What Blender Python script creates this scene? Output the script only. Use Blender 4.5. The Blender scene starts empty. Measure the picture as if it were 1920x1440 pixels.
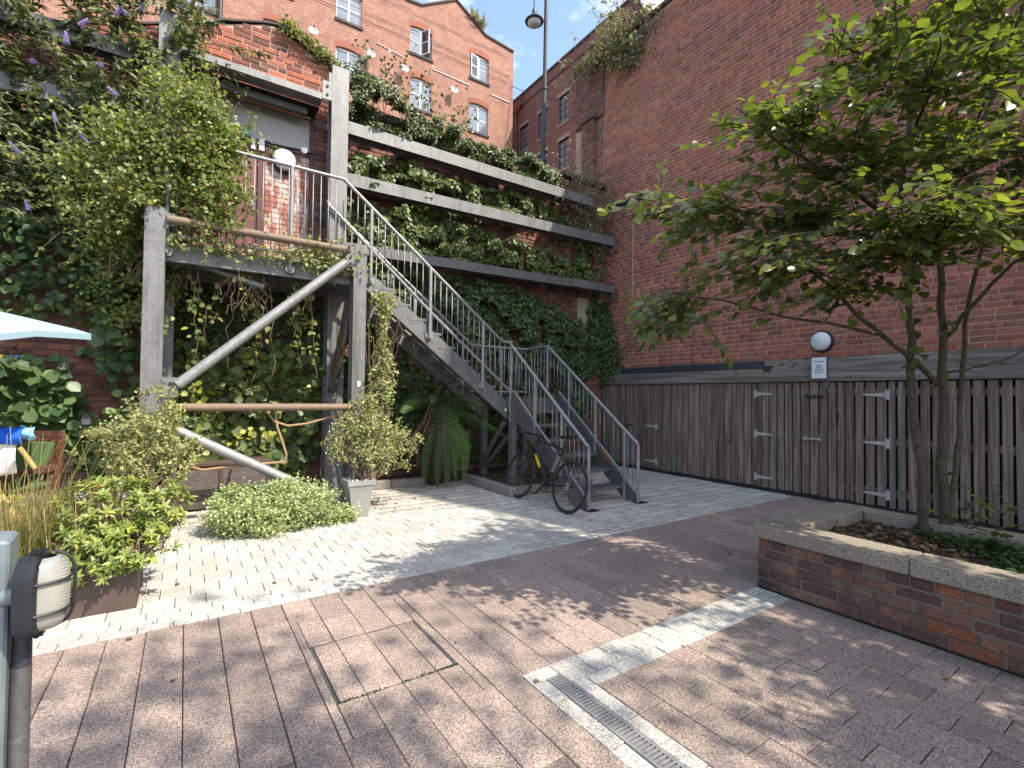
import bpy, math, random
import numpy as np
from mathutils import Vector, Matrix

random.seed(7)
rng = np.random.default_rng(7)
scene = bpy.context.scene
col = scene.collection

# ------------------------------------------------------------------ camera, sky, sun, exposure
CAM = np.array([0.0, 0.0, 1.42])
RIGHT = np.array([0.8302, -0.5574, 0.0117])
DOWN = np.array([0.0222, 0.0120, -0.9997])
FWD = np.array([0.5570, 0.8302, 0.0223])
cam_data = bpy.data.cameras.new('camera')
cam_data.sensor_width = 36.0
cam_data.lens = 912.0 / 1920.0 * 36.0
cam_data.clip_start = 0.05
cam_data.clip_end = 1500.0
cam = bpy.data.objects.new('camera', cam_data)
cam.matrix_world = Matrix(((RIGHT[0], -DOWN[0], -FWD[0], CAM[0]),
                           (RIGHT[1], -DOWN[1], -FWD[1], CAM[1]),
                           (RIGHT[2], -DOWN[2], -FWD[2], CAM[2]),
                           (0, 0, 0, 1)))
col.objects.link(cam)
scene.camera = cam

TO_SUN = Vector((0.40, -0.72, 1.0)).normalized()
world = bpy.data.worlds.new('World')
scene.world = world
world.use_nodes = True
wn = world.node_tree
wn.nodes.clear()
w_out = wn.nodes.new('ShaderNodeOutputWorld')
w_bg = wn.nodes.new('ShaderNodeBackground')
w_sky = wn.nodes.new('ShaderNodeTexSky')
w_sky.sky_type = 'NISHITA'
w_sky.sun_disc = False
w_sky.sun_elevation = math.asin(TO_SUN.z)
w_sky.sun_rotation = math.atan2(TO_SUN.x, TO_SUN.y)
w_sky.air_density = 1.0
w_sky.dust_density = 1.5
w_sky.ozone_density = 0.6
w_bg.inputs['Strength'].default_value = 0.15
tc = wn.nodes.new('ShaderNodeTexCoord')
mp = wn.nodes.new('ShaderNodeMapping')
mp.inputs['Scale'].default_value = (1.0, 1.0, 2.2)
mp.inputs['Location'].default_value = (0.45, 0.2, 0.3)
cn = wn.nodes.new('ShaderNodeTexNoise')
cn.inputs['Scale'].default_value = 3.4
cn.inputs['Detail'].default_value = 9.0
cn.inputs['Roughness'].default_value = 0.62
cr = wn.nodes.new('ShaderNodeValToRGB')
cr.color_ramp.elements[0].position = 0.50
cr.color_ramp.elements[1].position = 0.74
cm = wn.nodes.new('ShaderNodeMix')
cm.data_type = 'RGBA'
cm.inputs[7].default_value = (5.6, 5.5, 5.3, 1)
wn.links.new(tc.outputs['Generated'], mp.inputs['Vector'])
wn.links.new(mp.outputs['Vector'], cn.inputs['Vector'])
wn.links.new(cn.outputs['Fac'], cr.inputs['Fac'])
wn.links.new(cr.outputs['Color'], cm.inputs[0])
wn.links.new(w_sky.outputs['Color'], cm.inputs[6])
wn.links.new(cm.outputs[2], w_bg.inputs['Color'])
wn.links.new(w_bg.outputs['Background'], w_out.inputs['Surface'])

sun_data = bpy.data.lights.new('sun', 'SUN')
sun_data.energy = 3.0
sun_data.angle = math.radians(0.53)
sun_data.color = (1.0, 0.91, 0.78)
sun = bpy.data.objects.new('sun', sun_data)
sun.rotation_euler = (-TO_SUN).to_track_quat('-Z', 'Y').to_euler()
sun.location = (5, -10, 20)
col.objects.link(sun)
scene.view_settings.view_transform = 'Standard'
scene.view_settings.look = 'None'
scene.view_settings.exposure = 1.5
scene.view_settings.gamma = 1.0
scene.view_settings.use_curve_mapping = False

# ------------------------------------------------------------------ materials
def srgb(r, g, b):
    f = lambda c: (c / 255.0 / 12.92) if c <= 10 else ((c / 255.0 + 0.055) / 1.055) ** 2.4
    return (f(r), f(g), f(b), 1.0)

class NT:
    """small helper round a material's node tree"""
    def __init__(self, name):
        self.m = bpy.data.materials.new(name)
        self.m.use_nodes = True
        self.t = self.m.node_tree
        self.b = self.t.nodes['Principled BSDF']
    def n(self, kind, **kw):
        nd = self.t.nodes.new(kind)
        for k, v in kw.items():
            if k in nd.inputs:
                nd.inputs[k].default_value = v
            else:
                setattr(nd, k, v)
        return nd
    def l(self, a, b):
        self.t.links.new(a, b)
    def pos(self, scale=(1, 1, 1), obj=False):
        mpn = self.n('ShaderNodeMapping')
        mpn.inputs['Scale'].default_value = scale
        if obj:
            self.l(self.n('ShaderNodeTexCoord').outputs['Object'], mpn.inputs['Vector'])
        else:
            self.l(self.n('ShaderNodeNewGeometry').outputs['Position'], mpn.inputs['Vector'])
        return mpn.outputs['Vector']
    def noise(self, scale, detail=4, rough=0.55, vec=None):
        nd = self.n('ShaderNodeTexNoise')
        nd.inputs['Scale'].default_value = scale
        nd.inputs['Detail'].default_value = detail
        nd.inputs['Roughness'].default_value = rough
        self.l(vec if vec is not None else self.pos(), nd.inputs['Vector'])
        return nd.outputs['Fac']
    def ramp(self, fac, stops):
        nd = self.n('ShaderNodeValToRGB')
        e = nd.color_ramp.elements
        while len(e) < len(stops):
            e.new(0.5)
        for el, (p, c) in zip(e, stops):
            el.position = p
            el.color = c if len(c) == 4 else (*c, 1)
        self.l(fac, nd.inputs['Fac'])
        return nd.outputs['Color']
    def mix(self, fac, a, b, mode='MIX'):
        nd = self.n('ShaderNodeMix', data_type='RGBA', blend_type=mode)
        for s, v in ((0, fac), (6, a), (7, b)):
            if isinstance(v, (int, float)):
                nd.inputs[s].default_value = v
            elif isinstance(v, tuple):
                nd.inputs[s].default_value = v if len(v) == 4 else (*v, 1)
            else:
                self.l(v, nd.inputs[s])
        return nd.outputs[2]
    def bump(self, h, strength, dist=0.01):
        nd = self.n('ShaderNodeBump')
        nd.inputs['Strength'].default_value = strength
        nd.inputs['Distance'].default_value = dist
        self.l(h, nd.inputs['Height'])
        self.l(nd.outputs['Normal'], self.b.inputs['Normal'])
    def color(self, c):
        if isinstance(c, tuple):
            self.b.inputs['Base Color'].default_value = c if len(c) == 4 else (*c, 1)
        else:
            self.l(c, self.b.inputs['Base Color'])
    def set(self, rough=0.6, metal=0.0, spec=0.5):
        self.b.inputs['Roughness'].default_value = rough
        self.b.inputs['Metallic'].default_value = metal
        self.b.inputs['Specular IOR Level'].default_value = spec
        return self.m

G = lambda v: (v, v, v, 1)

def plain(name, c, rough=0.6, metal=0.0, var=0.18, scale=9.0, spec=0.4):
    k = NT(name)
    f = k.noise(scale, 5)
    k.color(k.mix(f, tuple(x * (1 - var) for x in c[:3]), tuple(min(1, x * (1 + var)) for x in c[:3])))
    k.bump(f, 0.12, 0.004)
    return k.set(rough, metal, spec)

def brick_mat(name, dirt=0.5, dirt_col=(0.03, 0.025, 0.022), dirt_lo=0.5, pale=0.25, gain=1.0):
    k = NT(name)
    at = k.n('ShaderNodeAttribute', attribute_name='tint')
    f = k.noise(30, 8, 0.72)
    c = k.mix(k.ramp(f, [(0.25, G(0)), (0.75, G(1))]), (0.5 * gain,) * 3, (1.5 * gain,) * 3)
    c = k.mix(1.0, at.outputs['Color'], c, 'MULTIPLY')
    big = k.noise(1.3, 7, 0.62)
    d = k.ramp(big, [(dirt_lo, G(0)), (dirt_lo + 0.25, G(dirt))])
    c = k.mix(d, c, dirt_col)
    pl = k.noise(5.0, 6, 0.7)
    p = k.ramp(pl, [(0.56, G(0)), (0.75, G(pale))])
    c = k.mix(p, c, (0.36, 0.25, 0.2))
    st = k.noise(1.0, 6, 0.65, k.pos((2.6, 2.6, 0.22)))
    c = k.mix(k.ramp(st, [(0.52, G(0)), (0.74, G(dirt * 0.7))]), c, tuple(x * 1.4 for x in dirt_col))
    sm = k.noise(14, 5, 0.75)
    c = k.mix(k.ramp(sm, [(0.60, G(0)), (0.72, G(pale * 1.1))]), c, (0.40, 0.29, 0.23))
    k.color(c)
    k.bump(k.noise(70, 5, 0.75), 0.5, 0.006)
    return k.set(0.88, 0, 0.25)

def mortar_mat(name, c=(0.33, 0.27, 0.23)):
    k = NT(name)
    f = k.noise(3, 6, 0.6)
    cc = k.mix(f, tuple(x * 0.6 for x in c), tuple(x * 1.2 for x in c))
    k.color(cc)
    k.bump(k.noise(120, 3), 0.3, 0.003)
    return k.set(0.95, 0, 0.2)

def stone_mat(name, a, b, speck=0.5, sc=160.0, dirt=0.35, seam=True):
    """concrete block with exposed granite speckle"""
    k = NT(name)
    at = k.n('ShaderNodeAttribute', attribute_name='tint')
    vor = k.n('ShaderNodeTexVoronoi')
    vor.inputs['Scale'].default_value = sc
    k.l(k.pos(), vor.inputs['Vector'])
    sep = k.n('ShaderNodeSeparateColor')
    k.l(vor.outputs['Color'], sep.inputs['Color'])
    c = k.ramp(sep.outputs[0], [(0.0, tuple(x * (1 - speck) for x in a)), (0.35, a), (0.75, b), (1.0, tuple(min(1, x * (1 + speck * 0.5)) for x in b))])
    if seam:
        c = k.mix(1.0, c, at.outputs['Color'], 'MULTIPLY')
    big = k.noise(1.1, 7, 0.65)
    c = k.mix(k.ramp(big, [(0.42, G(0)), (0.75, G(dirt))]), c, tuple(x * 0.42 for x in a))
    st = k.noise(7, 5, 0.7)
    c = k.mix(k.ramp(st, [(0.58, G(0)), (0.72, G(dirt * 0.6))]), c, tuple(x * 0.55 for x in a))
    gv = k.n('ShaderNodeTexVoronoi')
    gv.inputs['Scale'].default_value = 3.1
    k.l(k.pos(), gv.inputs['Vector'])
    c = k.mix(k.ramp(gv.outputs['Distance'], [(0.035, G(0.55)), (0.06, G(0))]), c, (0.09, 0.08, 0.07))
    k.color(c)
    k.bump(vor.outputs['Distance'], 0.25, 0.003)
    return k.set(0.9, 0, 0.25)

def galv_mat(name, lo=0.2, hi=0.42, stain=0.4, metal=0.35):
    k = NT(name)
    v = k.n('ShaderNodeTexVoronoi')
    v.inputs['Scale'].default_value = 55
    k.l(k.pos(), v.inputs['Vector'])
    sep = k.n('ShaderNodeSeparateColor')
    k.l(v.outputs['Color'], sep.inputs['Color'])
    f = k.noise(6, 6, 0.65)
    c = k.mix(f, (lo, lo * 1.01, lo * 1.02), (hi, hi, hi * 0.99))
    c = k.mix(0.14, c, sep.outputs[0], 'OVERLAY')
    s = k.noise(1.0, 5, 0.6, k.pos((14, 14, 1.2)))
    c = k.mix(k.ramp(s, [(0.5, G(0)), (0.72, G(stain))]), c, (0.07, 0.065, 0.055))
    rr = k.noise(1.0, 6, 0.7, k.pos((7, 7, 0.9)))
    c = k.mix(k.ramp(rr, [(0.60, G(0)), (0.74, G(0.45))]), c, (0.16, 0.085, 0.045))
    wp = k.noise(26, 4, 0.7)
    c = k.mix(k.ramp(wp, [(0.60, G(0)), (0.68, G(0.35))]), c, (hi * 1.5,) * 3)
    k.color(c)
    k.bump(f, 0.08, 0.003)
    return k.set(0.52, metal, 0.5)

def wood_mat(name, a, b, grain_axis='z', sc=1.0, rough=0.85):
    k = NT(name)
    inf = k.n('ShaderNodeObjectInfo')
    s = {'z': (34, 34, 1.6), 'y': (34, 1.6, 34), 'x': (1.6, 34, 34)}[grain_axis]
    add = k.n('ShaderNodeVectorMath', operation='ADD')
    k.l(k.pos(tuple(x * sc for x in s)), add.inputs[0])
    cmb = k.n('ShaderNodeCombineXYZ')
    mul = k.n('ShaderNodeMath', operation='MULTIPLY')
    mul.inputs[1].default_value = 50.0
    k.l(inf.outputs['Random'], mul.inputs[0])
    for i in range(3):
        k.l(mul.outputs[0], cmb.inputs[i])
    k.l(cmb.outputs[0], add.inputs[1])
    f = k.noise(1.0, 7, 0.68, add.outputs[0])
    c = k.ramp(f, [(0.28, tuple(x * 0.45 for x in a)), (0.45, a), (0.62, b), (0.85, tuple(x * 1.25 for x in b))])
    k2 = k.ramp(inf.outputs['Random'], [(0, (0.72, 0.66, 0.62)), (0.35, (1.0, 0.93, 0.86)), (0.7, (0.9, 0.92, 0.92)), (1, (1.15, 1.0, 0.88))])
    c = k.mix(1.0, c, k2, 'MULTIPLY')
    kn = k.n('ShaderNodeTexVoronoi')
    kn.inputs['Scale'].default_value = 1.0
    k.l(k.pos(tuple(7.0 if x > 10 else 2.2 for x in s)), kn.inputs['Vector'])
    c = k.mix(k.ramp(kn.outputs['Distance'], [(0.05, G(0.75)), (0.13, G(0))]), c, tuple(x * 0.25 for x in a))
    k.color(c)
    k.bump(f, 0.4, 0.004)
    return k.set(rough, 0, 0.25)

def leaf_mat(name, dark, mid, light, trans=0.35, gloss=0.42, spec=0.45, back=None):
    k = NT(name)
    g = k.n('ShaderNodeNewGeometry')
    c = k.ramp(g.outputs['Random Per Island'], [(0.0, dark), (0.5, mid), (0.93, light), (1.0, tuple(min(1, x * y) for x, y in zip(light, (1.35, 1.2, 0.7))))])
    f = k.noise(3.0, 3)
    c = k.mix(k.ramp(f, [(0.35, G(0.35)), (0.65, G(0))]), c, tuple(x * 0.6 for x in mid))
    k.color(c)
    k.b.inputs['Roughness'].default_value = gloss
    k.b.inputs['Specular IOR Level'].default_value = spec
    tr = k.n('ShaderNodeBsdfTranslucent')
    k.l(k.mix(1.0, c, (1.5, 1.6, 0.55), 'MULTIPLY'), tr.inputs['Color'])
    mx = k.n('ShaderNodeMixShader')
    mx.inputs[0].default_value = trans
    out = k.t.nodes['Material Output']
    k.l(k.b.outputs[0], mx.inputs[1])
    k.l(tr.outputs[0], mx.inputs[2])
    k.l(mx.outputs[0], out.inputs['Surface'])
    return k.m

def glass_mat(name, c=(0.16, 0.2, 0.25), rough=0.06):
    k = NT(name)
    f = k.noise(0.9, 4)
    k.color(k.mix(f, tuple(x * 0.5 for x in c), c))
    return k.set(rough, 0, 1.0)

M = {}
M['brick_court'] = brick_mat('court brick', 0.4, (0.06, 0.04, 0.034), 0.55, 0.2)
M['brick_back'] = brick_mat('old brick', 0.7, (0.035, 0.03, 0.026), 0.46, 0.35)
M['brick_gable'] = brick_mat('gable brick', 0.8, (0.06, 0.045, 0.036), 0.50, 0.12)
M['brick_planter'] = brick_mat('planter brick', 0.75, (0.028, 0.022, 0.02), 0.44, 0.4)
M['mortar'] = mortar_mat('mortar', (0.47, 0.32, 0.25))
M['mortar_dark'] = mortar_mat('sooty mortar', (0.16, 0.13, 0.11))
M['mortar_planter'] = mortar_mat('planter mortar', (0.17, 0.135, 0.11))
M['red_paver'] = stone_mat('red granite paver', (0.225, 0.178, 0.150, 1), (0.375, 0.305, 0.265, 1), 0.55, 230, 0.45)
M['white_sett'] = stone_mat('pale sett', (0.37, 0.355, 0.325, 1), (0.55, 0.535, 0.495, 1), 0.5, 200, 0.4)
M['coping'] = stone_mat('exposed aggregate', (0.20, 0.165, 0.125, 1), (0.34, 0.295, 0.235, 1), 0.55, 260, 0.5, False)
M['kerb'] = stone_mat('kerb stone', (0.2, 0.18, 0.155, 1), (0.32, 0.295, 0.26, 1), 0.4, 220, 0.5, False)
M['joint'] = plain('joint sand', (0.06, 0.052, 0.045), 0.95, 0, 0.4, 30)
M['soil'] = plain('soil', (0.045, 0.034, 0.026), 0.95, 0, 0.6, 25)
M['litter'] = leaf_mat('dead leaves', (0.06, 0.035, 0.02), (0.14, 0.09, 0.055), (0.26, 0.18, 0.12), 0.1, 0.8, 0.1)
M['galv'] = galv_mat('galvanised steel', 0.11, 0.215, 0.7)
M['galv_rail'] = galv_mat('galvanised rail', 0.2, 0.33, 0.2)
M['galv_dark'] = galv_mat('weathered steel', 0.08, 0.17, 0.5)
M['rust_pipe'] = plain('brown primed pipe', (0.175, 0.125, 0.085), 0.65, 0.0, 0.35, 14)
M['rust'] = plain('rust', (0.22, 0.075, 0.035), 0.8, 0, 0.5, 20)
M['fence'] = wood_mat('weathered larch', (0.15, 0.115, 0.096), (0.285, 0.232, 0.198))
M['header'] = wood_mat('weathered beam', (0.15, 0.135, 0.12), (0.30, 0.275, 0.25), 'y', 0.5)
M['post_wood'] = wood_mat('bark post', (0.05, 0.04, 0.032), (0.12, 0.1, 0.085))
M['teak'] = wood_mat('garden chair wood', (0.10, 0.045, 0.03), (0.19, 0.09, 0.06), 'x')
M['bamboo'] = plain('bamboo', (0.5, 0.3, 0.11), 0.5, 0, 0.3, 18)
M['black'] = plain('black paint', (0.018, 0.018, 0.02), 0.42, 0, 0.3, 30)
M['black_plastic'] = plain('black plastic', (0.025, 0.027, 0.032), 0.5, 0, 0.3, 25)
M['rubber'] = plain('tyre rubber', (0.03, 0.028, 0.027), 0.75, 0, 0.3, 30)
M['alloy'] = plain('alloy', (0.35, 0.35, 0.36), 0.35, 0.7, 0.2, 20)
M['yellow'] = plain('yellow print', (0.72, 0.62, 0.03), 0.5, 0, 0.1)
M['white_paint'] = plain('white paint', (0.72, 0.72, 0.72), 0.5, 0, 0.08)
M['zinc_plate'] = plain('bright zinc plate', (0.40, 0.39, 0.37), 0.5, 0.1, 0.2, 18)
M['yellow_ball'] = plain('mustard glaze', (0.42, 0.26, 0.03), 0.3)
M['blue_ball'] = plain('blue glaze', (0.08, 0.14, 0.32), 0.3)
M['dish_grey'] = plain('weathered dish', (0.36, 0.36, 0.35), 0.6, 0, 0.2, 3)
M['ribbed'] = plain('ribbed glass', (0.34, 0.335, 0.30), 0.22, 0, 0.08, 4, 0.6)
M['opal'] = plain('opal glass', (0.62, 0.63, 0.61), 0.3, 0, 0.05, 4, 0.6)
M['maroon'] = plain('maroon door paint', (0.16, 0.05, 0.055), 0.5, 0, 0.25, 6)
M['maroon_dark'] = plain('dark maroon frame', (0.085, 0.03, 0.03), 0.55, 0, 0.3, 6)
M['grey_panel'] = plain('grey painted panel', (0.42, 0.40, 0.40), 0.6, 0, 0.1, 3)
M['signgreen'] = plain('sign green', (0.02, 0.28, 0.16), 0.45, 0, 0.06)
M['signyellow'] = plain('sign yellow', (0.75, 0.62, 0.10), 0.45, 0, 0.06)
M['signpale'] = plain('sign pale green', (0.5, 0.72, 0.66), 0.45, 0, 0.06)
M['signblue'] = plain('sign blue', (0.03, 0.15, 0.36), 0.5, 0, 0.06)
M['ink'] = plain('ink', (0.04, 0.04, 0.07), 0.6, 0, 0.06)
M['slate'] = plain('slate strip', (0.035, 0.04, 0.05), 0.55, 0, 0.35, 8)
M['stone'] = plain('sandstone trim', (0.36, 0.29, 0.22), 0.9, 0, 0.25, 6)
M['dark_stone'] = plain('sooty stone', (0.075, 0.062, 0.055), 0.9, 0, 0.4, 6)
M['glass'] = glass_mat('window glass')
M['glass_dark'] = glass_mat('dark window glass', (0.05, 0.06, 0.075))
M['room'] = plain('dark room', (0.01, 0.01, 0.012), 0.9)
M['drainpipe'] = plain('red brown pipe', (0.13, 0.045, 0.04), 0.5, 0, 0.2)
M['lamp_black'] = plain('lamp post paint', (0.035, 0.04, 0.042), 0.45, 0, 0.3, 5)
M['canvas'] = plain('pale blue canvas', (0.26, 0.38, 0.45), 0.85, 0, 0.05, 3)
M['cushion'] = plain('green cushion', (0.06, 0.10, 0.035), 0.9, 0, 0.25, 12)
M['towel'] = plain('blue towel', (0.01, 0.10, 0.62), 0.95, 0, 0.25, 20)
M['towel_pale'] = plain('pale blue towel', (0.22, 0.52, 0.74), 0.95, 0, 0.2, 20)
M['zinc'] = plain('grey zinc pot', (0.27, 0.28, 0.26), 0.42, 0.15, 0.25, 5)
M['corten'] = plain('brown planter box', (0.075, 0.05, 0.042), 0.7, 0, 0.35, 7)
M['post_grey'] = plain('painted grey steel', (0.17, 0.205, 0.22), 0.45, 0.1, 0.2, 20)
M['vine_wood'] = plain('vine stem', (0.17, 0.115, 0.07), 0.85, 0, 0.35, 20)
M['bark'] = plain('tree bark', (0.065, 0.054, 0.038), 0.85, 0, 0.75, 22)
M['twig'] = plain('dry twig', (0.20, 0.145, 0.10), 0.85, 0, 0.35, 20)
M['fern_trunk'] = plain('fern trunk', (0.035, 0.024, 0.016), 0.95, 0, 0.5, 30)
M['rope'] = plain('tan hose', (0.30, 0.19, 0.10), 0.7, 0, 0.2, 20)
M['purple'] = plain('buddleia flower', (0.25, 0.19, 0.40), 0.8, 0, 0.3, 30)
M['petal_white'] = plain('white petals', (0.78, 0.76, 0.74), 0.7, 0, 0.1)
M['petal_orange'] = plain('orange petals', (0.75, 0.2, 0.06), 0.7, 0, 0.2)
M['lf_tree'] = leaf_mat('tree leaf', (0.055, 0.078, 0.03), (0.10, 0.135, 0.04), (0.24, 0.26, 0.06), 0.45, 0.3, 0.9)
M['lf_ivy'] = leaf_mat('ivy leaf', (0.03, 0.05, 0.018), (0.07, 0.105, 0.03), (0.17, 0.205, 0.05), 0.3)
M['lf_creeper'] = leaf_mat('creeper leaf', (0.035, 0.06, 0.025), (0.07, 0.115, 0.042), (0.13, 0.18, 0.06), 0.3)
M['lf_kiwi'] = leaf_mat('round climber leaf', (0.055, 0.085, 0.03), (0.11, 0.16, 0.05), (0.23, 0.265, 0.07), 0.35)
M['lf_green'] = leaf_mat('broad green leaf', (0.055, 0.10, 0.04), (0.09, 0.16, 0.06), (0.14, 0.22, 0.08), 0.3)
M['lf_buddleia'] = leaf_mat('buddleia leaf', (0.07, 0.09, 0.05), (0.13, 0.16, 0.085), (0.24, 0.27, 0.16), 0.3, 0.6)
M['lf_bright'] = leaf_mat('bright climber leaf', (0.09, 0.12, 0.035), (0.17, 0.205, 0.06), (0.30, 0.32, 0.10), 0.35)
M['lf_pale'] = leaf_mat('pale shrub leaf', (0.17, 0.19, 0.075), (0.30, 0.32, 0.14), (0.46, 0.46, 0.22), 0.3, 0.55)
M['lf_hedge'] = leaf_mat('spindle leaf', (0.16, 0.22, 0.09), (0.31, 0.38, 0.17), (0.55, 0.58, 0.30), 0.25, 0.5)
M['lf_pieris'] = leaf_mat('whorled shrub leaf', (0.10, 0.15, 0.04), (0.20, 0.26, 0.06), (0.40, 0.42, 0.10), 0.3, 0.4)
M['lf_fern'] = leaf_mat('fern frond', (0.055, 0.12, 0.025), (0.10, 0.19, 0.04), (0.17, 0.28, 0.06), 0.3, 0.5)
M['lf_fern_dark'] = leaf_mat('old fern frond', (0.04, 0.07, 0.028), (0.07, 0.115, 0.045), (0.11, 0.16, 0.06), 0.25, 0.5)
M['lf_dead'] = leaf_mat('dead frond', (0.05, 0.03, 0.018), (0.09, 0.05, 0.03), (0.14, 0.085, 0.05), 0.2, 0.8, 0.1)
M['lf_cover'] = leaf_mat('ground cover leaf', (0.02, 0.045, 0.016), (0.035, 0.075, 0.024), (0.07, 0.12, 0.035), 0.25)
M['lf_grass'] = leaf_mat('grass blade', (0.12, 0.13, 0.04), (0.22, 0.2, 0.075), (0.42, 0.33, 0.15), 0.3, 0.6)
M['lf_dry'] = leaf_mat('dry bush leaf', (0.13, 0.13, 0.075), (0.24, 0.235, 0.14), (0.38, 0.36, 0.22), 0.3, 0.7)
M['lf_yellow'] = leaf_mat('yellow leaf', (0.17, 0.21, 0.035), (0.28, 0.30, 0.05), (0.40, 0.38, 0.07), 0.3)

def wicker():
    k = NT('brown wicker')
    v = k.pos((26, 1, 52))
    br = k.n('ShaderNodeTexBrick')
    mpn = k.n('ShaderNodeMapping')
    mpn.inputs['Rotation'].default_value = (math.radians(90), 0, 0)
    k.l(k.n('ShaderNodeNewGeometry').outputs['Position'], mpn.inputs['Vector'])
    mpn.inputs['Scale'].default_value = (1, 1, 1)
    br.inputs['Scale'].default_value = 11
    br.inputs['Mortar Size'].default_value = 0.035
    br.inputs['Color1'].default_value = (0.16, 0.13, 0.12, 1)
    br.inputs['Color2'].default_value = (0.11, 0.09, 0.08, 1)
    br.inputs['Mortar'].default_value = (0.03, 0.024, 0.022, 1)
    k.l(mpn.outputs['Vector'], br.inputs['Vector'])
    k.color(br.outputs['Color'])
    k.bump(br.outputs['Fac'], -0.6, 0.006)
    return k.set(0.7)
M['wicker'] = wicker()

def far_brick(name, c1, c2, mort, axis, dirt=0.4):
    """brickwork too far away to tell single bricks apart"""
    k = NT(name)
    g = k.n('ShaderNodeNewGeometry')
    sp = k.n('ShaderNodeSeparateXYZ')
    k.l(g.outputs['Position'], sp.inputs[0])
    cb = k.n('ShaderNodeCombineXYZ')
    k.l(sp.outputs[axis], cb.inputs[0])
    k.l(sp.outputs[2], cb.inputs[1])
    br = k.n('ShaderNodeTexBrick')
    br.inputs['Scale'].default_value = 1.0
    br.inputs['Brick Width'].default_value = 0.235
    br.inputs['Row Height'].default_value = 0.08
    br.inputs['Mortar Size'].default_value = 0.013
    br.inputs['Color1'].default_value = (*c1, 1)
    br.inputs['Color2'].default_value = (*c2, 1)
    br.inputs['Mortar'].default_value = (*mort, 1)
    k.l(cb.outputs[0], br.inputs['Vector'])
    c = br.outputs['Color']
    f = k.noise(0.5, 8, 0.7)
    c = k.mix(k.ramp(f, [(0.5, G(0)), (0.75, G(dirt))]), c, (0.08, 0.055, 0.045))
    f2 = k.noise(2.2, 6, 0.7)
    c = k.mix(k.ramp(f2, [(0.4, G(0.28)), (0.62, G(0))]), c, tuple(x * 0.45 for x in c1))
    k.color(c)
    k.bump(br.outputs['Fac'], -0.4, 0.01)
    return k.set(0.9, 0, 0.2)
M['far_brick'] = far_brick('far mill brick', (0.37, 0.145, 0.092), (0.19, 0.072, 0.052), (0.40, 0.30, 0.24), 0, 0.5)
M['far_brick_side'] = far_brick('far office brick', (0.30, 0.11, 0.085), (0.17, 0.064, 0.052), (0.26, 0.19, 0.16), 1, 0.4)
M['plain_brick_y'] = far_brick('wall brick', (0.2, 0.075, 0.055), (0.15, 0.055, 0.045), (0.3, 0.22, 0.18), 1, 0.4)
M['plain_brick_x'] = far_brick('wall brick return', (0.2, 0.075, 0.055), (0.15, 0.055, 0.045), (0.2, 0.15, 0.12), 0, 0.5)

# ------------------------------------------------------------------ objects and meshes
def parent_to(o, p):
    if p is not None:
        o.parent = p
        o.matrix_parent_inverse = Matrix.Translation(-world_loc(p))

def world_loc(p):
    v = Vector(p.location)
    if p.parent is not None and p.get('_w') is None:
        return v
    return v

def thing(name, label, cat, loc=(0, 0, 0), group=None):
    o = bpy.data.objects.new(name, None)
    o.empty_display_size = 0.1
    o.location = loc
    col.objects.link(o)
    return tag(o, label, cat, group)

def tag(o, label=None, cat=None, group=None, kind=None):
    if label: o['label'] = label
    if cat: o['category'] = cat
    if group: o['group'] = group
    if kind: o['kind'] = kind
    return o

def raw_mesh(name, V, F, mat=None, tint=None, smooth=False):
    """V (n,3); F list of index tuples, or an (m,k) array"""
    me = bpy.data.meshes.new(name)
    V = np.asarray(V, dtype=np.float32)
    if isinstance(F, np.ndarray):
        m, k = F.shape
        me.vertices.add(len(V))
        me.vertices.foreach_set('co', V.ravel())
        me.loops.add(m * k)
        me.loops.foreach_set('vertex_index', F.astype(np.int32).ravel())
        me.polygons.add(m)
        me.polygons.foreach_set('loop_start', np.arange(0, m * k, k, dtype=np.int32))
        me.polygons.foreach_set('loop_total', np.full(m, k, dtype=np.int32))
        me.update(calc_edges=True)
    else:
        me.from_pydata([tuple(map(float, v)) for v in V], [], [tuple(f) for f in F])
    if tint is not None:
        a = me.attributes.new('tint', 'FLOAT_VECTOR', 'FACE')
        a.data.foreach_set('vector', np.asarray(tint, dtype=np.float32).ravel())
    if smooth:
        me.polygons.foreach_set('use_smooth', np.ones(len(me.polygons), dtype=bool))
    if mat is not None:
        me.materials.append(M[mat] if isinstance(mat, str) else mat)
    return me

def obj(name, me, parent=None, kind=None):
    o = bpy.data.objects.new(name, me)
    col.objects.link(o)
    if parent is not None:
        o.parent = parent
        o.matrix_parent_inverse = WORLD_INV(parent)
    if kind: o['kind'] = kind
    return o

def WORLD_INV(p):
    m = Matrix.Identity(4)
    chain = []
    q = p
    while q is not None:
        chain.append(q)
        q = q.parent
    for q in reversed(chain):
        b = Matrix.LocRotScale(q.location, q.rotation_euler, q.scale)
        m = m @ (q.matrix_parent_inverse @ b if q.parent is not None else b)
    return m.inverted()

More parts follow.
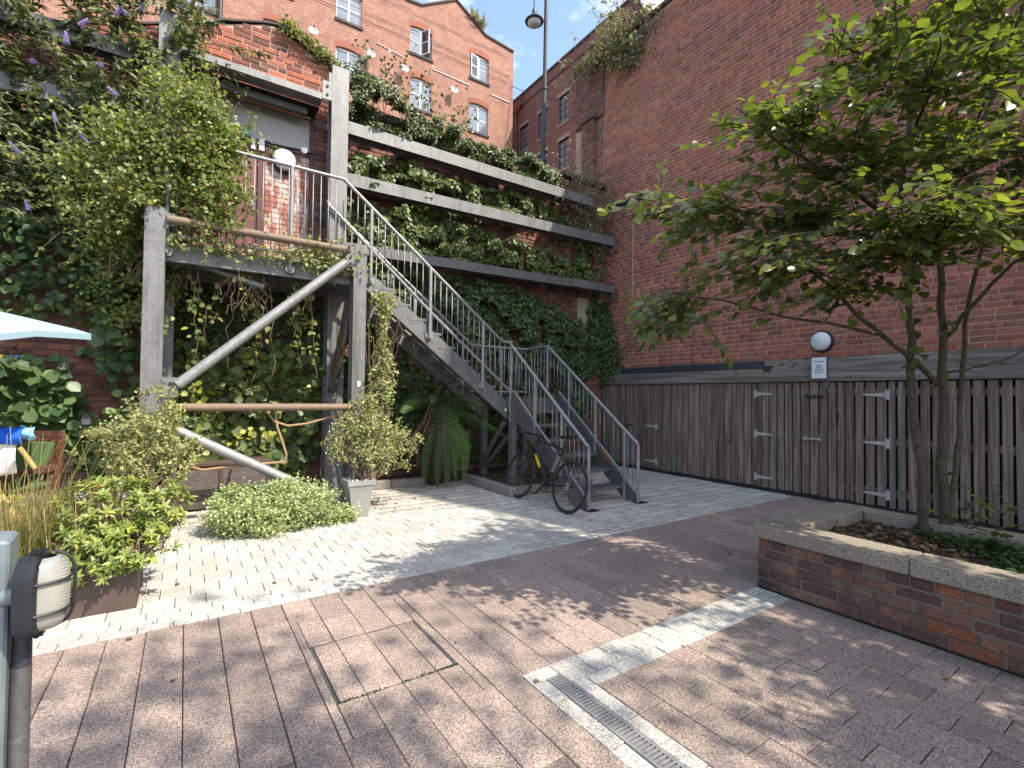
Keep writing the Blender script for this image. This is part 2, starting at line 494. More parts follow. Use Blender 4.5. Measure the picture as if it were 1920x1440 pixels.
class MB:
    """collects simple solids and links them as one mesh"""
    def __init__(self):
        self.v = []; self.f = []
    def box(self, c, s, rot=None):
        c = np.asarray(c, float); s = np.asarray(s, float) / 2
        k = len(self.v)
        R = np.eye(3) if rot is None else rot
        for dz in (-1, 1):
            for dx, dy in ((-1, -1), (1, -1), (1, 1), (-1, 1)):
                self.v.append(c + R @ (s * (dx, dy, dz)))
        for q in ((3, 2, 1, 0), (4, 5, 6, 7), (0, 1, 5, 4), (1, 2, 6, 5), (2, 3, 7, 6), (3, 0, 4, 7)):
            self.f.append(tuple(k + i for i in q))
        return self
    def span(self, a, b):
        a = np.asarray(a, float); b = np.asarray(b, float)
        return self.box((a + b) / 2, np.abs(b - a))
    def hexa(self, P):
        """eight corners: bottom loop of four, then top loop"""
        k = len(self.v)
        self.v += [np.asarray(p, float) for p in P]
        for q in ((3, 2, 1, 0), (4, 5, 6, 7), (0, 1, 5, 4), (1, 2, 6, 5), (2, 3, 7, 6), (3, 0, 4, 7)):
            self.f.append(tuple(k + i for i in q))
        return self
    def tube(self, pts, r, n=8, cap=True, closed=False):
        P = [np.asarray(p, float) for p in pts]
        rs = r if isinstance(r, (list, tuple, np.ndarray)) else [r] * len(P)
        k = len(self.v)
        m = len(P)
        prev = None
        for i in range(m):
            a = P[(i - 1) % m] if (closed or i > 0) else P[i]
            b = P[(i + 1) % m] if (closed or i < m - 1) else P[i]
            t = b - a
            t = t / (np.linalg.norm(t) + 1e-9)
            if prev is None:
                u = np.cross(t, (0, 0, 1.0))
                if np.linalg.norm(u) < 1e-3: u = np.cross(t, (1.0, 0, 0))
            else:
                u = prev - t * (prev @ t)
                if np.linalg.norm(u) < 1e-6: u = np.cross(t, (1.0, 0, 0.3))
            u = u / np.linalg.norm(u)
            prev = u
            w = np.cross(t, u)
            for j in range(n):
                an = 2 * math.pi * j / n
                self.v.append(P[i] + rs[i] * (math.cos(an) * u + math.sin(an) * w))
        for i in range(m if closed else m - 1):
            i2 = (i + 1) % m
            for j in range(n):
                j2 = (j + 1) % n
                self.f.append((k + i * n + j, k + i * n + j2, k + i2 * n + j2, k + i2 * n + j))
        if cap and not closed:
            self.f.append(tuple(k + j for j in reversed(range(n))))
            self.f.append(tuple(k + (m - 1) * n + j for j in range(n)))
        return self
    def lathe(self, c, prof, n=20, axis=(0, 0, 1)):
        """prof: list of (radius, height along axis)"""
        ax = np.asarray(axis, float); ax /= np.linalg.norm(ax)
        u = np.cross(ax, (0, 0, 1.0))
        if np.linalg.norm(u) < 1e-3: u = np.array((1.0, 0, 0))
        u /= np.linalg.norm(u); w = np.cross(ax, u)
        k = len(self.v); c = np.asarray(c, float)
        for r, h in prof:
            for j in range(n):
                an = 2 * math.pi * j / n
                self.v.append(c + ax * h + r * (math.cos(an) * u + math.sin(an) * w))
        for i in range(len(prof) - 1):
            for j in range(n):
                j2 = (j + 1) % n
                self.f.append((k + i * n + j, k + i * n + j2, k + (i + 1) * n + j2, k + (i + 1) * n + j))
        self.f.append(tuple(k + j for j in reversed(range(n))))
        self.f.append(tuple(k + (len(prof) - 1) * n + j for j in range(n)))
        return self
    def prism(self, poly, a, b):
        """polygon of (p,q,r) points extruded by vector b-a"""
        k = len(self.v); n = len(poly)
        d = np.asarray(b, float) - np.asarray(a, float)
        for p in poly: self.v.append(np.asarray(p, float))
        for p in poly: self.v.append(np.asarray(p, float) + d)
        self.f.append(tuple(k + i for i in reversed(range(n))))
        self.f.append(tuple(k + n + i for i in range(n)))
        for i in range(n):
            j = (i + 1) % n
            self.f.append((k + i, k + j, k + n + j, k + n + i))
        return self
    def quad(self, *P):
        k = len(self.v)
        self.v += [np.asarray(p, float) for p in P]
        self.f.append(tuple(range(k, k + len(P))))
        return self
    def build(self, name, mat, parent=None, kind=None, smooth=False, bevel=0):
        me = raw_mesh(name, np.array(self.v), self.f, mat, None, False)
        if smooth:
            me.polygons.foreach_set('use_smooth', np.ones(len(me.polygons), dtype=bool))
            try: me.set_sharp_from_angle(angle=math.radians(40))
            except Exception: pass
        o = obj(name, me, parent, kind)
        if bevel:
            md = o.modifiers.new('bevel', 'BEVEL')
            md.width = bevel; md.segments = 1; md.limit_method = 'ANGLE'
        return o

def score(c, n, area):
    d = np.asarray(c) - CAM
    L = np.linalg.norm(d)
    z = d @ FWD
    if z < 0.2: return 0.0
    x = d @ RIGHT / z; y = d @ DOWN / z
    vis = 1.0 if (abs(x) < 1.07 and abs(y) < 0.81) else 0.0
    return vis * area * max(abs(np.dot(d / L, n)), 0.05) / (L * L)

BLK_F = [(0, 1, 5, 4), (1, 2, 6, 5), (2, 3, 7, 6), (3, 0, 4, 7), (4, 5, 9, 8), (5, 6, 10, 9), (6, 7, 11, 10), (7, 4, 8, 11), (8, 9, 10, 11)]
def block_verts(w, h, d, c):
    o = []
    for z, k in ((-d, 0), (-c, 0), (0, c)):
        for sx, sy in ((-1, -1), (1, -1), (1, 1), (-1, 1)):
            o.append((sx * (w / 2 - k), sy * (h / 2 - k), z))
    return np.array(o)

def blocks(parent, items, mat, name, stuff_name, chamfer=0.004, limit=300):
    """items: (centre of the face, u axis, v axis, width, height, depth, tint). The largest in view become single objects, the rest one mesh."""
    sc = [score(i[0], np.cross(i[1], i[2]), i[3] * i[4]) for i in items]
    order = sorted(range(len(items)), key=lambda i: -sc[i])
    single = [i for i in order[:limit] if sc[i] > 0]
    ss = set(single)
    cache = {}
    for i in single:
        c, u, v, w, h, d, t = items[i]
        key = (round(w, 2), round(h, 2), tuple(np.round(t, 2)))
        if key not in cache:
            cache[key] = (raw_mesh(name, block_verts(w, h, d, chamfer), BLK_F, mat, [t] * 9), w, h)
        me, w0, h0 = cache[key]
        o = bpy.data.objects.new(name, me)
        n = np.cross(u, v)
        B = Matrix(((u[0] * w / w0, v[0] * h / h0, n[0], c[0]), (u[1] * w / w0, v[1] * h / h0, n[1], c[1]), (u[2] * w / w0, v[2] * h / h0, n[2], c[2]), (0, 0, 0, 1)))
        o.parent = parent
        o.matrix_parent_inverse = WORLD_INV(parent)
        o.matrix_basis = B
        col.objects.link(o)
    V = []; T = []; n_ = 0
    F0 = np.array(BLK_F)
    Fs = []
    for i in range(len(items)):
        if i in ss: continue
        c, u, v, w, h, d, t = items[i]
        b = block_verts(w, h, d, chamfer)
        n = np.cross(u, v)
        V.append(np.asarray(c) + b[:, :1] * u + b[:, 1:2] * v + b[:, 2:] * n)
        Fs.append(F0 + n_)
        T += [t] * 9
        n_ += 12
    if V:
        me = raw_mesh(stuff_name, np.concatenate(V), np.concatenate(Fs), mat, T)
        obj(stuff_name, me, parent, 'stuff')

UX = np.array((1.0, 0, 0)); UY = np.array((0, 1.0, 0)); UZ = np.array((0, 0, 1.0))

def palette(cols, n, jit=0.12, seed=1):
    r = np.random.default_rng(seed)
    out = []
    for i in range(n):
        c = np.array(cols[i % len(cols)])
        out.append(tuple(np.round(c * (1 + r.uniform(-jit, jit)), 2 + 1)))
    return out

# ---- leaves
OVATE_V = np.array([(0, 0, 0), (0.30, 0.36, 0.05), (0.30, 0, -0.02), (0.30, -0.36, 0.05), (0.68, 0.30, 0.03), (0.68, 0, -0.04), (0.68, -0.30, 0.03), (1, 0, -0.10)])
OVATE_F = np.array([(0, 2, 1, 1), (0, 3, 2, 2), (1, 2, 5, 4), (2, 3, 6, 5), (4, 5, 7, 7), (5, 6, 7, 7)])
ROUND_V = np.array([(0, 0, 0), (0.18, 0.42, 0.04), (0.30, 0, -0.02), (0.18, -0.42, 0.04), (0.62, 0.46, 0.03), (0.66, 0, -0.04), (0.62, -0.46, 0.03), (1, 0, -0.08)])
LANCE_V = np.array([(0, 0, 0), (0.3, 0.13, 0.02), (0.3, 0, -0.02), (0.3, -0.13, 0.02), (0.65, 0.10, -0.03), (0.65, 0, -0.07), (0.65, -0.10, -0.03), (1, 0, -0.2)])
SMALL_V = np.array([(0, 0, 0), (0.45, 0.32, 0.06), (1, 0, -0.03), (0.45, -0.32, 0.06)])
SMALL_F = np.array([(0, 2, 1), (0, 3, 2)])

def tri_faces(F):
    out = []
    for f in F:
        g = []
        for i in f:
            if i not in g: g.append(int(i))
        out.append(tuple(g))
    return out

TEMPL = {'ovate': (OVATE_V, tri_faces(OVATE_F)), 'round': (ROUND_V, tri_faces(OVATE_F)), 'lance': (LANCE_V, tri_faces(OVATE_F)), 'small': (SMALL_V, tri_faces(SMALL_F))}
TRI = {}
for k_, (v_, f_) in TEMPL.items():
    t_ = []
    for f in f_:
        for a in range(1, len(f) - 1):
            t_.append((f[0], f[a], f[a + 1]))
    TRI[k_] = np.array(t_)

def unit(a):
    return a / (np.linalg.norm(a, axis=-1, keepdims=True) + 1e-9)

def leaves(parent, P, D, N, size, mat, templ='ovate', single=0, name='leaf', stuff='foliage', wide=1.0):
    P = np.asarray(P, float); D = unit(np.asarray(D, float)); N = np.asarray(N, float)
    N = unit(N - D * np.sum(N * D, axis=1, keepdims=True))
    S = np.cross(N, D)
    size = np.broadcast_to(np.asarray(size, float), (len(P),))
    T, _ = TEMPL[templ]
    rest = np.arange(len(P))
    if single:
        s = np.array([score(P[i], N[i], size[i] ** 2 * (1 + 2.0 / max(0.5, np.linalg.norm(P[i] - CAM)))) for i in range(len(P))])
        od = np.argsort(-s)
        pick = od[:single]
        pick = pick[s[pick] > 0]
        me = raw_mesh(name, T * (1, wide, 1), TEMPL[templ][1], mat, None, True)
        for i in pick:
            o = bpy.data.objects.new(name, me)
            B = np.eye(4)
            B[:3, 0] = D[i] * size[i]; B[:3, 1] = S[i] * size[i]; B[:3, 2] = N[i] * size[i]; B[:3, 3] = P[i]
            o.parent = parent
            o.matrix_parent_inverse = WORLD_INV(parent)
            o.matrix_basis = Matrix(B.tolist())
            col.objects.link(o)
        rest = np.setdiff1d(rest, pick)
    if len(rest) == 0: return
    p, d, n, s, z = P[rest], D[rest], N[rest], S[rest], size[rest]
    V = p[:, None, :] + z[:, None, None] * (T[None, :, 0:1] * d[:, None, :] + wide * T[None, :, 1:2] * s[:, None, :] + T[None, :, 2:3] * n[:, None, :])
    F = TRI[templ][None] + (np.arange(len(rest)) * len(T))[:, None, None]
    me = raw_mesh(stuff, V.reshape(-1, 3), F.reshape(-1, 3), mat, None, False)
    return obj(stuff, me, parent, 'stuff')

def rnd_dirs(n):
    v = rng.normal(size=(n, 3))
    return unit(v)

def ellips(n, c, r, shell=0.0):
    v = rnd_dirs(n)
    q = rng.uniform(shell, 1, size=(n, 1)) ** (1 / 3)
    return np.asarray(c) + v * q * np.asarray(r), v

def clumpy(n, centers, rad, jitter=0.5):
    """points gathered round random centres so that gaps stay between clumps"""
    c = np.asarray(centers)
    i = rng.integers(0, len(c), n)
    return c[i] + rng.normal(size=(n, 3)) * np.asarray(rad) * jitter, c[i]

# ------------------------------------------------------------------ ground and paving
def sheet(name, x0, x1, y0, y1, z, mat, kind='structure'):
    o = obj(name, raw_mesh(name, [(x0, y0, z), (x1, y0, z), (x1, y1, z), (x0, y1, z)], [(0, 1, 2, 3)], mat), None, kind)
    return o

sheet('ground', -400, 400, -400, 400, -0.03, 'joint')
RED = palette([(1.06, 1.03, 1.0), (0.95, 0.92, 0.9), (1.16, 1.12, 1.08), (1.02, 0.98, 0.97), (0.88, 0.86, 0.86)], 16, 0.05, 3)
WHT = palette([(1.0, 1.0, 0.98), (0.9, 0.89, 0.87), (1.06, 1.05, 1.02), (0.95, 0.93, 0.9)], 16, 0.05, 4)
MAN = (0.605, 1.225, 2.30, 2.905)          # inspection cover x0 x1 y0 y1

def paver(items, x0, x1, y0, y1, pal, gap=0.004, dz=0.0025, z=0.0):
    if x1 - x0 < 0.02 or y1 - y0 < 0.02: return
    items.append((np.array(((x0 + x1) / 2, (y0 + y1) / 2, z + rng.uniform(-dz, dz))), UX, UY, x1 - x0 - gap, y1 - y0 - gap, 0.05, pal[rng.integers(0, len(pal))]))

def cut_box(x0, x1, y0, y1, H):
    """rectangle minus hole H, as rectangles"""
    hx0, hx1, hy0, hy1 = H
    if x1 <= hx0 or x0 >= hx1 or y1 <= hy0 or y0 >= hy1:
        return [(x0, x1, y0, y1)]
    out = []
    if x0 < hx0: out.append((x0, hx0, y0, y1))
    if x1 > hx1: out.append((hx1, x1, y0, y1))
    a, b = max(x0, hx0), min(x1, hx1)
    if y0 < hy0: out.append((a, b, y0, hy0))
    if y1 > hy1: out.append((a, b, hy1, y1))
    return out

red_items = []
BORDER = 3.595
k = -16
while True:
    xa = -0.519 + 0.18 * k; xb = xa + 0.18
    if xa > 7.3: break
    y = BORDER
    low = -1.2 if xa < 1.35 else 2.037
    first = True
    while y > low:
        ln = rng.choice([0.36, 0.54, 0.54, 0.72]) if xa < 1.4 else rng.choice([0.27, 0.36, 0.54])
        if first: ln *= rng.uniform(0.3, 1.0); first = False
        y2 = max(y - ln, low)
        if y > 2.037 > y2: y2 = 2.037
        xr = min(xb, 1.442) if y2 < 2.03 and xa < 1.442 else xb
        for r in cut_box(xa, xr, y2, y, MAN):
            paver(red_items, *r, RED, rng.uniform(0.003, 0.006))
        y = y2
    k += 1
k = 0
while True:                                      # field to the right of the drain
    xa = 1.715 + 0.1735 * k; xb = min(xa + 0.1735, 3.60)
    if xa > 3.58: break
    y = 1.775 - 0.135 * (k % 2) * 1.0
    if k % 2: paver(red_items, xa, xb, y, 1.775, RED)
    while y > -1.2:
        paver(red_items, xa, xb, y - 0.267, y, RED, rng.uniform(0.003, 0.006))
        y -= 0.267
    k += 1
red_field = sheet('pavement', -3.4, 7.38, -1.2, BORDER, -0.012, 'joint')
blocks(red_field, red_items, 'red_paver', 'paver', 'pavers', 0.0025)

band_items = []
yrows = [(2.037, 1.948), (1.948, 1.862), (1.862, 1.775)]
for r, (ya, yb) in enumerate(yrows):
    x = [1.442, 1.622, 1.716][r]
    while x < 3.6:
        x2 = min(x + 0.177, 3.6)
        paver(band_items, x, x2, yb, ya, WHT, 0.0055)
        x = x2
y = 1.948
while y > -1.2:
    paver(band_items, 1.442, 1.531, y - 0.177, y, WHT, 0.0055)
    y -= 0.177
y = 1.862
while y > -1.2:
    paver(band_items, 1.630, 1.715, y - 0.177, y, WHT, 0.0055)
    y -= 0.177
band = sheet('paving_strip', 1.44, 3.6, 1.74, 2.037, -0.008, 'joint')
blocks(band, band_items, 'white_sett', 'sett', 'setts', 0.0025)

wht_items = []
for r in range(3):                               # border of three narrow courses
    ya = BORDER + 0.0965 * r
    x = -3.4 + [0.0, 0.09, 0.03][r]
    while x < 7.38:
        paver(wht_items, x, min(x + 0.1775, 7.38), ya, ya + 0.0965, WHT, 0.004)
        x += 0.1775
yb = BORDER + 0.2895
r = 0
while yb < 7.6:
    x = -3.4 + (0.089 if r % 2 else 0)
    while x < 7.38:
        paver(wht_items, x, min(x + 0.1775, 7.38), yb, yb + 0.205, WHT, 0.0045)
        x += 0.1775
    yb += 0.205
    r += 1
wht_field = sheet('path', -3.4, 7.38, BORDER, 7.6, -0.010, 'joint')
blocks(wht_field, wht_items, 'white_sett', 'sett', 'setts', 0.003)

# inspection cover let into the red paving
t = thing('inspection_cover', 'square recessed access cover filled with red pavers, moss in its gap', 'manhole cover', ((MAN[0] + MAN[1]) / 2, (MAN[2] + MAN[3]) / 2, -0.01))
fr = MB()
x0, x1, y0, y1 = MAN
for a, b in (((x0, y0), (x1, y0 + 0.008)), ((x0, y1 - 0.008), (x1, y1)), ((x0, y0), (x0 + 0.012, y1)), ((x1 - 0.008, y0), (x1, y1))):
    fr.span((*a, -0.028), (*b, -0.006))
fr.build('frame', 'galv_dark', t)
ins = []
xs = [x0 + 0.017, 0.745, 0.925, 1.105, x1 - 0.014]
for a, b in zip(xs[:-1], xs[1:]):
    ym = rng.uniform(y0 + 0.2, y1 - 0.1)
    paver(ins, a, b, y0 + 0.014, ym, RED, 0.004, 0.002, -0.003)
    paver(ins, a, b, ym, y1 - 0.014, RED, 0.003, 0.002, -0.003)
blocks(t, ins, 'red_paver', 'paver', 'pavers', 0.0025)
n = 420
mp_ = np.stack([rng.uniform(x0, x1, n), y0 + rng.normal(0.004, 0.006, n), np.full(n, -0.004)], 1)
mp_[:120, 0] = x1 - np.abs(rng.normal(0, 0.09, 120)); mp_[120:200, 0] = x0 + np.abs(rng.normal(0, 0.06, 80))
leaves(t, mp_, rnd_dirs(n) + (0, 0, 1.0), rnd_dirs(n), rng.uniform(0.006, 0.014, n), 'lf_cover', 'small', stuff='moss')

# slotted channel drain
t = thing('drain_channel', 'long narrow slotted metal drain grate between pale setts', 'drain grate', (1.58, 0.4, 0))
d = MB()
ya, yb = 1.940, -1.2
d.span((1.533, yb, -0.03), (1.547, ya, 0.001)); d.span((1.613, yb, -0.03), (1.627, ya, 0.001))
d.span((1.547, ya - 0.012, -0.03), (1.613, ya, 0.001))
d.build('frame', 'galv_rail', t)
bar0 = MB().box((0, 0, 0), (0.066, 0.0105, 0.014)).build('bar', 'galv_rail', t)
bar0.matrix_basis = Matrix.Translation((1.58, ya - 0.0275, -0.0065))
nb = int((ya - 0.02 - yb) / 0.0205)
for i in range(1, nb):
    b = bar0.copy()
    b.matrix_basis = Matrix.Translation((1.58, ya - 0.0275 - 0.0205 * i, -0.0065))
    col.objects.link(b)
MB().span((1.547, yb, -0.029), (1.613, ya - 0.012, -0.027)).build('channel', 'black', t)

# ------------------------------------------------------------------ brickwork
def courses(x0, x1, z0, z1, plane, axis, face, cols, top=None, course=0.075, stretch=0.232, header_every=4, joint=0.010, seed=1, rough=0.003, holes=(), band_dark=None):
    """brick list for a wall. axis 'x' or 'y' = direction the courses run; plane = coordinate of the face; face = outward normal"""
    r_ = np.random.default_rng(seed)
    pal = palette(cols, 24, 0.14, seed)
    spots = [(r_.uniform(x0, x1), r_.uniform(z0, z1), r_.uniform(0.25, 1.1), r_.uniform(0.15, 0.6), np.array((1, 1, 1)) * r_.uniform(0.78, 1.16) * (1, r_.uniform(0.93, 1.12), r_.uniform(0.93, 1.12))) for _ in range(int((x1 - x0) * (z1 - z0) * 0.9))]
    items = []
    n = int((z1 - z0) / course)
    fn = np.asarray(face, float)
    v = UZ
    u = np.cross(v, fn)
    for i in range(n):
        za = z0 + i * course
        hd = header_every and (i % header_every == header_every - 1)
        L = 0.118 if hd else stretch
        x = x0 - (L * 0.5 if (i % 2) else 0) - r_.uniform(0, 0.02)
        while x < x1:
            l = L + r_.uniform(-0.006, 0.006)
            if not hd and r_.random() < 0.07: l = 0.118
            a, b = max(x, x0), min(x + l, x1)
            x += l
            if b - a < 0.03: continue
            cx, cz = (a + b) / 2, za + course / 2
            if top is not None and cz + course / 2 > top(cx): continue
            if any(h[0] < cx < h[1] and h[2] < cz < h[3] for h in holes): continue
            off = r_.uniform(-rough, rough)
            c = np.array((cx, plane, cz)) if axis == 'x' else np.array((plane, cx, cz))
            c = c + fn * off
            t_ = np.array(pal[r_.integers(0, len(pal))])
            for sx_, sz_, rx_, rz_, mu_ in spots:
                if ((cx - sx_) / rx_) ** 2 + ((cz - sz_) / rz_) ** 2 < r_.uniform(0.5, 1.2): t_ = t_ * mu_
            t_ = tuple(np.clip(t_, 0.02, 0.6))
            items.append((c, u, v, b - a - joint, course - joint + r_.uniform(-0.001, 0.001), 0.03, t_))
    return items

COURT = [(0.33, 0.12, 0.08), (0.30, 0.108, 0.072), (0.36, 0.135, 0.086), (0.265, 0.095, 0.066), (0.315, 0.125, 0.09), (0.25, 0.096, 0.074), (0.345, 0.122, 0.074)]
OLD = [(0.24, 0.095, 0.07), (0.19, 0.075, 0.058), (0.29, 0.11, 0.075), (0.15, 0.065, 0.055), (0.22, 0.10, 0.08)]
GABLE = [(0.33, 0.105, 0.065), (0.40, 0.125, 0.07), (0.26, 0.085, 0.06), (0.19, 0.07, 0.055), (0.36, 0.13, 0.08), (0.15, 0.07, 0.058)]
PLANT = [(0.17, 0.07, 0.048), (0.22, 0.075, 0.042), (0.13, 0.062, 0.048), (0.085, 0.05, 0.044), (0.15, 0.085, 0.062), (0.09, 0.05, 0.042), (0.18, 0.088, 0.06), (0.145, 0.07, 0.052), (0.13, 0.066, 0.05)]

# right-hand warehouse: low block beside the court, unseen gable added for shade
XR = 7.45
wb = thing('brick_warehouse', 'tall red brick warehouse wall on the right above the timber doors', 'building', (XR, 2.0, 0))
b = MB()
b.span((XR + 0.012, -6.70, 0), (16, 8.55, 8.88))
b.build('wall', 'plain_brick_y', wb)
MB().span((XR, -6.70, 2.0), (XR + 0.012, 0.55, 8.88)).build('wall_end', 'plain_brick_y', wb)
MB().span((XR + 0.004, 0.55, 2.0), (XR + 0.0115, 8.55, 8.88)).build('mortar', 'mortar', wb)
items = courses(0.55, 7.62, 2.0, 8.86, XR, 'y', (-1, 0, 0), COURT, seed=11, rough=0.002)
blocks(wb, items, 'brick_court', 'brick', 'bricks', 0.003)
# pilaster at the far end of the wall
pil = courses(7.85, 8.22, 5.0, 7.55, XR - 0.12, 'y', (-1, 0, 0), OLD, seed=12, header_every=2)
pil += courses(XR - 0.12, XR, 5.0, 7.55, 7.85, 'x', (0, -1, 0), OLD, seed=13, header_every=2)
pil += courses(7.62, 8.5, 7.55, 8.86, XR - 0.05, 'y', (-1, 0, 0), OLD, seed=14, header_every=3)
pil += courses(7.62, 7.85, 5.0, 7.55, XR, 'y', (-1, 0, 0), OLD, seed=15, header_every=3)
pl = MB().span((XR - 0.115, 7.855, 4.9), (XR, 8.22, 7.55)).span((XR - 0.045, 7.62, 7.552), (XR + 0.003, 8.5, 8.87)).build('pilaster', 'mortar_dark', wb)
blocks(pl, pil, 'brick_back', 'brick', 'bricks', 0.003, 120)
MB().hexa([(XR - 0.16, 7.81, 7.55), (XR, 7.81, 7.55), (XR, 8.26, 7.55), (XR - 0.16, 8.26, 7.55), (XR - 0.055, 7.82, 7.72), (XR, 7.82, 7.72), (XR, 8.26, 7.72), (XR - 0.055, 8.26, 7.72)]).build('weathering_stone', 'dark_stone', wb)
cp = MB()
cp.span((XR - 0.05, 5.2, 8.88), (XR + 0.5, 8.6, 8.96)); cp.span((XR - 0.05, -6.7, 8.881), (XR + 0.5, 5.19, 8.958))
cp.build('coping', 'dark_stone', wb)
ch = MB().span((7.97, 6.95, 8.9), (8.42, 7.4, 11.4))
ch.build('chimney', 'plain_brick_x', wb)
MB().hexa([(XR + .5, -6.36, 8.9), (16, -6.36, 8.9), (16, 8.5, 8.9), (XR + .5, 8.5, 8.9), (10.5, -6.36, 10.4), (13, -6.36, 10.4), (13, 8.5, 10.4), (10.5, 8.5, 10.4)]).build('roof', 'slate', wb)
MB().prism([(9.0, -6.1, 8.5), (9.0, -6.1, 13.7), (9.0, -3.3, 18.8), (9.0, 0.9, 13.0), (9.0, 0.9, 8.5)], (0, 0, 0), (6.5, 0, 0)).build('added_shade_gable', 'plain_brick_y', wb)  # unseen block added to shade the court, profile shaped from the shadow edge
MB().span((XR - 0.035, 4.07, 1.865), (XR - 0.004, 7.6, 1.985)).build('damp_course_strip', 'slate', wb)
MB().span((XR - 0.03, 6.42, 5.34), (XR + 0.01, 7.5, 5.44)).build('metal_strap', 'black', wb)
MB().tube([(XR - 0.012, 6.76, 4.92), (XR - 0.012, 6.765, 4.1), (XR - 0.012, 6.775, 3.25)], 0.011, 6).build('pale_conduit', 'stone', wb)
cb = MB()
cb.tube([(XR - 0.02, 7.4, 1.855), (XR - 0.03, 6.4, 1.85), (XR - 0.03, 5.2, 1.845), (XR - 0.05, 4.2, 1.84), (XR - 0.06, 3.98, 1.86), (XR - 0.06, 3.8, 1.83), (XR - 0.045, 3.66, 1.86), (XR - 0.04, 3.58, 1.93), (XR - 0.035, 3.5, 1.985), (XR - 0.02, 3.3, 2.01)], 0.011, 6)
cb.build('cable', 'black_plastic', wb, smooth=True)
MB().box((XR - 0.075, 3.985, 1.86), (0.05, 0.13, 0.10)).build('junction_box', 'black_plastic', wb, bevel=0.01)

# ------------------------------------------------------------------ timber store doors along the right wall
fc = thing('plank_doors', 'row of grey weathered vertical plank doors and panels under a long beam', 'fence', (7.4, 3.5, 0))
XF = 7.40
hb = MB().span((XF - 0.045, 3.4, 1.655), (XF + 0.045, 7.6, 1.86)); hb.build('header_beam', 'header', fc, bevel=0.006)
MB().span((XF - 0.045, 0.2, 1.66), (XF + 0.045, 3.395, 1.985)).build('header_beam', 'header', fc, bevel=0.006)
MB().span((XF + 0.001, 3.4, 1.862), (XF + 0.045, 4.05, 1.985)).build('header_infill', 'header', fc)
MB().span((XF + 0.04, 0.2, 0.0), (XF + 0.046, 7.6, 1.65)).build('dark_interior', 'room', fc)
MB().span((XF - 0.03, 0.2, 0.0), (XF + 0.03, 7.6, 0.055)).build('sill', 'black', fc)
for z in (0.24, 0.88, 1.52):
    MB().span((XF + 0.012, 0.2, z - 0.045), (XF + 0.034, 7.6, z + 0.045)).build('ledge', 'fence', fc)
base = raw_mesh('plank', *(lambda m: (np.array(m.v), m.f))(MB().box((0, 0, 0), (0.022, 1.0, 1.0))), 'fence')
edges = [7.55, 7.44, 7.33, 7.22, 7.11, 7.0, 6.89, 6.78, 6.67, 6.555, 6.438, 6.345, 6.256, 6.16, 6.065, 5.968, 5.868, 5.765, 5.65, 5.535, 5.412, 5.293, 5.177, 5.062, 4.942, 4.822, 4.708, 4.593, 4.484, 4.374, 4.251, 4.157, 4.09, 3.974, 3.854, 3.744, 3.629, 3.51, 3.395, 3.275, 3.159, 3.046, 2.949, 2.836, 2.72, 2.595, 2.469, 2.375, 2.272, 2.146, 2.034, 1.906, 1.788, 1.674, 1.555, 1.44, 1.333, 1.22, 1.105, 0.99, 0.87, 0.75, 0.63, 0.5, 0.38, 0.27]
for i, (a, b_) in enumerate(zip(edges[:-1], edges[1:])):
    g = 0.013 if a > 4.3 else (0.020 if a > 2.9 else 0.027)
    if a - b_ < 0.08: g = 0.008
    zt = 1.648 - rng.uniform(0, 0.006); zb = 0.055 + rng.uniform(-0.012, 0.012)
    o = bpy.data.objects.new('plank', base)
    w = a - b_ - g
    o.parent = fc; o.matrix_parent_inverse = WORLD_INV(fc)
    R = Matrix.Rotation(rng.uniform(-0.004, 0.004), 4, 'X')
    o.matrix_basis = Matrix.Translation((XF + rng.uniform(-0.003, 0.003), (a + b_) / 2, (zt + zb) / 2)) @ R @ Matrix.Diagonal((1, w, zt - zb, 1))
    col.objects.link(o)
def hinge(y_post, y_tip, z):
    s = 1 if y_tip > y_post else -1
    x = XF - 0.018
    h = MB()
    h.span((x, y_post - 0.022, z - 0.06), (x + 0.006, y_post + 0.022, z + 0.06))
    h.hexa([(x, y_post + s * .022, z - 0.028), (x + .006, y_post + s * .022, z - 0.028), (x + .006, y_post + s * .022, z + 0.028), (x, y_post + s * .022, z + 0.028),
            (x, y_tip, z - 0.01), (x + .006, y_tip, z - 0.01), (x + .006, y_tip, z + 0.01), (x, y_tip, z + 0.01)])
    h.tube([(x - 0.004, y_post + s * 0.02, z - 0.06), (x - 0.004, y_post + s * 0.02, z + 0.06)], 0.007, 6)
    for q in (0.05, 0.12, 0.19):
        h.box((x - 0.002, y_post + s * q, z), (0.004, 0.012, 0.012))
    h.build('hinge', 'zinc_plate', fc)
for z in (1.48, 0.862, 0.20): hinge(4.185, 3.92, z)
for z in (1.476, 0.857, 0.207): hinge(2.465, 2.735, z)
for z in (0.857, 0.197): hinge(6.10, 6.385, z)
for yy, z, mt in ((3.33, 1.448, 'black'), (3.355, 0.845, 'zinc_plate'), (6.75, 0.86, 'galv_dark')):
    q = MB().tube([(XF - 0.03, yy - 0.12, z), (XF - 0.03, yy + 0.12, z)], 0.011, 8)
    for s in (-0.1, 0.0, 0.09): q.box((XF - 0.022, yy + s, z), (0.03, 0.02, 0.045))
    q.build('sliding_bolt', mt, fc)
MB().box((XF - 0.03, 4.63, 0.70), (0.03, 0.05, 0.055)).tube([(XF - 0.03, 4.61, 0.73), (XF - 0.03, 4.60, 0.80), (XF - 0.03, 4.63, 0.835), (XF - 0.03, 4.65, 0.80), (XF - 0.03, 4.65, 0.73)], 0.006, 6).build('padlock', 'galv_dark', fc)
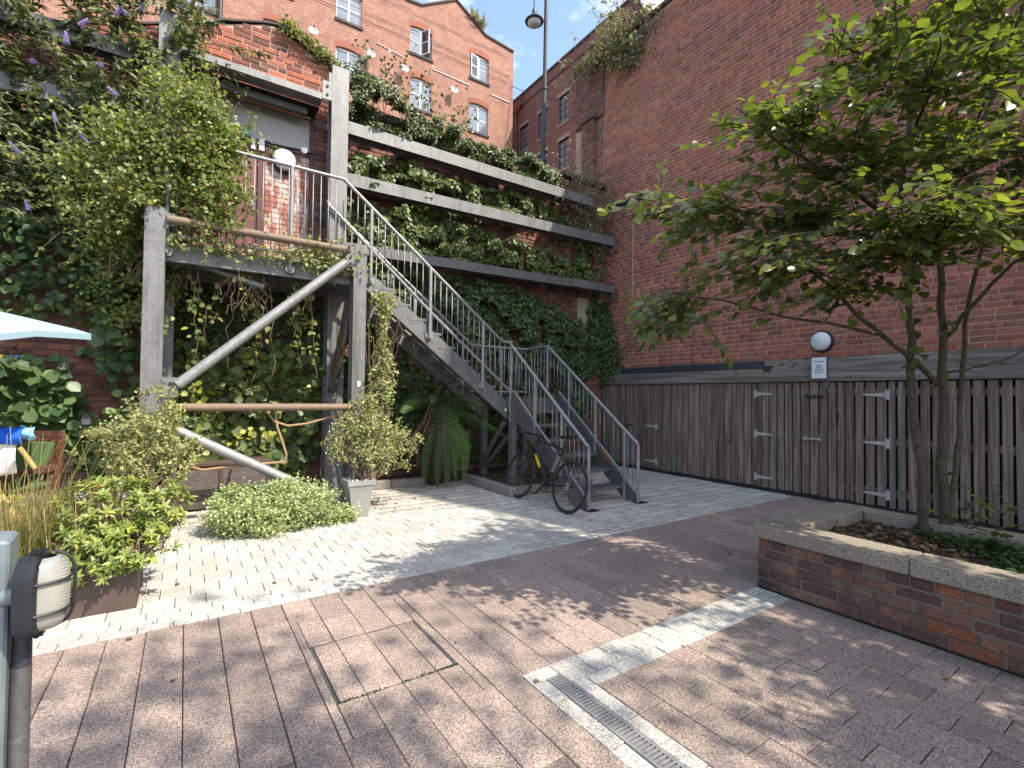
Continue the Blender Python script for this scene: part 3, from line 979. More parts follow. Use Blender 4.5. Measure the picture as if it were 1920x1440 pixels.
MB().tube([(XF - 0.02, 3.03, 1.24), (XF - 0.035, 3.02, 1.18), (XF - 0.02, 3.035, 1.12), (XF - 0.03, 3.05, 1.16), (XF - 0.02, 3.03, 1.2)], 0.008, 6).build('door_handle', 'black', fc)
MB().box((XF - 0.02, 3.17, 1.60), (0.02, 0.06, 0.11)).build('latch_plate', 'galv_dark', fc)

# ------------------------------------------------------------------ retaining wall at the back with the door and its gable
YB = 7.6
bw = thing('retaining_wall', 'old brick retaining wall at the back with gabled doorway, covered in climbers', 'wall', (2.0, YB, 0))
def gable_top(x):
    P = [(-3.0, 5.05), (-0.45, 6.06), (0.0, 6.27), (0.32, 6.45), (0.80, 6.63), (0.95, 6.67), (1.08, 6.64), (1.83, 6.31), (1.9, 6.25), (1.91, 5.80), (7.6, 5.92)]
    for (a, za), (b2, zb) in zip(P[:-1], P[1:]):
        if a <= x <= b2: return za + (zb - za) * (x - a) / (b2 - a)
    return 5.05
DOOR = (-0.02, 1.50, 3.0, 5.48)
m = MB()
m.span((-6, YB + 0.012, 0), (7.62, YB + 0.6, 2.98))
m.span((-6, YB + 0.012, 2.98), (-0.03, YB + 0.6, 5.0))
m.span((1.51, YB + 0.012, 2.98), (7.62, YB + 0.6, 5.78))
m.prism([(-3.0, YB + 0.012, 5.0), (-0.03, YB + 0.012, 5.0), (-0.03, YB + 0.012, 6.24), (-0.45, YB + 0.012, 6.04)], (0, 0, 0), (0, 0.5, 0))
m.prism([(-0.03, YB + 0.012, 5.47), (1.51, YB + 0.012, 5.47), (1.51, YB + 0.012, 5.79), (1.9, YB + 0.012, 5.79), (1.9, YB + 0.012, 6.24), (1.83, YB + 0.012, 6.3), (0.95, YB + 0.012, 6.66), (0.80, YB + 0.012, 6.62), (-0.03, YB + 0.012, 6.25)], (0, 0, 0), (0, 0.5, 0))
m.build('wall_core', 'mortar_dark', bw)
it = courses(-2.6, 7.45, 0.0, 6.7, YB, 'x', (0, -1, 0), OLD, top=gable_top, seed=21, rough=0.004, holes=(DOOR, (-0.03, 1.95, 5.4, 6.8)))
for i, b_ in enumerate(it):                      # paler tint on the lowest courses at the far left
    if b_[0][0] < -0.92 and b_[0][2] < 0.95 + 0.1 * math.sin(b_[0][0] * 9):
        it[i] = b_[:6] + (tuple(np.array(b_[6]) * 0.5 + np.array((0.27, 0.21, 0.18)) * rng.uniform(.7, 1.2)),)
it2 = courses(-0.03, 1.92, 5.49, 6.72, YB, 'x', (0, -1, 0), GABLE, top=gable_top, seed=22, rough=0.005, joint=0.012, header_every=5)
gb = MB().span((-0.02, YB + 0.008, 5.49), (1.50, YB + 0.0115, 5.78)).build('gable', 'mortar', bw)
MB().prism([(-0.02, YB + 0.0085, 5.79), (1.88, YB + 0.0085, 5.79), (1.88, YB + 0.0085, 6.24), (0.95, YB + 0.0085, 6.64), (0.80, YB + 0.0085, 6.6), (-0.02, YB + 0.0085, 6.23)], (0, 0, 0), (0, 0.003, 0)).build('mortar', 'mortar', gb)
blocks(gb, it2, 'brick_gable', 'brick', 'bricks', 0.005)
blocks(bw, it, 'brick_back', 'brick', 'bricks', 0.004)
cp = MB()
P = [(-2.0, 5.40), (-0.45, 6.06), (0.0, 6.27), (0.32, 6.45), (0.80, 6.63), (0.95, 6.67), (1.08, 6.64), (1.83, 6.31), (2.05, 6.2)]
for (a, za), (b2, zb) in zip(P[:-1], P[1:]):
    cp.hexa([(a, YB - 0.015, za), (b2, YB - 0.015, zb), (b2, YB + 0.5, zb), (a, YB + 0.5, za), (a, YB - 0.015, za + 0.028), (b2, YB - 0.015, zb + 0.028), (b2, YB + 0.5, zb + 0.028), (a, YB + 0.5, za + 0.028)])
cp.build('gable_coping', 'dark_stone', bw)
x = 1.93
while x < 7.4:
    x2 = min(x + rng.uniform(0.75, 0.95), 7.44)
    zc = 5.80 + 0.12 * (x - 1.9) / 5.6
    MB().span((x + 0.004, YB - 0.06, zc), (x2 - 0.004, YB + 0.55, zc + 0.09)).build('coping_stone', 'dark_stone', bw, bevel=0.01)
    x = x2
MB().span((6.7, YB - 0.018, 1.9), (7.44, YB - 0.002, 3.45)).build('render_patch', 'stone', bw)

# doorway
dr = MB()
dr.span((-0.02, YB + 0.05, 4.955), (1.455, YB + 0.075, 5.46)); dr.build('overdoor_panel', 'grey_panel', bw)
df = MB()
df.span((-0.02, YB - 0.01, 3.0), (0.03, YB + 0.08, 4.95)); df.span((0.775, YB - 0.01, 3.0), (0.86, YB + 0.08, 4.95)); df.span((-0.02, YB - 0.01, 4.9), (1.455, YB + 0.05, 4.957)); df.span((1.452, YB - 0.01, 3.0), (1.50, YB + 0.08, 5.47))
df.build('door_frame', 'maroon_dark', bw)
dl = MB().span((0.032, YB + 0.02, 3.03), (0.772, YB + 0.055, 4.898)).build('door', 'maroon', bw)
for xa in (0.11, 0.42):
    for za, zb in ((3.2, 3.95), (4.1, 4.75)):
        MB().span((xa, YB + 0.008, za), (xa + 0.24, YB + 0.0205, zb)).build('door_panel', 'maroon', dl, bevel=0.008)
MB().tube([(0.72, YB - 0.03, 4.02), (0.72, YB - 0.03, 4.0), (0.62, YB - 0.035, 3.99)], 0.012, 8).box((0.72, YB + 0.012, 4.02), (0.04, 0.02, 0.14)).build('handle', 'alloy', dl)
flk = NT('flaking painted brick')
at = flk.n('ShaderNodeAttribute', attribute_name='tint')
nf = flk.noise(7, 7, 0.72, flk.pos((1.6, 1, 0.7)))
flk.color(flk.mix(flk.ramp(nf, [(0.46, G(0)), (0.56, G(0.85))]), flk.mix(0.5, at.outputs['Color'], (0.3, 0.12, 0.10)), (0.55, 0.46, 0.42)))
flk.bump(nf, 0.3, 0.004)
M['flaking'] = flk.set(0.85, 0, 0.25)
pier = MB().span((0.862, YB + 0.03, 3.0), (1.45, YB + 0.1, 4.898)).build('painted_pier', 'mortar', bw)
blocks(pier, courses(0.864, 1.45, 3.0, 4.9, YB + 0.02, 'x', (0, -1, 0), GABLE, seed=31, header_every=0, joint=0.008), 'flaking', 'brick', 'bricks', 0.003)
MB().tube([(0.70, YB - 0.005, 3.62), (1.5, YB - 0.005, 3.60)], 0.014, 6).lathe((0.84, YB - 0.04, 3.62), [(0.03, 0), (0.045, 0.02), (0.03, 0.05)], 10, (0, 1, 0)).build('cable', 'black_plastic', bw)
cl = MB().box((0.705, YB - 0.03, 4.86), (0.05, 0.06, 0.15)).box((0.81, YB - 0.035, 4.87), (0.065, 0.05, 0.16))
cl.build('door_contact', 'white_paint', bw)
MB().tube([(0.83, YB - 0.02, 4.955), (1.05, YB - 0.03, 4.935), (1.30, YB - 0.02, 4.96), (1.37, YB - 0.03, 4.95), (1.5, YB - 0.03, 4.945)], 0.01, 6).build('cable', 'black_plastic', bw)
MB().lathe((1.36, YB - 0.08, 4.945), [(0.045, 0), (0.045, 0.05), (0.06, 0.07), (0.06, 0.11)], 14, (0, 1, 0)).build('sensor', 'alloy', bw)

t = thing('exit_sign', 'small green and yellow exit sign box above the maroon door', 'sign', (0.48, YB - 0.05, 5.0))
MB().span((0.27, YB - 0.09, 4.915), (0.66, YB - 0.012, 5.045)).build('housing', 'black_plastic', t)
for xa, xb, mt in ((0.275, 0.42, 'signpale'), (0.422, 0.54, 'signyellow'), (0.542, 0.655, 'signgreen')):
    MB().span((xa, YB - 0.096, 4.925), (xb, YB - 0.091, 5.04)).build('panel', mt, t)
ar = MB()
ar.prism([(0.598, YB - 0.099, 4.937), (0.638, YB - 0.099, 4.985), (0.615, YB - 0.099, 4.985), (0.598, YB - 0.099, 4.965), (0.581, YB - 0.099, 4.985), (0.558, YB - 0.099, 4.985)], (0, 0, 0), (0, 0.002, 0))
ar.span((0.59, YB - 0.099, 4.99), (0.606, YB - 0.0972, 5.025)); ar.build('arrow', 'white_paint', t)
MB().prism([(0.47, YB - 0.0985, 4.95), (0.485, YB - 0.0985, 4.95), (0.50, YB - 0.0985, 5.02), (0.478, YB - 0.0985, 5.02)], (0, 0, 0), (0, 0.002, 0)).build('figure', 'ink', t)
MB().span((0.33, YB - 0.099, 4.935), (0.375, YB - 0.0965, 4.985)).build('figure', 'signgreen', t)

def bulkhead(name, label, c, axis, r):
    t = thing(name, label, 'light', tuple(c))
    MB().lathe(c, [(r * 0.8, -0.01), (r * 1.12, 0.0), (r * 1.14, 0.035), (r * 1.05, 0.055)], 28, axis).build('base', 'black_plastic', t, smooth=True)
    MB().lathe(np.asarray(c) + np.asarray(axis) * 0.052, [(r * 0.98, 0), (r * 0.95, 0.02), (r * 0.75, 0.045), (r * 0.4, 0.06), (0.01, 0.065)], 28, axis).build('diffuser', 'opal', t, smooth=True)
    return t
bulkhead('bulkhead_light', 'round white wall light in a black rim beside the maroon door', (1.10, YB - 0.005, 4.74), (0, -1, 0), 0.155)
bulkhead('bulkhead_light', 'round white wall light in a black rim above the notice on the timber doors', (XR - 0.003, 3.25, 2.222), (-1, 0, 0), 0.135)

def lettering(name, text, size, loc, right, up, mat, parent, kind_spacing=1.0, bold=0.0):
    cu = bpy.data.curves.new(name, 'FONT')
    cu.body = text; cu.size = size; cu.align_x = 'CENTER'; cu.align_y = 'CENTER'; cu.extrude = 0.0006; cu.offset = bold
    cu.space_line = kind_spacing
    o = bpy.data.objects.new(name, cu)
    col.objects.link(o)
    bpy.context.view_layer.update()
    me = bpy.data.meshes.new_from_object(o.evaluated_get(bpy.context.evaluated_depsgraph_get()))
    bpy.data.objects.remove(o)
    me.materials.clear(); me.materials.append(M[mat])
    r_ = Vector(right).normalized(); u_ = Vector(up).normalized(); n_ = r_.cross(u_)
    o = obj(name, me, parent)
    o.matrix_basis = Matrix(((r_.x, u_.x, n_.x, loc[0]), (r_.y, u_.y, n_.y, loc[1]), (r_.z, u_.z, n_.z, loc[2]), (0, 0, 0, 1)))
    return o
t = thing('notice_sign', 'white portrait notice with blue heading fixed to the beam below the round light', 'sign', (7.35, 3.24, 1.84))
MB().span((7.335, 3.14, 1.69), (7.352, 3.35, 2.0)).build('backing', 'slate', t)
MB().span((7.331, 3.15, 1.70), (7.3345, 3.34, 1.992)).build('board', 'white_paint', t)
lettering('heading', 'Residents', 0.032, (7.330, 3.245, 1.935), (0, -1, 0), (0, 0, 1), 'signblue', t, bold=0.001)
lettering('lettering', 'Bicycles\nleft here\novernight, etc\nare at the\nowners risk', 0.024, (7.330, 3.245, 1.83), (0, -1, 0), (0, 0, 1), 'ink', t, 1.05, 0.0006)

# ------------------------------------------------------------------ galvanised steel frame
YC = 6.20                                        # centre line of the front columns
YT = 7.19                                        # centre line of the tall columns
sf = thing('steel_structure', 'galvanised steel structure of columns, braces and wall beams carrying the raised landing', 'steel frame', (0.8, 6.8, 0))
def h_column(x, y, z0, z1, w, d, tf=0.016, tw=0.012):
    """H section, flanges facing the court"""
    m = MB()
    m.span((x - w / 2, y - d / 2, z0), (x + w / 2, y - d / 2 + tf, z1))
    m.span((x - w / 2, y + d / 2 - tf, z0), (x + w / 2, y + d / 2, z1))
    m.span((x - tw / 2, y - d / 2 + tf, z0), (x + tw / 2, y + d / 2 - tf, z1 - 0.002))
    return m
h_column(-0.293, YC, 0, 3.30, 0.175, 0.17).build('column', 'galv', sf)
h_column(1.79, YC, 0, 3.29, 0.16, 0.17).build('column', 'galv', sf)
h_column(-0.245, YT, 0, 5.99, 0.22, 0.22).build('column', 'galv', sf)
h_column(1.745, YT, 0, 6.07, 0.232, 0.22).build('column', 'galv', sf)
for x in (-0.293, 1.79):
    MB().box((x, YC, 0.011), (0.28, 0.28, 0.02)).build('base_plate', 'galv_dark', sf)
# pipes and braces
def pipe(a, b, r, mat):
    MB().tube([a, b], r, 14).build('pipe', mat, sf, smooth=True)
def gusset(x, z, w=0.10, h=0.16, y=6.235, bolts=2):
    g = MB().box((x, y, z), (w, 0.014, h)).build('gusset_plate', 'galv', sf)
    k = MB()
    for i in range(bolts):
        k.lathe((x, y - 0.006, z + (i - 0.5 * (bolts - 1)) * 0.075), [(0.017, 0), (0.017, -0.012), (0.010, -0.013), (0.010, -0.02)], 6, (0, 1, 0))
    k.build('bolt', 'black_plastic', g)
pipe((-0.195, 6.09, 3.185), (1.62, 6.09, 3.182), 0.042, 'rust_pipe')
gusset(-0.165, 3.185, 0.07, 0.13, 6.105); gusset(1.645, 3.20, 0.10, 0.16, 6.105)
pipe((-0.02, 6.09, 1.250), (1.70, 6.09, 1.246), 0.043, 'rust_pipe')
pipe((1.60, 6.08, 3.02), (-0.07, 6.08, 1.48), 0.056, 'galv_rail')
gusset(1.66, 3.06, 0.11, 0.15, 6.10)
gusset(-0.13, 1.46, 0.14, 0.2, 6.10)
pipe((-0.06, 6.08, 1.01), (1.68, 6.08, 0.03), 0.054, 'galv_rail')
MB().span((1.78, 6.11, 1.50), (1.815, 6.1145, 1.57)).build('sticker', 'white_paint', sf)
# side bracing on the right-hand bay
pl_ = MB().tube([(1.78, 6.35, 2.92), (1.75, 6.7, 2.2), (1.70, 7.05, 1.45)], 0.062, 12).build('brace_post', 'post_wood', sf, smooth=True)
pipe((1.69, 7.03, 1.30), (1.70, 6.30, 0.06), 0.06, 'galv')
pipe((-0.27, 6.45, 2.9), (-0.27, 7.05, 1.5), 0.05, 'galv_dark')
# lintel beams over the door
MB().span((-0.13, 7.06, 5.515), (1.50, 7.085, 5.60)).span((-0.13, 7.085, 5.505), (1.50, 7.26, 5.52)).span((-0.13, 7.085, 5.60), (1.50, 7.26, 5.612)).build('door_beam', 'galv', sf)
MB().box((1.56, 7.06, 5.66), (0.13, 0.014, 0.26)).build('gusset_plate', 'galv', sf)
k = MB()
for z in (5.60, 5.72): k.lathe((1.56, 7.052, z), [(0.018, 0), (0.018, -0.014), (0.01, -0.015)], 8, (0, 1, 0))
k.build('bolt', 'black_plastic', sf)
MB().span((-0.10, 7.36, 5.40), (1.36, 7.38, 5.50)).span((-0.10, 7.38, 5.40), (1.36, 7.52, 5.415)).build('inner_lintel', 'galv_dark', sf)
MB().span((-0.12, 7.262, 5.485), (1.5, 7.597, 5.50)).build('shade_plate', 'room', sf)  # near-black plate added for the band of shade under the door beam
MB().tube([(-0.09, 7.45, 5.42), (1.34, 7.45, 5.385)], 0.02, 10).build('conduit', 'rust', sf)
# wall beams
def wall_beam(x0, z0, x1, z1, h=0.18, y0=7.16, y1=7.34, mat='galv'):
    m = MB()
    m.hexa([(x0, y0, z0), (x1, y0, z1), (x1, y0 + 0.016, z1), (x0, y0 + 0.016, z0), (x0, y0, z0 + h), (x1, y0, z1 + h), (x1, y0 + 0.016, z1 + h), (x0, y0 + 0.016, z0 + h)])
    m.hexa([(x0, y0 + .016, z0 + h / 2 - .006), (x1, y0 + .016, z1 + h / 2 - .006), (x1, y1 - .016, z1 + h / 2 - .006), (x0, y1 - .016, z0 + h / 2 - .006), (x0, y0 + .016, z0 + h / 2 + .006), (x1, y0 + .016, z1 + h / 2 + .006), (x1, y1 - .016, z1 + h / 2 + .006), (x0, y1 - .016, z0 + h / 2 + .006)])
    m.hexa([(x0, y1 - .016, z0), (x1, y1 - .016, z1), (x1, y1, z1), (x0, y1, z0), (x0, y1 - .016, z0 + h), (x1, y1 - .016, z1 + h), (x1, y1, z1 + h), (x0, y1, z0 + h)])
    b = m.build('wall_beam', mat, sf)
    x = x0 + 0.9
    while x < x1 - 0.2:
        MB().span((x, y1, z0 + 0.04), (x + 0.1, YB - 0.002, z0 + h - 0.04)).build('bracket', 'galv_dark', b)
        x += 1.6
    return b
wall_beam(1.87, 5.20, 6.75, 5.22)
wall_beam(1.87, 4.44, 7.30, 4.53)
wall_beam(1.87, 3.46, 6.2, 3.535, 0.15, 7.16, 7.32, 'galv_dark')
MB().span((6.21, 7.15, 3.55), (7.30, 7.30, 3.70)).build('wall_beam', 'galv', sf)
for z0, z1 in ((3.4, 3.78), (4.42, 4.80)): MB().span((7.302, 7.13, z0), (7.32, 7.34, z1)).build('end_plate', 'galv_dark', sf)
wall_beam(-3.0, 4.55, -0.36, 4.58, 0.18, 7.16, 7.34, 'galv_dark')
wall_beam(-3.0, 5.28, -0.36, 5.30, 0.18, 7.16, 7.34, 'galv')
# landing deck
MB().span((-0.385, 6.30, 2.80), (1.92, 6.313, 3.0)).span((-0.385, 6.313, 2.80), (1.92, 6.37, 2.812)).build('fascia', 'galv', sf)
MB().span((-0.385, 6.314, 2.97), (1.93, 7.58, 3.0)).build('deck', 'galv_dark', sf)
for y in (6.6, 7.0, 7.4):
    MB().span((-0.38, y, 2.82), (1.92, y + 0.08, 2.968)).build('joist', 'galv_dark', sf)
pipe((-0.1, 6.55, 2.92), (0.75, 6.42, 2.66), 0.038, 'galv')

# ------------------------------------------------------------------ staircase
st = thing('staircase', 'galvanised steel staircase with landing turning down towards the court', 'staircase', (3.5, 6.2, 0))
ZL = 1.38                                        # half landing level
YA, YBk = 6.27, 7.06                             # front and back line of the upper flight
XA, XB = 4.16, 5.05                              # left and right line of the lower flight
S1 = 0.785
def up(x): return 3.0 - S1 * (x - 1.93)          # nosing line of the upper flight
S2 = 0.80
def dn(y): return 0.02 + S2 * (y - 4.52)         # nosing line of the lower flight
for y in (YA, YBk):
    m = MB()
    a, b = 1.90, 4.13
    m.prism([(a, y, up(a) + 0.03), (b, y, up(b) + 0.04), (b, y, up(b) - 0.23), (a, y, up(a) - 0.25)], (0, 0, 0), (0, 0.012, 0))
    m.hexa([(a, y + .012, up(a) - 0.25), (b, y + .012, up(b) - 0.23), (b, y + 0.06, up(b) - 0.23), (a, y + 0.06, up(a) - 0.25), (a, y + .012, up(a) - 0.238), (b, y + .012, up(b) - 0.218), (b, y + 0.06, up(b) - 0.218), (a, y + 0.06, up(a) - 0.238)])
    m.build('stringer', 'galv', st)
k = MB()
for i in range(8):
    for j in (-0.04, 0.04):
        x = 2.05 + i * 0.24
        k.lathe((x + j, YA, up(x + j) - 0.11), [(0.010, 0), (0.010, -0.008)], 6, (0, 1, 0))
k.build('bolt', 'galv_dark', st)
MB().lathe((4.10, YA, 1.19), [(0.026, 0), (0.024, -0.004)], 12, (0, 1, 0)).build('sticker', 'white_paint', st)
def tread(c, lx, ly):
    """open grating tread: frame and bars"""
    m = MB()
    x, y, z = c
    m.span((x - lx / 2, y - ly / 2, z - 0.035), (x - lx / 2 + 0.006, y + ly / 2, z)); m.span((x + lx / 2 - 0.006, y - ly / 2, z - 0.035), (x + lx / 2, y + ly / 2, z))
    m.span((x - lx / 2 + 0.006, y - ly / 2, z - 0.035), (x + lx / 2 - 0.006, y - ly / 2 + 0.02, z)); m.span((x - lx / 2 + 0.006, y + ly / 2 - 0.006, z - 0.035), (x + lx / 2 - 0.006, y + ly / 2, z))
    n = int(max(lx, ly) / 0.03)
    for i in range(1, n):
        if ly > lx: m.span((x - lx / 2 + 0.006, y - ly / 2 + i * ly / n - 0.007, z - 0.028), (x + lx / 2 - 0.006, y - ly / 2 + i * ly / n + 0.007, z - 0.002))
        else: m.span((x - lx / 2 + i * lx / n - 0.007, y - ly / 2 + 0.02, z - 0.028), (x - lx / 2 + i * lx / n + 0.007, y + ly / 2 - 0.006, z - 0.002))
    return m
t0 = None
for i in range(8):
    z = 3.0 - 0.18 * (i + 1); x = 1.93 + 0.18 * (i + 1) / S1 + 0.02
    if t0 is None:
        t0 = tread((0, 0, 0), 0.25, 0.81).build('tread', 'galv', st); o = t0
    else:
        o = t0.copy(); col.objects.link(o)
    o.matrix_basis = Matrix.Translation((x, (YA + YBk) / 2 + 0.006, z))
MB().span((XA - 0.05, YA - 0.02, ZL - 0.035), (XB + 0.02, YBk + 0.06, ZL)).build('half_landing', 'galv', st)
MB().span((XA - 0.06, YA - 0.035, ZL - 0.20), (XB + 0.03, YA - 0.022, ZL - 0.002)).build('landing_beam', 'galv_dark', st)
MB().span((XA - 0.06, YBk + 0.062, ZL - 0.20), (XB + 0.03, YBk + 0.075, ZL - 0.002)).build('landing_beam', 'galv_dark', st)
for x in (XA - 0.012, XB):
    m = MB()
    a, b = 4.50, 6.18
    m.prism([(x, a, dn(a) + 0.06), (x, b, dn(b) + 0.09), (x, b, dn(b) - 0.22), (x, a + 0.22, 0.0), (x, a - 0.02, 0.0)], (0, 0, 0), (0.012, 0, 0))
    m.hexa([(x - 0.02, a, dn(a) + 0.06), (x + 0.032, a, dn(a) + 0.06), (x + 0.032, b, dn(b) + 0.09), (x - 0.02, b, dn(b) + 0.09), (x - 0.02, a, dn(a) + 0.072), (x + 0.032, a, dn(a) + 0.072), (x + 0.032, b, dn(b) + 0.102), (x - 0.02, b, dn(b) + 0.102)])
    m.build('stringer', 'galv_dark', st)
MB().hexa([(XB - 0.026, 4.98, dn(4.98) + 0.076), (XB + 0.036, 4.98, dn(4.98) + 0.076), (XB + 0.036, 5.2, dn(5.2) + 0.08), (XB - 0.026, 5.2, dn(5.2) + 0.08), (XB - 0.026, 4.98, dn(4.98) + 0.083), (XB + 0.036, 4.98, dn(4.98) + 0.083), (XB + 0.036, 5.2, dn(5.2) + 0.088), (XB - 0.026, 5.2, dn(5.2) + 0.088)]).build('rust_patch', 'rust', st)
t1 = None
for i in range(6):
    z = ZL - 0.197 * (i + 1); y = 4.52 + (z - 0.02) / S2 + 0.10
    if t1 is None:
        t1 = tread((0, 0, 0), XB - XA - 0.03, 0.26).build('tread', 'galv', st); o = t1
    else:
        o = t1.copy(); col.objects.link(o)
    o.matrix_basis = Matrix.Translation(((XA + XB) / 2 + 0.003, y, z))
for x, y in ((XA + 0.03, YA - 0.06), (XB - 0.03, YA - 0.06), (XA + 0.03, YBk + 0.02), (XB - 0.03, YBk + 0.02)):
    MB().box((x, y, ZL / 2 - 0.02), (0.09, 0.09, ZL - 0.04)).build('support_post', 'galv', st)
for a, b in (((XA - 0.03, YA + 0.08, 1.0), (XA - 0.03, YBk - 0.05, 0.30)), ((XA + 0.05, YA + 0.08, 0.78), (XA + 0.05, YBk - 0.05, 0.25))):
    MB().tube([a, b], 0.04, 8).build('knee_brace', 'galv_dark', st)

def rail(pts, r=0.0225, name='handrail'):
    MB().tube(pts, r, 10).build(name, 'galv_rail', st, smooth=True)
def post(x, y, z0, z1, r=0.023):
    p = MB().tube([(x, y, z0), (x, y, z1)], r, 10).build('rail_post', 'galv_rail', st, smooth=True)
    return p
bal_mesh = raw_mesh('baluster', *(lambda m: (np.array(m.v), m.f))(MB().tube([(0, 0, 0), (0, 0, 1)], 0.0065, 6)), 'galv_rail', None, True)
def baluster(x, y, z0, z1):
    o = bpy.data.objects.new('baluster', bal_mesh)
    o.parent = st; o.matrix_parent_inverse = WORLD_INV(st)
    o.matrix_basis = Matrix.Translation((x, y, z0)) @ Matrix.Diagonal((1, 1, z1 - z0, 1))
    col.objects.link(o)
YR = 6.235                                        # rail line in front of the upper flight
H1 = 0.98
RT, LT = 4.11, 2.232
xa = 1.60                                        # where the level rail turns down
def top1(x): return RT if x < xa else RT - 0.785 * (x - xa)
def bot1(x): return 3.08 if x < 1.56 else (3.62 - 0.87 * (x - 1.56) if x < 2.8 else max(2.54 - 0.80 * (x - 2.8), 1.47))
xe = xa + (RT - LT) / 0.785
rail([(-0.20, YR, RT), (0.6, YR, RT + 0.003), (xa, YR, RT), (xe, YR, LT), (XA + 0.01, YR, LT - 0.01)])
rail([(1.57, YR, 3.62), (2.8, YR, 2.56), (XA, YR, 1.47)], 0.02, 'lower_rail')
rail([(-0.20, YR, 3.06), (1.57, YR, 3.06)], 0.016, 'lower_rail')
for x in (-0.20, 1.0, 1.96, 2.80, 3.66):
    z0 = 2.86 if x < 1.5 else up(x) - 0.12
    p = post(x, YR, z0, top1(x))
    MB().lathe((x, YR + 0.015, z0 + 0.03), [(0.055, 0), (0.055, 0.02)], 14, (0, 1, 0)).build('fixing_plate', 'galv_rail', p)
post(XA, YR, 1.0, LT)
x = -0.12
while x < XA - 0.05:
    if min(abs(x - q) for q in (-0.34, 1.0, 1.96, 2.80, 3.66)) > 0.03:
        t_ = top1(x) if x < xe else LT
        b_ = 3.06 if x < 1.57 else (3.62 - (3.62 - 2.56) / 1.23 * (x - 1.57) if x < 2.8 else 2.56 - (2.56 - 1.47) / (XA - 2.8) * (x - 2.8))
        baluster(x, YR, b_, t_)
    x += 0.0905
# back rail of the upper flight, bracketed off the tall column
YQ = 7.04
xq = 1.62 + (4.03 - LT) / S1
rail([(1.60, YQ + 0.04, 4.10), (1.62, YQ, 4.03), (xq, YQ, LT), (XB, YQ, LT)])
rail([(1.66, YQ, 3.17 + 0.06), (xq, YQ, ZL + 0.09), (XB, YQ, ZL + 0.09)], 0.018, 'lower_rail')
for x in (2.05, 2.9, 3.75, 4.5):
    post(x, YQ, (up(x) - 0.15) if x < 4 else ZL - 0.1, LT if x > xq else 4.03 - S1 * (x - 1.62))
x = 1.75
while x < XB - 0.03:
    zt = LT if x > xq else 4.03 - S1 * (x - 1.62)
    zb = ZL + 0.09 if x > xq else 3.23 + (ZL + 0.09 - 3.23) * (x - 1.66) / (xq - 1.66)
    baluster(x, YQ, zb, zt)
    x += 0.0905
# rails of the lower flight
for x, ys, zt in ((XA, YR, 2.19), (XB, 6.46, 2.25)):
    ye, ze = 4.475, 0.775
    pts = [(x, ys, zt), (x, ye, ze)]
    if x == XB: pts = [(x, YQ, LT)] + pts
    rail(pts)
    sl = (zt - ze) / (ys - ye)
    rail([(x, 6.15, dn(6.15) + 0.16), (x, ye, dn(ye) + 0.14)], 0.016, 'lower_rail')
    for y in ([ye, 5.0, 5.6] if x == XA else [ye, 4.72, 5.3, 5.9, 6.46]):
        post(x, y, 0.0 if y < 4.8 else dn(y) - 0.05, ze + sl * (y - ye))
    y = ye + 0.09
    while y < (6.16 if x == XA else 6.4):
        if min(abs(y - q) for q in (5.0, 5.6, 4.72, 5.3, 5.9)) > 0.025:
            baluster(x, y, dn(y) + 0.15, ze + sl * (y - ye))
        y += 0.0905
    MB().box((x + 0.03, ye - 0.02, 0.006), (0.16, 0.12, 0.010)).build('base_plate', 'black', st)
y = 6.55
while y < 7.0:
    baluster(XB, y, ZL + 0.02, LT); y += 0.0905

# ------------------------------------------------------------------ raised bed behind the court
kb = thing('bed_kerb', 'low stone kerb edging the planting bed under the stairs', 'kerb', (3, 7.0, 0))
for a, b in (((1.98, 7.04, 0), (2.58, 7.16, 0.125)), ((2.585, 7.04, 0), (3.12, 7.16, 0.12)), ((3.76, 6.28, 0), (3.88, 6.98, 0.13)), ((3.76, 5.60, 0), (3.88, 6.275, 0.13)), ((3.885, 5.60, 0), (4.6, 5.72, 0.128)), ((4.605, 5.60, 0), (5.3, 5.72, 0.128)), ((0.95, 7.04, 0), (1.55, 7.16, 0.12))):
    MB().span(a, b).build('kerb_stone', 'kerb', kb, bevel=0.012)
so = MB()
so.span((0.9, 7.16, -0.02), (7.3, 7.59, 0.09)); so.span((3.885, 5.73, -0.02), (5.3, 7.155, 0.085))
so.build('soil_bed', 'soil', None, 'structure')

def litter(parent, n, x0, x1, y0, y1, z, smin=0.025, smax=0.055, mat='litter', name='leaf_litter'):
    P = np.stack([rng.uniform(x0, x1, n), rng.uniform(y0, y1, n), z + np.abs(rng.normal(0, 0.008, n))], 1)
    D = rnd_dirs(n) * (1, 1, 0.3)
    N = rnd_dirs(n) * 0.45 + (0, 0, 1.0)
    return leaves(parent, P, D, N, rng.uniform(smin, smax, n), mat, 'ovate', stuff=name)
o = litter(None, 900, 3.89, 5.25, 5.74, 7.1, 0.088)
tag(o, None, None, None, 'stuff')
o = litter(None, 500, 2.0, 3.7, 7.17, 7.5, 0.093)

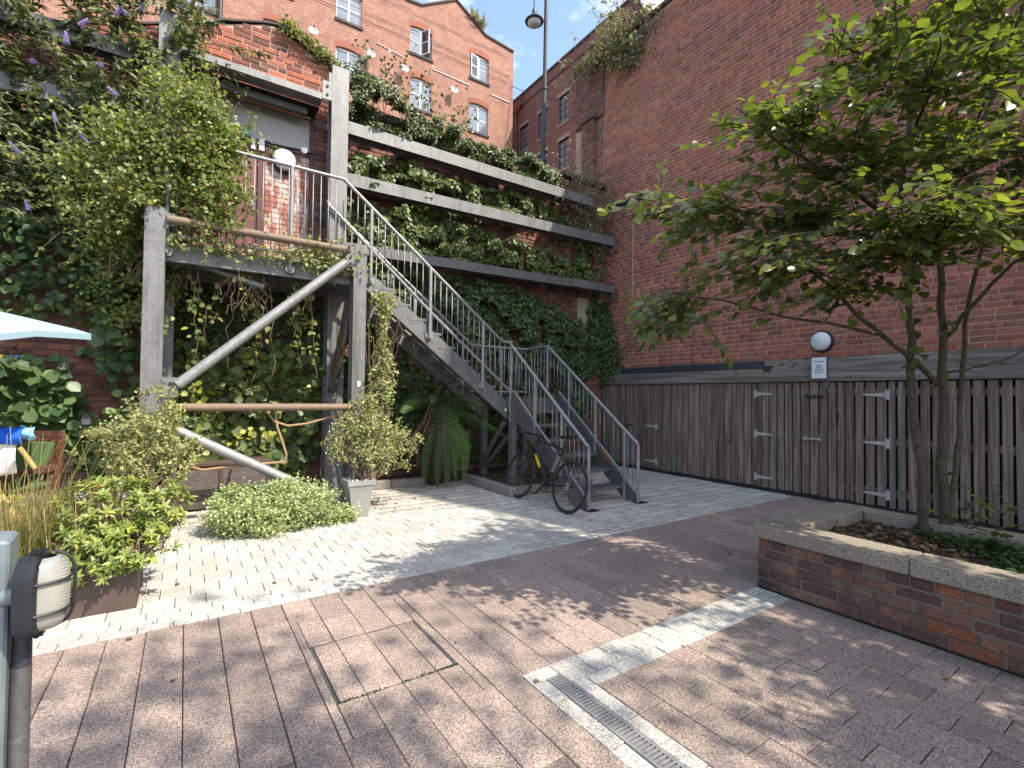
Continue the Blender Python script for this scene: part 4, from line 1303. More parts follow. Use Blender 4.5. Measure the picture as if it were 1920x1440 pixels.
# ------------------------------------------------------------------ brick planter
pt = thing('brick_planter', 'raised brick tree planter with thick exposed aggregate copings', 'planter', (4.3, 1.0, 0))
ZC, ZCT = 0.372, 0.472
XP0, XP1, YP1 = 3.615, 4.98, 2.03
c = MB()
c.span((XP0 + 0.01, -3.0, 0), (XP0 + 0.2, YP1 - 0.2, ZC - 0.002)); c.span((XP0 + 0.01, YP1 - 0.2, 0), (XP1 - 0.01, YP1 - 0.01, ZC - 0.002)); c.span((XP1 - 0.2, -3.0, 0), (XP1 - 0.01, YP1 - 0.2, ZC - 0.002))
c.build('wall_core', 'mortar_planter', pt)
it = courses(-3.0, YP1, -0.003, ZC + 0.01, XP0, 'y', (-1, 0, 0), PLANT, seed=41, header_every=5, rough=0.007, joint=0.012)
it += courses(XP0, XP1, -0.003, ZC + 0.01, YP1, 'x', (0, 1, 0), PLANT, seed=42, header_every=5, rough=0.006, joint=0.012)
blocks(pt, it, 'brick_planter', 'brick', 'bricks', 0.008)
for y0, y1 in ((1.10, YP1 + 0.02), (0.16, 1.095), (-0.8, 0.155), (-3.0, -0.805)):
    MB().span((XP0 - 0.03, y0, ZC), (XP0 + 0.22, y1, ZCT)).build('coping_stone', 'coping', pt, bevel=0.008)
MB().span((XP0 + 0.225, YP1 - 0.22, ZC), (4.38, YP1 + 0.02, ZCT)).build('coping_stone', 'coping', pt, bevel=0.008)
MB().span((4.385, YP1 - 0.24, ZC - 0.08), (XP1 + 0.03, YP1 + 0.04, ZCT)).build('coping_stone', 'coping', pt, bevel=0.008)
for y0, y1 in ((0.75, YP1 - 0.245), (-0.4, 0.745), (-3.0, -0.405)):
    MB().span((XP1 - 0.16, y0, ZC - 0.08), (XP1 + 0.03, y1, ZCT - 0.004)).build('coping_stone', 'coping', pt, bevel=0.008)
MB().span((XP0 + 0.2, -3.0, 0.3), (XP1 - 0.15, YP1 - 0.2, 0.372)).build('soil', 'soil', pt)
litter(pt, 1500, 3.85, 4.85, 1.0, 1.8, 0.374, 0.03, 0.06)
litter(pt, 500, 3.85, 4.85, -0.6, 1.0, 0.374, 0.03, 0.06)
gc = thing('ground_cover', 'low dark green leafy ground cover around the tree stems in the planter', 'plant', (4.3, 0.8, 0.37))
n = 5200
P = np.stack([rng.uniform(3.8, 4.86, n), rng.uniform(-0.6, 1.42, n), np.zeros(n)], 1)
lim = 1.25 + 0.25 * np.sin(P[:, 0] * 7) - (4.9 - P[:, 0]) * 0.25
P = P[P[:, 1] < lim]
P[:, 2] = 0.38 + rng.uniform(0, 0.075, len(P)) * (0.6 + 0.4 * np.sin(P[:, 0] * 15) * np.cos(P[:, 1] * 13))
leaves(gc, P, rnd_dirs(len(P)) * (1, 1, 0.3), rnd_dirs(len(P)) * 0.5 + (0, 0, 1), rng.uniform(0.03, 0.055, len(P)), 'lf_cover', 'ovate', single=120)

# ------------------------------------------------------------------ bicycle leaning on the stairs
bk = thing('bicycle', 'black road bicycle with yellow lettering and drop bars leaning on the stairs', 'bicycle', (3.88, 5.0, 0))
BL = Matrix.Translation((3.815, 0.04, 0)) @ Matrix.Rotation(math.radians(13), 4, 'Y')
def bp(y, z, s=0.0):
    """bicycle plane: y along the court, z up the leaning frame, s sideways"""
    v = BL @ Vector((s, y, z))
    return np.array((v.x, v.y, v.z))
RW, FW = (4.475, 0.322), (5.52, 0.322)
axis = np.array(BL.to_3x3() @ Vector((1, 0, 0)))
def wheel(c):
    w = MB()
    ring = [bp(c[0] + 0.309 * math.cos(a), c[1] + 0.309 * math.sin(a)) for a in np.linspace(0, 2 * math.pi, 48, endpoint=False)]
    w.tube(ring, 0.0135, 8, closed=True)
    wh = w.build('wheel', 'rubber', bk, smooth=True)
    r = MB()
    ring = [bp(c[0] + 0.288 * math.cos(a), c[1] + 0.288 * math.sin(a)) for a in np.linspace(0, 2 * math.pi, 48, endpoint=False)]
    r.tube(ring, 0.0095, 6, closed=True); r.build('rim', 'black', wh, smooth=True)
    s = MB()
    for i in range(24):
        a = 2 * math.pi * i / 24; b = a + (0.35 if i % 2 else -0.35)
        s.tube([bp(c[0] + 0.02 * math.cos(b), c[1] + 0.02 * math.sin(b), 0.03 * (1 if i % 4 < 2 else -1)), bp(c[0] + 0.285 * math.cos(a), c[1] + 0.285 * math.sin(a))], 0.0011, 4)
    s.build('spokes', 'alloy', wh)
    MB().lathe(bp(*c, -0.045), [(0.012, 0), (0.02, 0.01), (0.014, 0.045), (0.02, 0.08), (0.012, 0.09)], 12, axis).build('hub', 'black', wh)
wheel(RW); wheel(FW)
BB = (4.905, 0.275); ST = (4.70, 0.80); HT = (5.26, 0.83); HB = (5.305, 0.70)
f = MB()
f.tube([bp(*BB), bp(*ST)], 0.016, 10); f.tube([bp(ST[0] + 0.015, ST[1] - 0.05), bp(*HT)], 0.015, 10)
f.tube([bp(HT[0] - 0.01, HT[1] + 0.03), bp(*HB)], 0.02, 10); f.tube([bp(HB[0] - 0.015, HB[1] + 0.03), bp(*BB)], 0.021, 10)
for s in (-1, 1):
    f.tube([bp(BB[0], BB[1], 0.03 * s), bp(RW[0], RW[1], 0.062 * s)], 0.010, 8)
    f.tube([bp(ST[0] + 0.03, ST[1] - 0.09, 0.016 * s), bp(RW[0], RW[1], 0.062 * s)], 0.008, 8)
f.lathe(bp(*BB, -0.035), [(0.024, 0), (0.024, 0.07)], 12, axis)
fr = f.build('frame', 'black', bk, smooth=True)
f = MB()
for s in (-1, 1):
    f.tube([bp(HB[0], HB[1] - 0.01, 0.03 * s), bp(HB[0] + 0.02, 0.63, 0.045 * s), bp(FW[0] - 0.03, 0.42, 0.05 * s), bp(FW[0], FW[1], 0.05 * s)], [0.014, 0.014, 0.011, 0.008], 8)
f.box(bp(HB[0], HB[1] - 0.012), (0.1, 0.03, 0.03)); f.build('fork', 'black', bk, smooth=True)
dvec = bp(*BB) - bp(*HB); dvec /= np.linalg.norm(dvec)
mid = bp(*HB) + dvec * 0.20
nrm = -axis
upv = np.cross(nrm, dvec)
lettering('lettering', 'CARRERA', 0.05, mid + nrm * 0.0235, dvec, upv, 'yellow', fr, bold=0.003)
sd = MB()
ring = []
sp = MB().tube([bp(*ST), bp(4.675, 0.90)], 0.013, 8).build('seat_post', 'black', bk, smooth=True)
for y, w, z in ((4.53, 0.02, 0.935), (4.56, 0.068, 0.94), (4.62, 0.06, 0.93), (4.70, 0.03, 0.925), (4.78, 0.02, 0.925), (4.81, 0.012, 0.918)): ring.append((y, w, z))
for (y, w, z), (y2, w2, z2) in zip(ring[:-1], ring[1:]):
    sd.hexa([bp(y, z - 0.035, -w * 0.7), bp(y, z - 0.035, w * 0.7), bp(y2, z2 - 0.03, w2 * 0.7), bp(y2, z2 - 0.03, -w2 * 0.7), bp(y, z, -w), bp(y, z, w), bp(y2, z2, w2), bp(y2, z2, -w2)])
sd.build('saddle', 'black', bk, smooth=True)
hb_ = MB()
hb_.tube([bp(HT[0] - 0.015, HT[1] + 0.05), bp(5.36, 0.90)], 0.014, 8)
for s in (-1, 1):
    hb_.tube([bp(5.36, 0.90, 0), bp(5.36, 0.90, 0.19 * s), bp(5.38, 0.90, 0.205 * s), bp(5.44, 0.89, 0.21 * s), bp(5.465, 0.85, 0.21 * s), bp(5.45, 0.80, 0.212 * s), bp(5.40, 0.775, 0.215 * s), bp(5.33, 0.77, 0.215 * s)], 0.0145, 8)
    hb_.tube([bp(5.44, 0.90, 0.21 * s), bp(5.50, 0.93, 0.21 * s), bp(5.515, 0.91, 0.21 * s), bp(5.49, 0.80, 0.2 * s)], 0.011, 6)
hb_.build('handlebar', 'black', bk, smooth=True)
cr_ = MB()
ring = [bp(BB[0] + 0.085 * math.cos(a), BB[1] + 0.085 * math.sin(a), -0.052) for a in np.linspace(0, 2 * math.pi, 28, endpoint=False)]
cr_.tube(ring, 0.005, 5, closed=True)
for i in range(5):
    a = i * 2 * math.pi / 5; cr_.tube([bp(*BB, -0.05), bp(BB[0] + 0.08 * math.cos(a), BB[1] + 0.08 * math.sin(a), -0.052)], 0.007, 5)
cr_.tube([bp(*BB, -0.065), bp(BB[0] + 0.11, BB[1] - 0.13, -0.072)], 0.011, 6); cr_.tube([bp(*BB, 0.065), bp(BB[0] - 0.11, BB[1] + 0.13, 0.072)], 0.011, 6)
cs = cr_.build('crankset', 'black', bk, smooth=True)
for y, z, s in ((BB[0] + 0.11, BB[1] - 0.13, -0.125), (BB[0] - 0.11, BB[1] + 0.13, 0.125)):
    q = MB()
    for a in (-0.04, 0.04): q.tube([bp(y + a, z, s - 0.04), bp(y + a, z, s + 0.04)], 0.008, 6)
    for a in (-0.04, 0.0, 0.04): q.tube([bp(y - 0.045, z, s + a), bp(y + 0.045, z, s + a)], 0.006, 6)
    q.build('pedal', 'black_plastic', bk)
q = MB()
q.tube([bp(BB[0], BB[1] + 0.083, -0.052), bp(RW[0], RW[1] + 0.04, -0.05)], 0.004, 4); q.tube([bp(BB[0], BB[1] - 0.083, -0.052), bp(RW[0] + 0.05, RW[1] - 0.11, -0.05), bp(RW[0] - .02, RW[1] - 0.1, -0.05)], 0.004, 4)
q.build('chain', 'rubber', bk)
MB().lathe(bp(*RW, -0.06), [(0.02, 0), (0.05, 0.004), (0.035, 0.03)], 16, axis).build('sprocket', 'alloy', bk)
q = MB()
q.tube([bp(5.44, 0.9, -0.2), bp(5.40, 0.99, -0.1), bp(5.33, 0.93, -0.03), bp(5.1, 0.83, -0.02), bp(4.72, 0.79, -0.02)], 0.0025, 4)
q.tube([bp(5.44, 0.9, 0.2), bp(5.42, 0.99, 0.1), bp(5.36, 0.85, 0.02), bp(5.31, 0.70, -0.02)], 0.0025, 4)
q.tube([bp(4.72, 0.6, 0), bp(4.85, 0.50, -0.05), bp(5.0, 0.53, -0.06), bp(5.08, 0.66, -0.04), bp(4.95, 0.72, 0.02), bp(4.74, 0.66, 0.02)], 0.007, 6)
q.build('lock_cable', 'black_plastic', bk, smooth=True)
MB().tube([bp(4.72, 0.66, -0.04), bp(4.79, 0.46, -0.04)], 0.034, 12).build('bottle', 'galv', bk, smooth=True)

# ------------------------------------------------------------------ pots and boxes
def square_pot(name, label, cx, cy, z1, wb, wt, mat):
    t = thing(name, label, 'pot', (cx, cy, 0))
    prof = [(0, wb), (z1 * 0.35, wb + (wt - wb) * 0.22), (z1 * 0.7, wb + (wt - wb) * 0.55), (z1, wt)]
    m = MB()
    for (za, wa), (zb_, wb_) in zip(prof[:-1], prof[1:]):
        k = len(m.v)
        for z, w in ((za, wa), (zb_, wb_)):
            for sx, sy in ((-1, -1), (1, -1), (1, 1), (-1, 1)): m.v.append(np.array((cx + sx * w / 2, cy + sy * w / 2, z)))
        for i in range(4): m.f.append((k + i, k + (i + 1) % 4, k + 4 + (i + 1) % 4, k + 4 + i))
    w = wt / 2
    for i, (a, b) in enumerate((((-w, -w), (w, -w + .02)), ((-w, w - .02), (w, w)), ((-w, -w + .02), (-w + .02, w - .02)), ((w - .02, -w + .02), (w, w - .02)))):
        m.span((cx + a[0], cy + a[1], z1 - 0.05), (cx + b[0], cy + b[1], z1 + 0.003))
    p = m.build('pot', mat, t)
    MB().span((cx - w + .021, cy - w + .021, z1 - 0.06), (cx + w - .021, cy + w - .021, z1 - 0.03)).build('soil', 'soil', t)
    n = 90
    P = np.stack([cx + rng.uniform(-w + .03, w - .03, n), cy + rng.uniform(-w + .03, w - .03, n), np.full(n, z1 - 0.025)], 1)
    leaves(t, P, rnd_dirs(n), rnd_dirs(n) + (0, 0, 1), rng.uniform(0.02, 0.04, n), 'petal_white', 'ovate', stuff='pebbles')
    return t
square_pot('plant_pot', 'tapered square grey zinc pot standing in front of the right steel column', 1.69, 5.70, 0.42, 0.19, 0.31, 'zinc')
square_pot('plant_pot', 'square grey pot half hidden behind the bright green box shrub', -0.30, 5.95, 0.47, 0.26, 0.38, 'zinc')

wbx = thing('storage_box', 'brown woven outdoor storage box under the steel frame', 'storage box', (0.3, 7.1, 0))
MB().span((-0.24, 6.86, 0.03), (0.90, 7.45, 0.515)).build('body', 'wicker', wbx)
for x in (-0.255, 0.36, 0.875): MB().span((x, 6.845, 0.0), (x + 0.04, 6.875, 0.52)).build('corner_post', 'corten', wbx)
MB().span((-0.26, 6.845, 0.03), (0.92, 6.858, 0.085)).build('bottom_rail', 'corten', wbx)
MB().span((-0.27, 6.83, 0.522), (0.93, 7.47, 0.575)).build('lid', 'corten', wbx, bevel=0.01)

bx = thing('planter_box', 'dark brown square planter box overflowing with bright green shrub in the left foreground', 'planter', (-0.55, 4.4, 0))
m = MB(); X0, X1, Y0, Y1, Z1 = -1.05, -0.235, 4.03, 4.60, 0.33
m.span((X0, Y0, 0), (X1, Y0 + .02, Z1)); m.span((X0, Y1 - .02, 0), (X1, Y1, Z1)); m.span((X0, Y0 + .02, 0), (X0 + .02, Y1 - .02, Z1)); m.span((X1 - .02, Y0 + .02, 0), (X1, Y1 - .02, Z1))
m.build('box', 'corten', bx); MB().span((X0 + .02, Y0 + .02, 0.01), (X1 - .02, Y1 - .02, 0.28)).build('soil', 'soil', bx)

# ------------------------------------------------------------------ post with caged light, close by the camera
pst = thing('steel_post', 'pale grey steel post at the left edge with a dark inner tube', 'post', (-0.37, 1.70, 0))
MB().hexa([(-0.43, 1.66, 0), (-0.345, 1.66, 0), (-0.345, 1.74, 0), (-0.43, 1.74, 0), (-0.43, 1.66, 1.06), (-0.345, 1.66, 1.05), (-0.345, 1.74, 1.06), (-0.43, 1.74, 1.07)]).build('post', 'post_grey', pst, bevel=0.006)
MB().tube([(-0.325, 1.70, 0), (-0.325, 1.70, 0.73)], 0.02, 14).build('inner_tube', 'galv_dark', pst, smooth=True)
MB().tube([(-0.325, 1.70, 0.73), (-0.325, 1.70, 0.92)], 0.019, 14).build('inner_tube', 'slate', pst, smooth=True)
lt = thing('caged_light', 'oval ribbed bulkhead light in a black cage on the steel post', 'light', (-0.30, 1.66, 0.92))
ln = np.array((0.996, -0.09, 0.0))               # way the lamp faces
ls = np.array((0.09, 0.996, 0.0))
LC = np.array((-0.318, 1.668, 0.915))
def oval(h, w, d, n=32, k=3.2):
    P = []
    for a in np.linspace(0, 2 * math.pi, n, endpoint=False):
        ca, sa = math.cos(a), math.sin(a)
        P.append(LC + ls * w * math.copysign(abs(ca) ** (2 / k), ca) + UZ * h * math.copysign(abs(sa) ** (2 / k), sa) + ln * d)
    return P
def loft(rings):
    m = MB(); n = len(rings[0])
    for r in rings: m.v += list(r)
    for i in range(len(rings) - 1):
        for j in range(n): m.f.append((i * n + j, i * n + (j + 1) % n, (i + 1) * n + (j + 1) % n, (i + 1) * n + j))
    m.f.append(tuple(reversed(range(n)))); m.f.append(tuple((len(rings) - 1) * n + j for j in range(n)))
    return m
loft([oval(0.092, 0.060, -0.006), oval(0.097, 0.064, 0.002), oval(0.097, 0.064, 0.032), oval(0.090, 0.058, 0.038)]).build('housing', 'black_plastic', lt, smooth=True)
gl = []
for i in range(29):
    u_ = i / 28
    s = math.sqrt(max(0, 1 - (2 * u_ - 1) ** 2 * 0.6))
    gl.append(u_)
g = MB()
rows = []
for i in range(45):                              # ribbed glass: rows up the dome, each second one proud
    zz = -0.088 + 0.176 * i / 44
    e = (1 - abs(zz / 0.09) ** 3.2) ** (1 / 3.2)
    w = 0.055 * max(e, 0.12)
    dep = 0.048 * max(e, 0.05) ** 0.8 + (0.0022 if i % 2 else 0)
    row = []
    for j in range(15):
        q = -1 + 2 * j / 14
        row.append(LC + UZ * zz + ls * w * q + ln * (0.034 + dep * (1 - abs(q) ** 3.5)))
    rows.append(row)
for r in rows: g.v += r
for i in range(44):
    for j in range(14): g.f.append((i * 15 + j, i * 15 + j + 1, (i + 1) * 15 + j + 1, (i + 1) * 15 + j))
g.build('glass', 'ribbed', lt, smooth=True)
cg = MB()
def hoop(z):
    e = (1 - abs(z / 0.09) ** 3.2) ** (1 / 3.2)
    return [LC + UZ * z + ls * 0.062 * q * max(e, .3) + ln * (0.034 + 0.055 * max(e, .1) * (1 - abs(q) ** 3.5)) for q in np.linspace(-1, 1, 17)]
cg.tube(hoop(0.035), 0.0035, 6); cg.tube(hoop(-0.04), 0.0035, 6)
cg.tube([LC + UZ * z + ln * (0.034 + 0.057 * max(0.02, (1 - abs(z / 0.094) ** 3.2)) ** (1 / 3.2)) + ls * 0.02 for z in np.linspace(-0.094, 0.094, 21)], 0.0042, 6)
cg.build('cage', 'black_plastic', lt, smooth=True)
MB().tube([LC - ln * 0.012, LC - ln * 0.06], 0.022, 12).build('bracket', 'post_grey', lt, smooth=True)
q = MB()
for s in (1, -1): q.box(LC + UZ * 0.098 * s + ln * 0.024, (0.03, 0.03, 0.012))
for s in (1, -1): q.lathe(LC + UZ * 0.1 * s + ln * 0.03 - ls * 0.02, [(0.005, 0), (0.005, 0.004 * s)], 6)
q.build('lug', 'black', lt)

# ------------------------------------------------------------------ seating corner at the far left
pr = thing('parasol', 'pale blue canvas parasol at the left edge above the garden chairs', 'parasol', (-2.15, 5.6, 0))
c0 = np.array((-2.15, 5.6, 2.36))
_tl = lambda p: p + np.array((0, 0, 0.14 * ((p[0] * FWD[0] + p[1] * FWD[1]) - 4.24)))
rim = [c0 + np.array((1.47 * math.cos(a), 1.47 * math.sin(a), -0.45)) for a in [math.radians(-4 + 45 * i) for i in range(8)]]
rim = [_tl(p) for p in rim]; c0 = _tl(c0)
m = MB()
for i in range(8):
    a, b = rim[i], rim[(i + 1) % 8]
    mdl = (a + b) / 2 + np.array((0, 0, 0.035))
    m.quad(c0, a, mdl); m.quad(c0, mdl, b)
    m.quad(a, a - UZ * 0.05, mdl - UZ * 0.045, mdl); m.quad(mdl, mdl - UZ * 0.045, b - UZ * 0.05, b)
cv = m.build('canopy', 'canvas', pr)
md = cv.modifiers.new('thickness', 'SOLIDIFY'); md.thickness = 0.004
r = MB()
for a in rim: r.tube([c0 - UZ * 0.02, a - UZ * 0.02], 0.008, 6)
r.build('ribs', 'black', pr)
MB().tube([(-2.15, 5.6, 0), (-2.15, 5.6, 2.42)], 0.022, 12).build('pole', 'teak', pr)

def garden_chair(label, x, y, rz):
    t = thing('garden_chair', label, 'chair', (x, y, 0))
    R = np.array(Matrix.Rotation(rz, 3, 'Z'))
    Tm = lambda p: np.array((x, y, 0)) + R @ np.asarray(p, float)
    def bar(n, a, b, w, d):
        a, b = np.asarray(a, float), np.asarray(b, float)
        L = np.linalg.norm(b - a); z = (b - a) / L
        u = np.cross(z, (0, 1.0, 0.01)); u /= np.linalg.norm(u); v = np.cross(z, u)
        Rm = np.stack([u, v, z], 1)
        MB().box(Tm((a + b) / 2), (w, d, L), R @ Rm).build(n, 'teak', t)
    for sx in (-0.27, 0.27):
        bar('leg', (sx, -0.24, 0), (sx, -0.24, 0.62), 0.045, 0.045); bar('leg', (sx, 0.24, 0), (sx, 0.34, 0.98), 0.045, 0.045)
        bar('armrest', (sx, -0.28, 0.63), (sx, 0.28, 0.64), 0.03, 0.06)
    bar('seat_rail', (-0.27, -0.24, 0.40), (0.27, -0.24, 0.40), 0.03, 0.06)
    for i in range(6): bar('slat', (-0.25, -0.2 + i * 0.085, 0.425), (0.25, -0.2 + i * 0.085, 0.425), 0.02, 0.06)
    bar('top_rail', (-0.29, 0.34, 0.95), (0.29, 0.34, 0.95), 0.09, 0.03)
    for i in range(5): bar('back_slat', (-0.2 + 0.1 * i, 0.25, 0.44), (-0.2 + 0.1 * i, 0.335, 0.92), 0.05, 0.018)
    c = MB().box(Tm((0, 0, 0.475)), (0.5, 0.48, 0.07), R).build('seat_cushion', 'cushion', t, bevel=0.025)
    Rb = R @ np.array(Matrix.Rotation(math.radians(-24), 3, 'X'))
    MB().box(Tm((0, 0.21, 0.68)), (0.48, 0.08, 0.46), Rb).build('back_cushion', 'cushion', t, bevel=0.03)
    return t
garden_chair('brown wooden garden chair with green cushions by the lit brick wall', -1.45, 6.55, math.radians(-35))
garden_chair('wooden garden chair draped with a blue towel at the left edge', -1.62, 5.75, math.radians(25))
def towel(name, label, mat, x0, x1, y, z1, z0, ph):
    m = MB(); nx, nz = 14, 12
    for j in range(nz + 1):
        for i in range(nx + 1):
            u_, v_ = i / nx, j / nz
            over = 0.05 * math.sin(v_ * math.pi)
            m.v.append(np.array((x0 + (x1 - x0) * u_, y - over + 0.018 * math.sin(u_ * 9 + ph + v_ * 3) * v_, z1 - (z1 - z0) * v_ + 0.012 * math.sin(u_ * 5 + ph))))
    for j in range(nz):
        for i in range(nx): m.f.append((j * (nx + 1) + i, j * (nx + 1) + i + 1, (j + 1) * (nx + 1) + i + 1, (j + 1) * (nx + 1) + i))
    o = m.build(name, mat, None, smooth=True)
    md = o.modifiers.new('thickness', 'SOLIDIFY'); md.thickness = 0.012
    return tag(o, label, 'towel')
towel('towel', 'bright blue crumpled towel over the white cloth at the left edge', 'towel', -1.55, -1.135, 5.74, 1.10, 0.975, 0.4)
towel('towel', 'small pale blue towel showing beside the bright blue one', 'towel_pale', -1.16, -1.07, 5.79, 1.09, 1.0, 1.2)
towel('tablecloth', 'white cloth hanging below the blue towel at the left edge', 'white_paint', -1.6, -1.175, 5.78, 0.985, 0.70, 2.2)
for lb, a, b in (('upper yellow bamboo cane lying across the seating corner', (-1.13, 5.62, 0.94), (-1.03, 5.62, 0.755)), ('lower yellow bamboo cane leaning among the grasses', (-1.28, 5.3, 0.86), (-1.02, 5.2, 0.38)), ('lowest yellow bamboo cane behind the steel post', (-1.22, 5.0, 0.62), (-0.98, 4.95, 0.22))):
    a, b = np.array(a), np.array(b)
    m = MB(); n = 9; pts = []; rs = []
    for i in range(n):
        for q, r_ in ((0.02, 0.020), (0.04, 0.017), (0.5, 0.0165), (0.96, 0.017)):
            pts.append(a + (b - a) * (i + q) / n); rs.append(r_)
    tag(m.tube(pts, rs, 8).build('bamboo_cane', 'bamboo', None, smooth=True), lb, 'bamboo cane', 'bamboo canes in the seating corner')
t = thing('lantern', 'small grey house shaped lantern hanging on the ivy wall', 'lantern', (-0.95, 7.42, 1.0))
MB().span((-0.985, 7.40, 1.02), (-0.905, 7.48, 1.09)).build('body', 'grey_panel', t)
MB().hexa([(-0.995, 7.39, 1.091), (-0.895, 7.39, 1.091), (-0.895, 7.49, 1.091), (-0.995, 7.49, 1.091), (-0.955, 7.43, 1.15), (-0.935, 7.43, 1.15), (-0.935, 7.45, 1.15), (-0.955, 7.45, 1.15)]).build('roof', 'galv_dark', t)
MB().tube([(-0.945, 7.44, 1.15), (-0.945, 7.46, 1.2), (-0.945, 7.6, 1.21)], 0.005, 5).build('hook', 'black', t)
t = thing('globe_light', 'small white globe light on the paving at the right end of the low hedge', 'light', (1.40, 5.95, 0))
MB().lathe((1.40, 5.95, 0), [(0.03, 0), (0.03, 0.04)], 12).build('base', 'black_plastic', t)
MB().lathe((1.40, 5.95, 0.035), [(0.02, 0), (0.05, 0.02), (0.062, 0.055), (0.05, 0.095), (0.02, 0.115), (0.003, 0.118)], 18).build('globe', 'opal', t, smooth=True)
hz = MB()
hz.tube([(-0.10, 6.13, 0.71), (0.0, 6.12, 0.65), (0.17, 6.12, 0.585), (0.45, 6.12, 0.605), (0.75, 6.13, 0.612), (0.975, 6.13, 0.615), (0.985, 6.13, 0.70), (0.94, 6.13, 0.85), (0.885, 6.15, 1.02), (0.865, 6.16, 1.18), (0.84, 6.185, 1.30), (0.82, 6.24, 1.305), (0.80, 6.29, 1.25), (0.80, 6.20, 1.17), (0.86, 6.16, 1.08), (1.0, 6.15, 1.03), (1.2, 6.15, 1.05), (1.45, 6.15, 1.12), (1.68, 6.16, 1.17)], 0.0135, 8)
tag(hz.build('hose', 'rope', None, smooth=True), 'tan hose looped over the lower brown pipe and hanging in a curve', 'hose')

# ------------------------------------------------------------------ buildings beyond the wall
YF = 28.0
fb = thing('apartment_building', 'tall orange brick gabled mill building with arched white windows behind the ivy wall', 'building', (6, YF, 0))
ROOF = [(-14, 25.0), (3.5, 27.6), (10.75, 25.45), (11.69, 25.55), (14.06, 27.0), (16.3, 25.62), (18.58, 25.42)]
WIN = []   # x0 x1 z0 z1 lower-left state
for x0, x1, z0, z1, kind in ((6.58, 8.0, 22.55, 24.3, 0), (10.99, 12.42, 22.40, 24.15, 'right'), (15.15, 16.58, 22.42, 24.15, 'left'),
                             (6.6, 8.0, 19.05, 21.05, 0), (11.04, 12.42, 19.02, 21.0, 0), (15.13, 16.58, 18.88, 20.82, 0), (2.93, 4.38, 19.0, 21.0, 0),
                             (2.9, 4.3, 22.6, 24.3, 0), (-0.75, 0.80, 20.15, 22.0, 0), (-4.6, -3.2, 20.0, 22.0, 0), (-8.6, -7.2, 20, 22, 0), (-4.6, -3.2, 16.0, 18.0, 0), (-0.7, 0.7, 16.2, 18, 0)):
    WIN.append((x0, x1, z0, z1, kind))
def wall_with_holes(x0, x1, z0, z1, holes, y, depth, mat, name, parent, axis='x', sign=1):
    """wall face split into strips round the window openings, with reveals"""
    xs = sorted({x0, x1, *[h[0] for h in holes], *[h[1] for h in holes]})
    m = MB()
    P = (lambda a, d, z: (a, y + d, z)) if axis == 'x' else (lambda a, d, z: (y + d, a, z))
    for a, b in zip(xs[:-1], xs[1:]):
        hs = sorted([h for h in holes if h[0] <= a + 1e-6 and h[1] >= b - 1e-6], key=lambda h: h[2])
        z = z0
        for h in hs:
            m.quad(P(a, 0, z), P(b, 0, z), P(b, 0, h[2]), P(a, 0, h[2])); z = h[3]
        m.quad(P(a, 0, z), P(b, 0, z), P(b, 0, z1), P(a, 0, z1))
    for h in holes:
        a, b, c, d = h[:4]
        m.quad(P(a, 0, c), P(a, 0, d), P(a, depth, d), P(a, depth, c)); m.quad(P(b, 0, c), P(b, depth, c), P(b, depth, d), P(b, 0, d))
        m.quad(P(a, 0, d), P(b, 0, d), P(b, depth, d), P(a, depth, d)); m.quad(P(a, 0, c), P(a, depth, c), P(b, depth, c), P(b, 0, c))
    return m
def arch_rise(x, x0, x1, r=0.16):
    q = (x - (x0 + x1) / 2) / ((x1 - x0) / 2)
    return r * (1 - q * q)
m = wall_with_holes(-14, 18.58, 4.0, 25.40, [w for w in WIN], YF, 0.22, None, '', None)
m.prism([(-14, YF, 25.4), (18.58, YF, 25.4), (18.58, YF, 25.42), (16.3, YF, 25.62), (14.06, YF, 27.0), (11.69, YF, 25.55), (10.75, YF, 25.45), (3.5, YF, 27.6), (-14, YF, 25.41)], (0, 0, 0), (0, 0.4, 0))
m.quad((18.58, YF, 4), (18.58, YF + 12, 4), (18.58, YF + 12, 25.4), (18.58, YF, 25.4))
m.quad((-14, YF + 0.3, 4), (18.57, YF + 0.3, 4), (18.57, YF + 0.3, 25.4), (-14, YF + 0.3, 25.4))
m.build('wall', 'far_brick', fb)
c = MB()
for (a, za), (b, zb) in zip(ROOF[:-1], ROOF[1:]):
    c.hexa([(a, YF - 0.10, za), (b, YF - 0.10, zb), (b, YF + 0.45, zb), (a, YF + 0.45, za), (a, YF - 0.10, za + 0.12), (b, YF - 0.10, zb + 0.12), (b, YF + 0.45, zb + 0.12), (a, YF + 0.45, za + 0.12)])
c.build('coping', 'dark_stone', fb)
far_arch = NT('far arch brick')
far_arch.color(far_arch.mix(far_arch.noise(3, 4), (0.27, 0.105, 0.07), (0.34, 0.14, 0.095))); M['far_arch'] = far_arch.set(0.9, 0, 0.2)
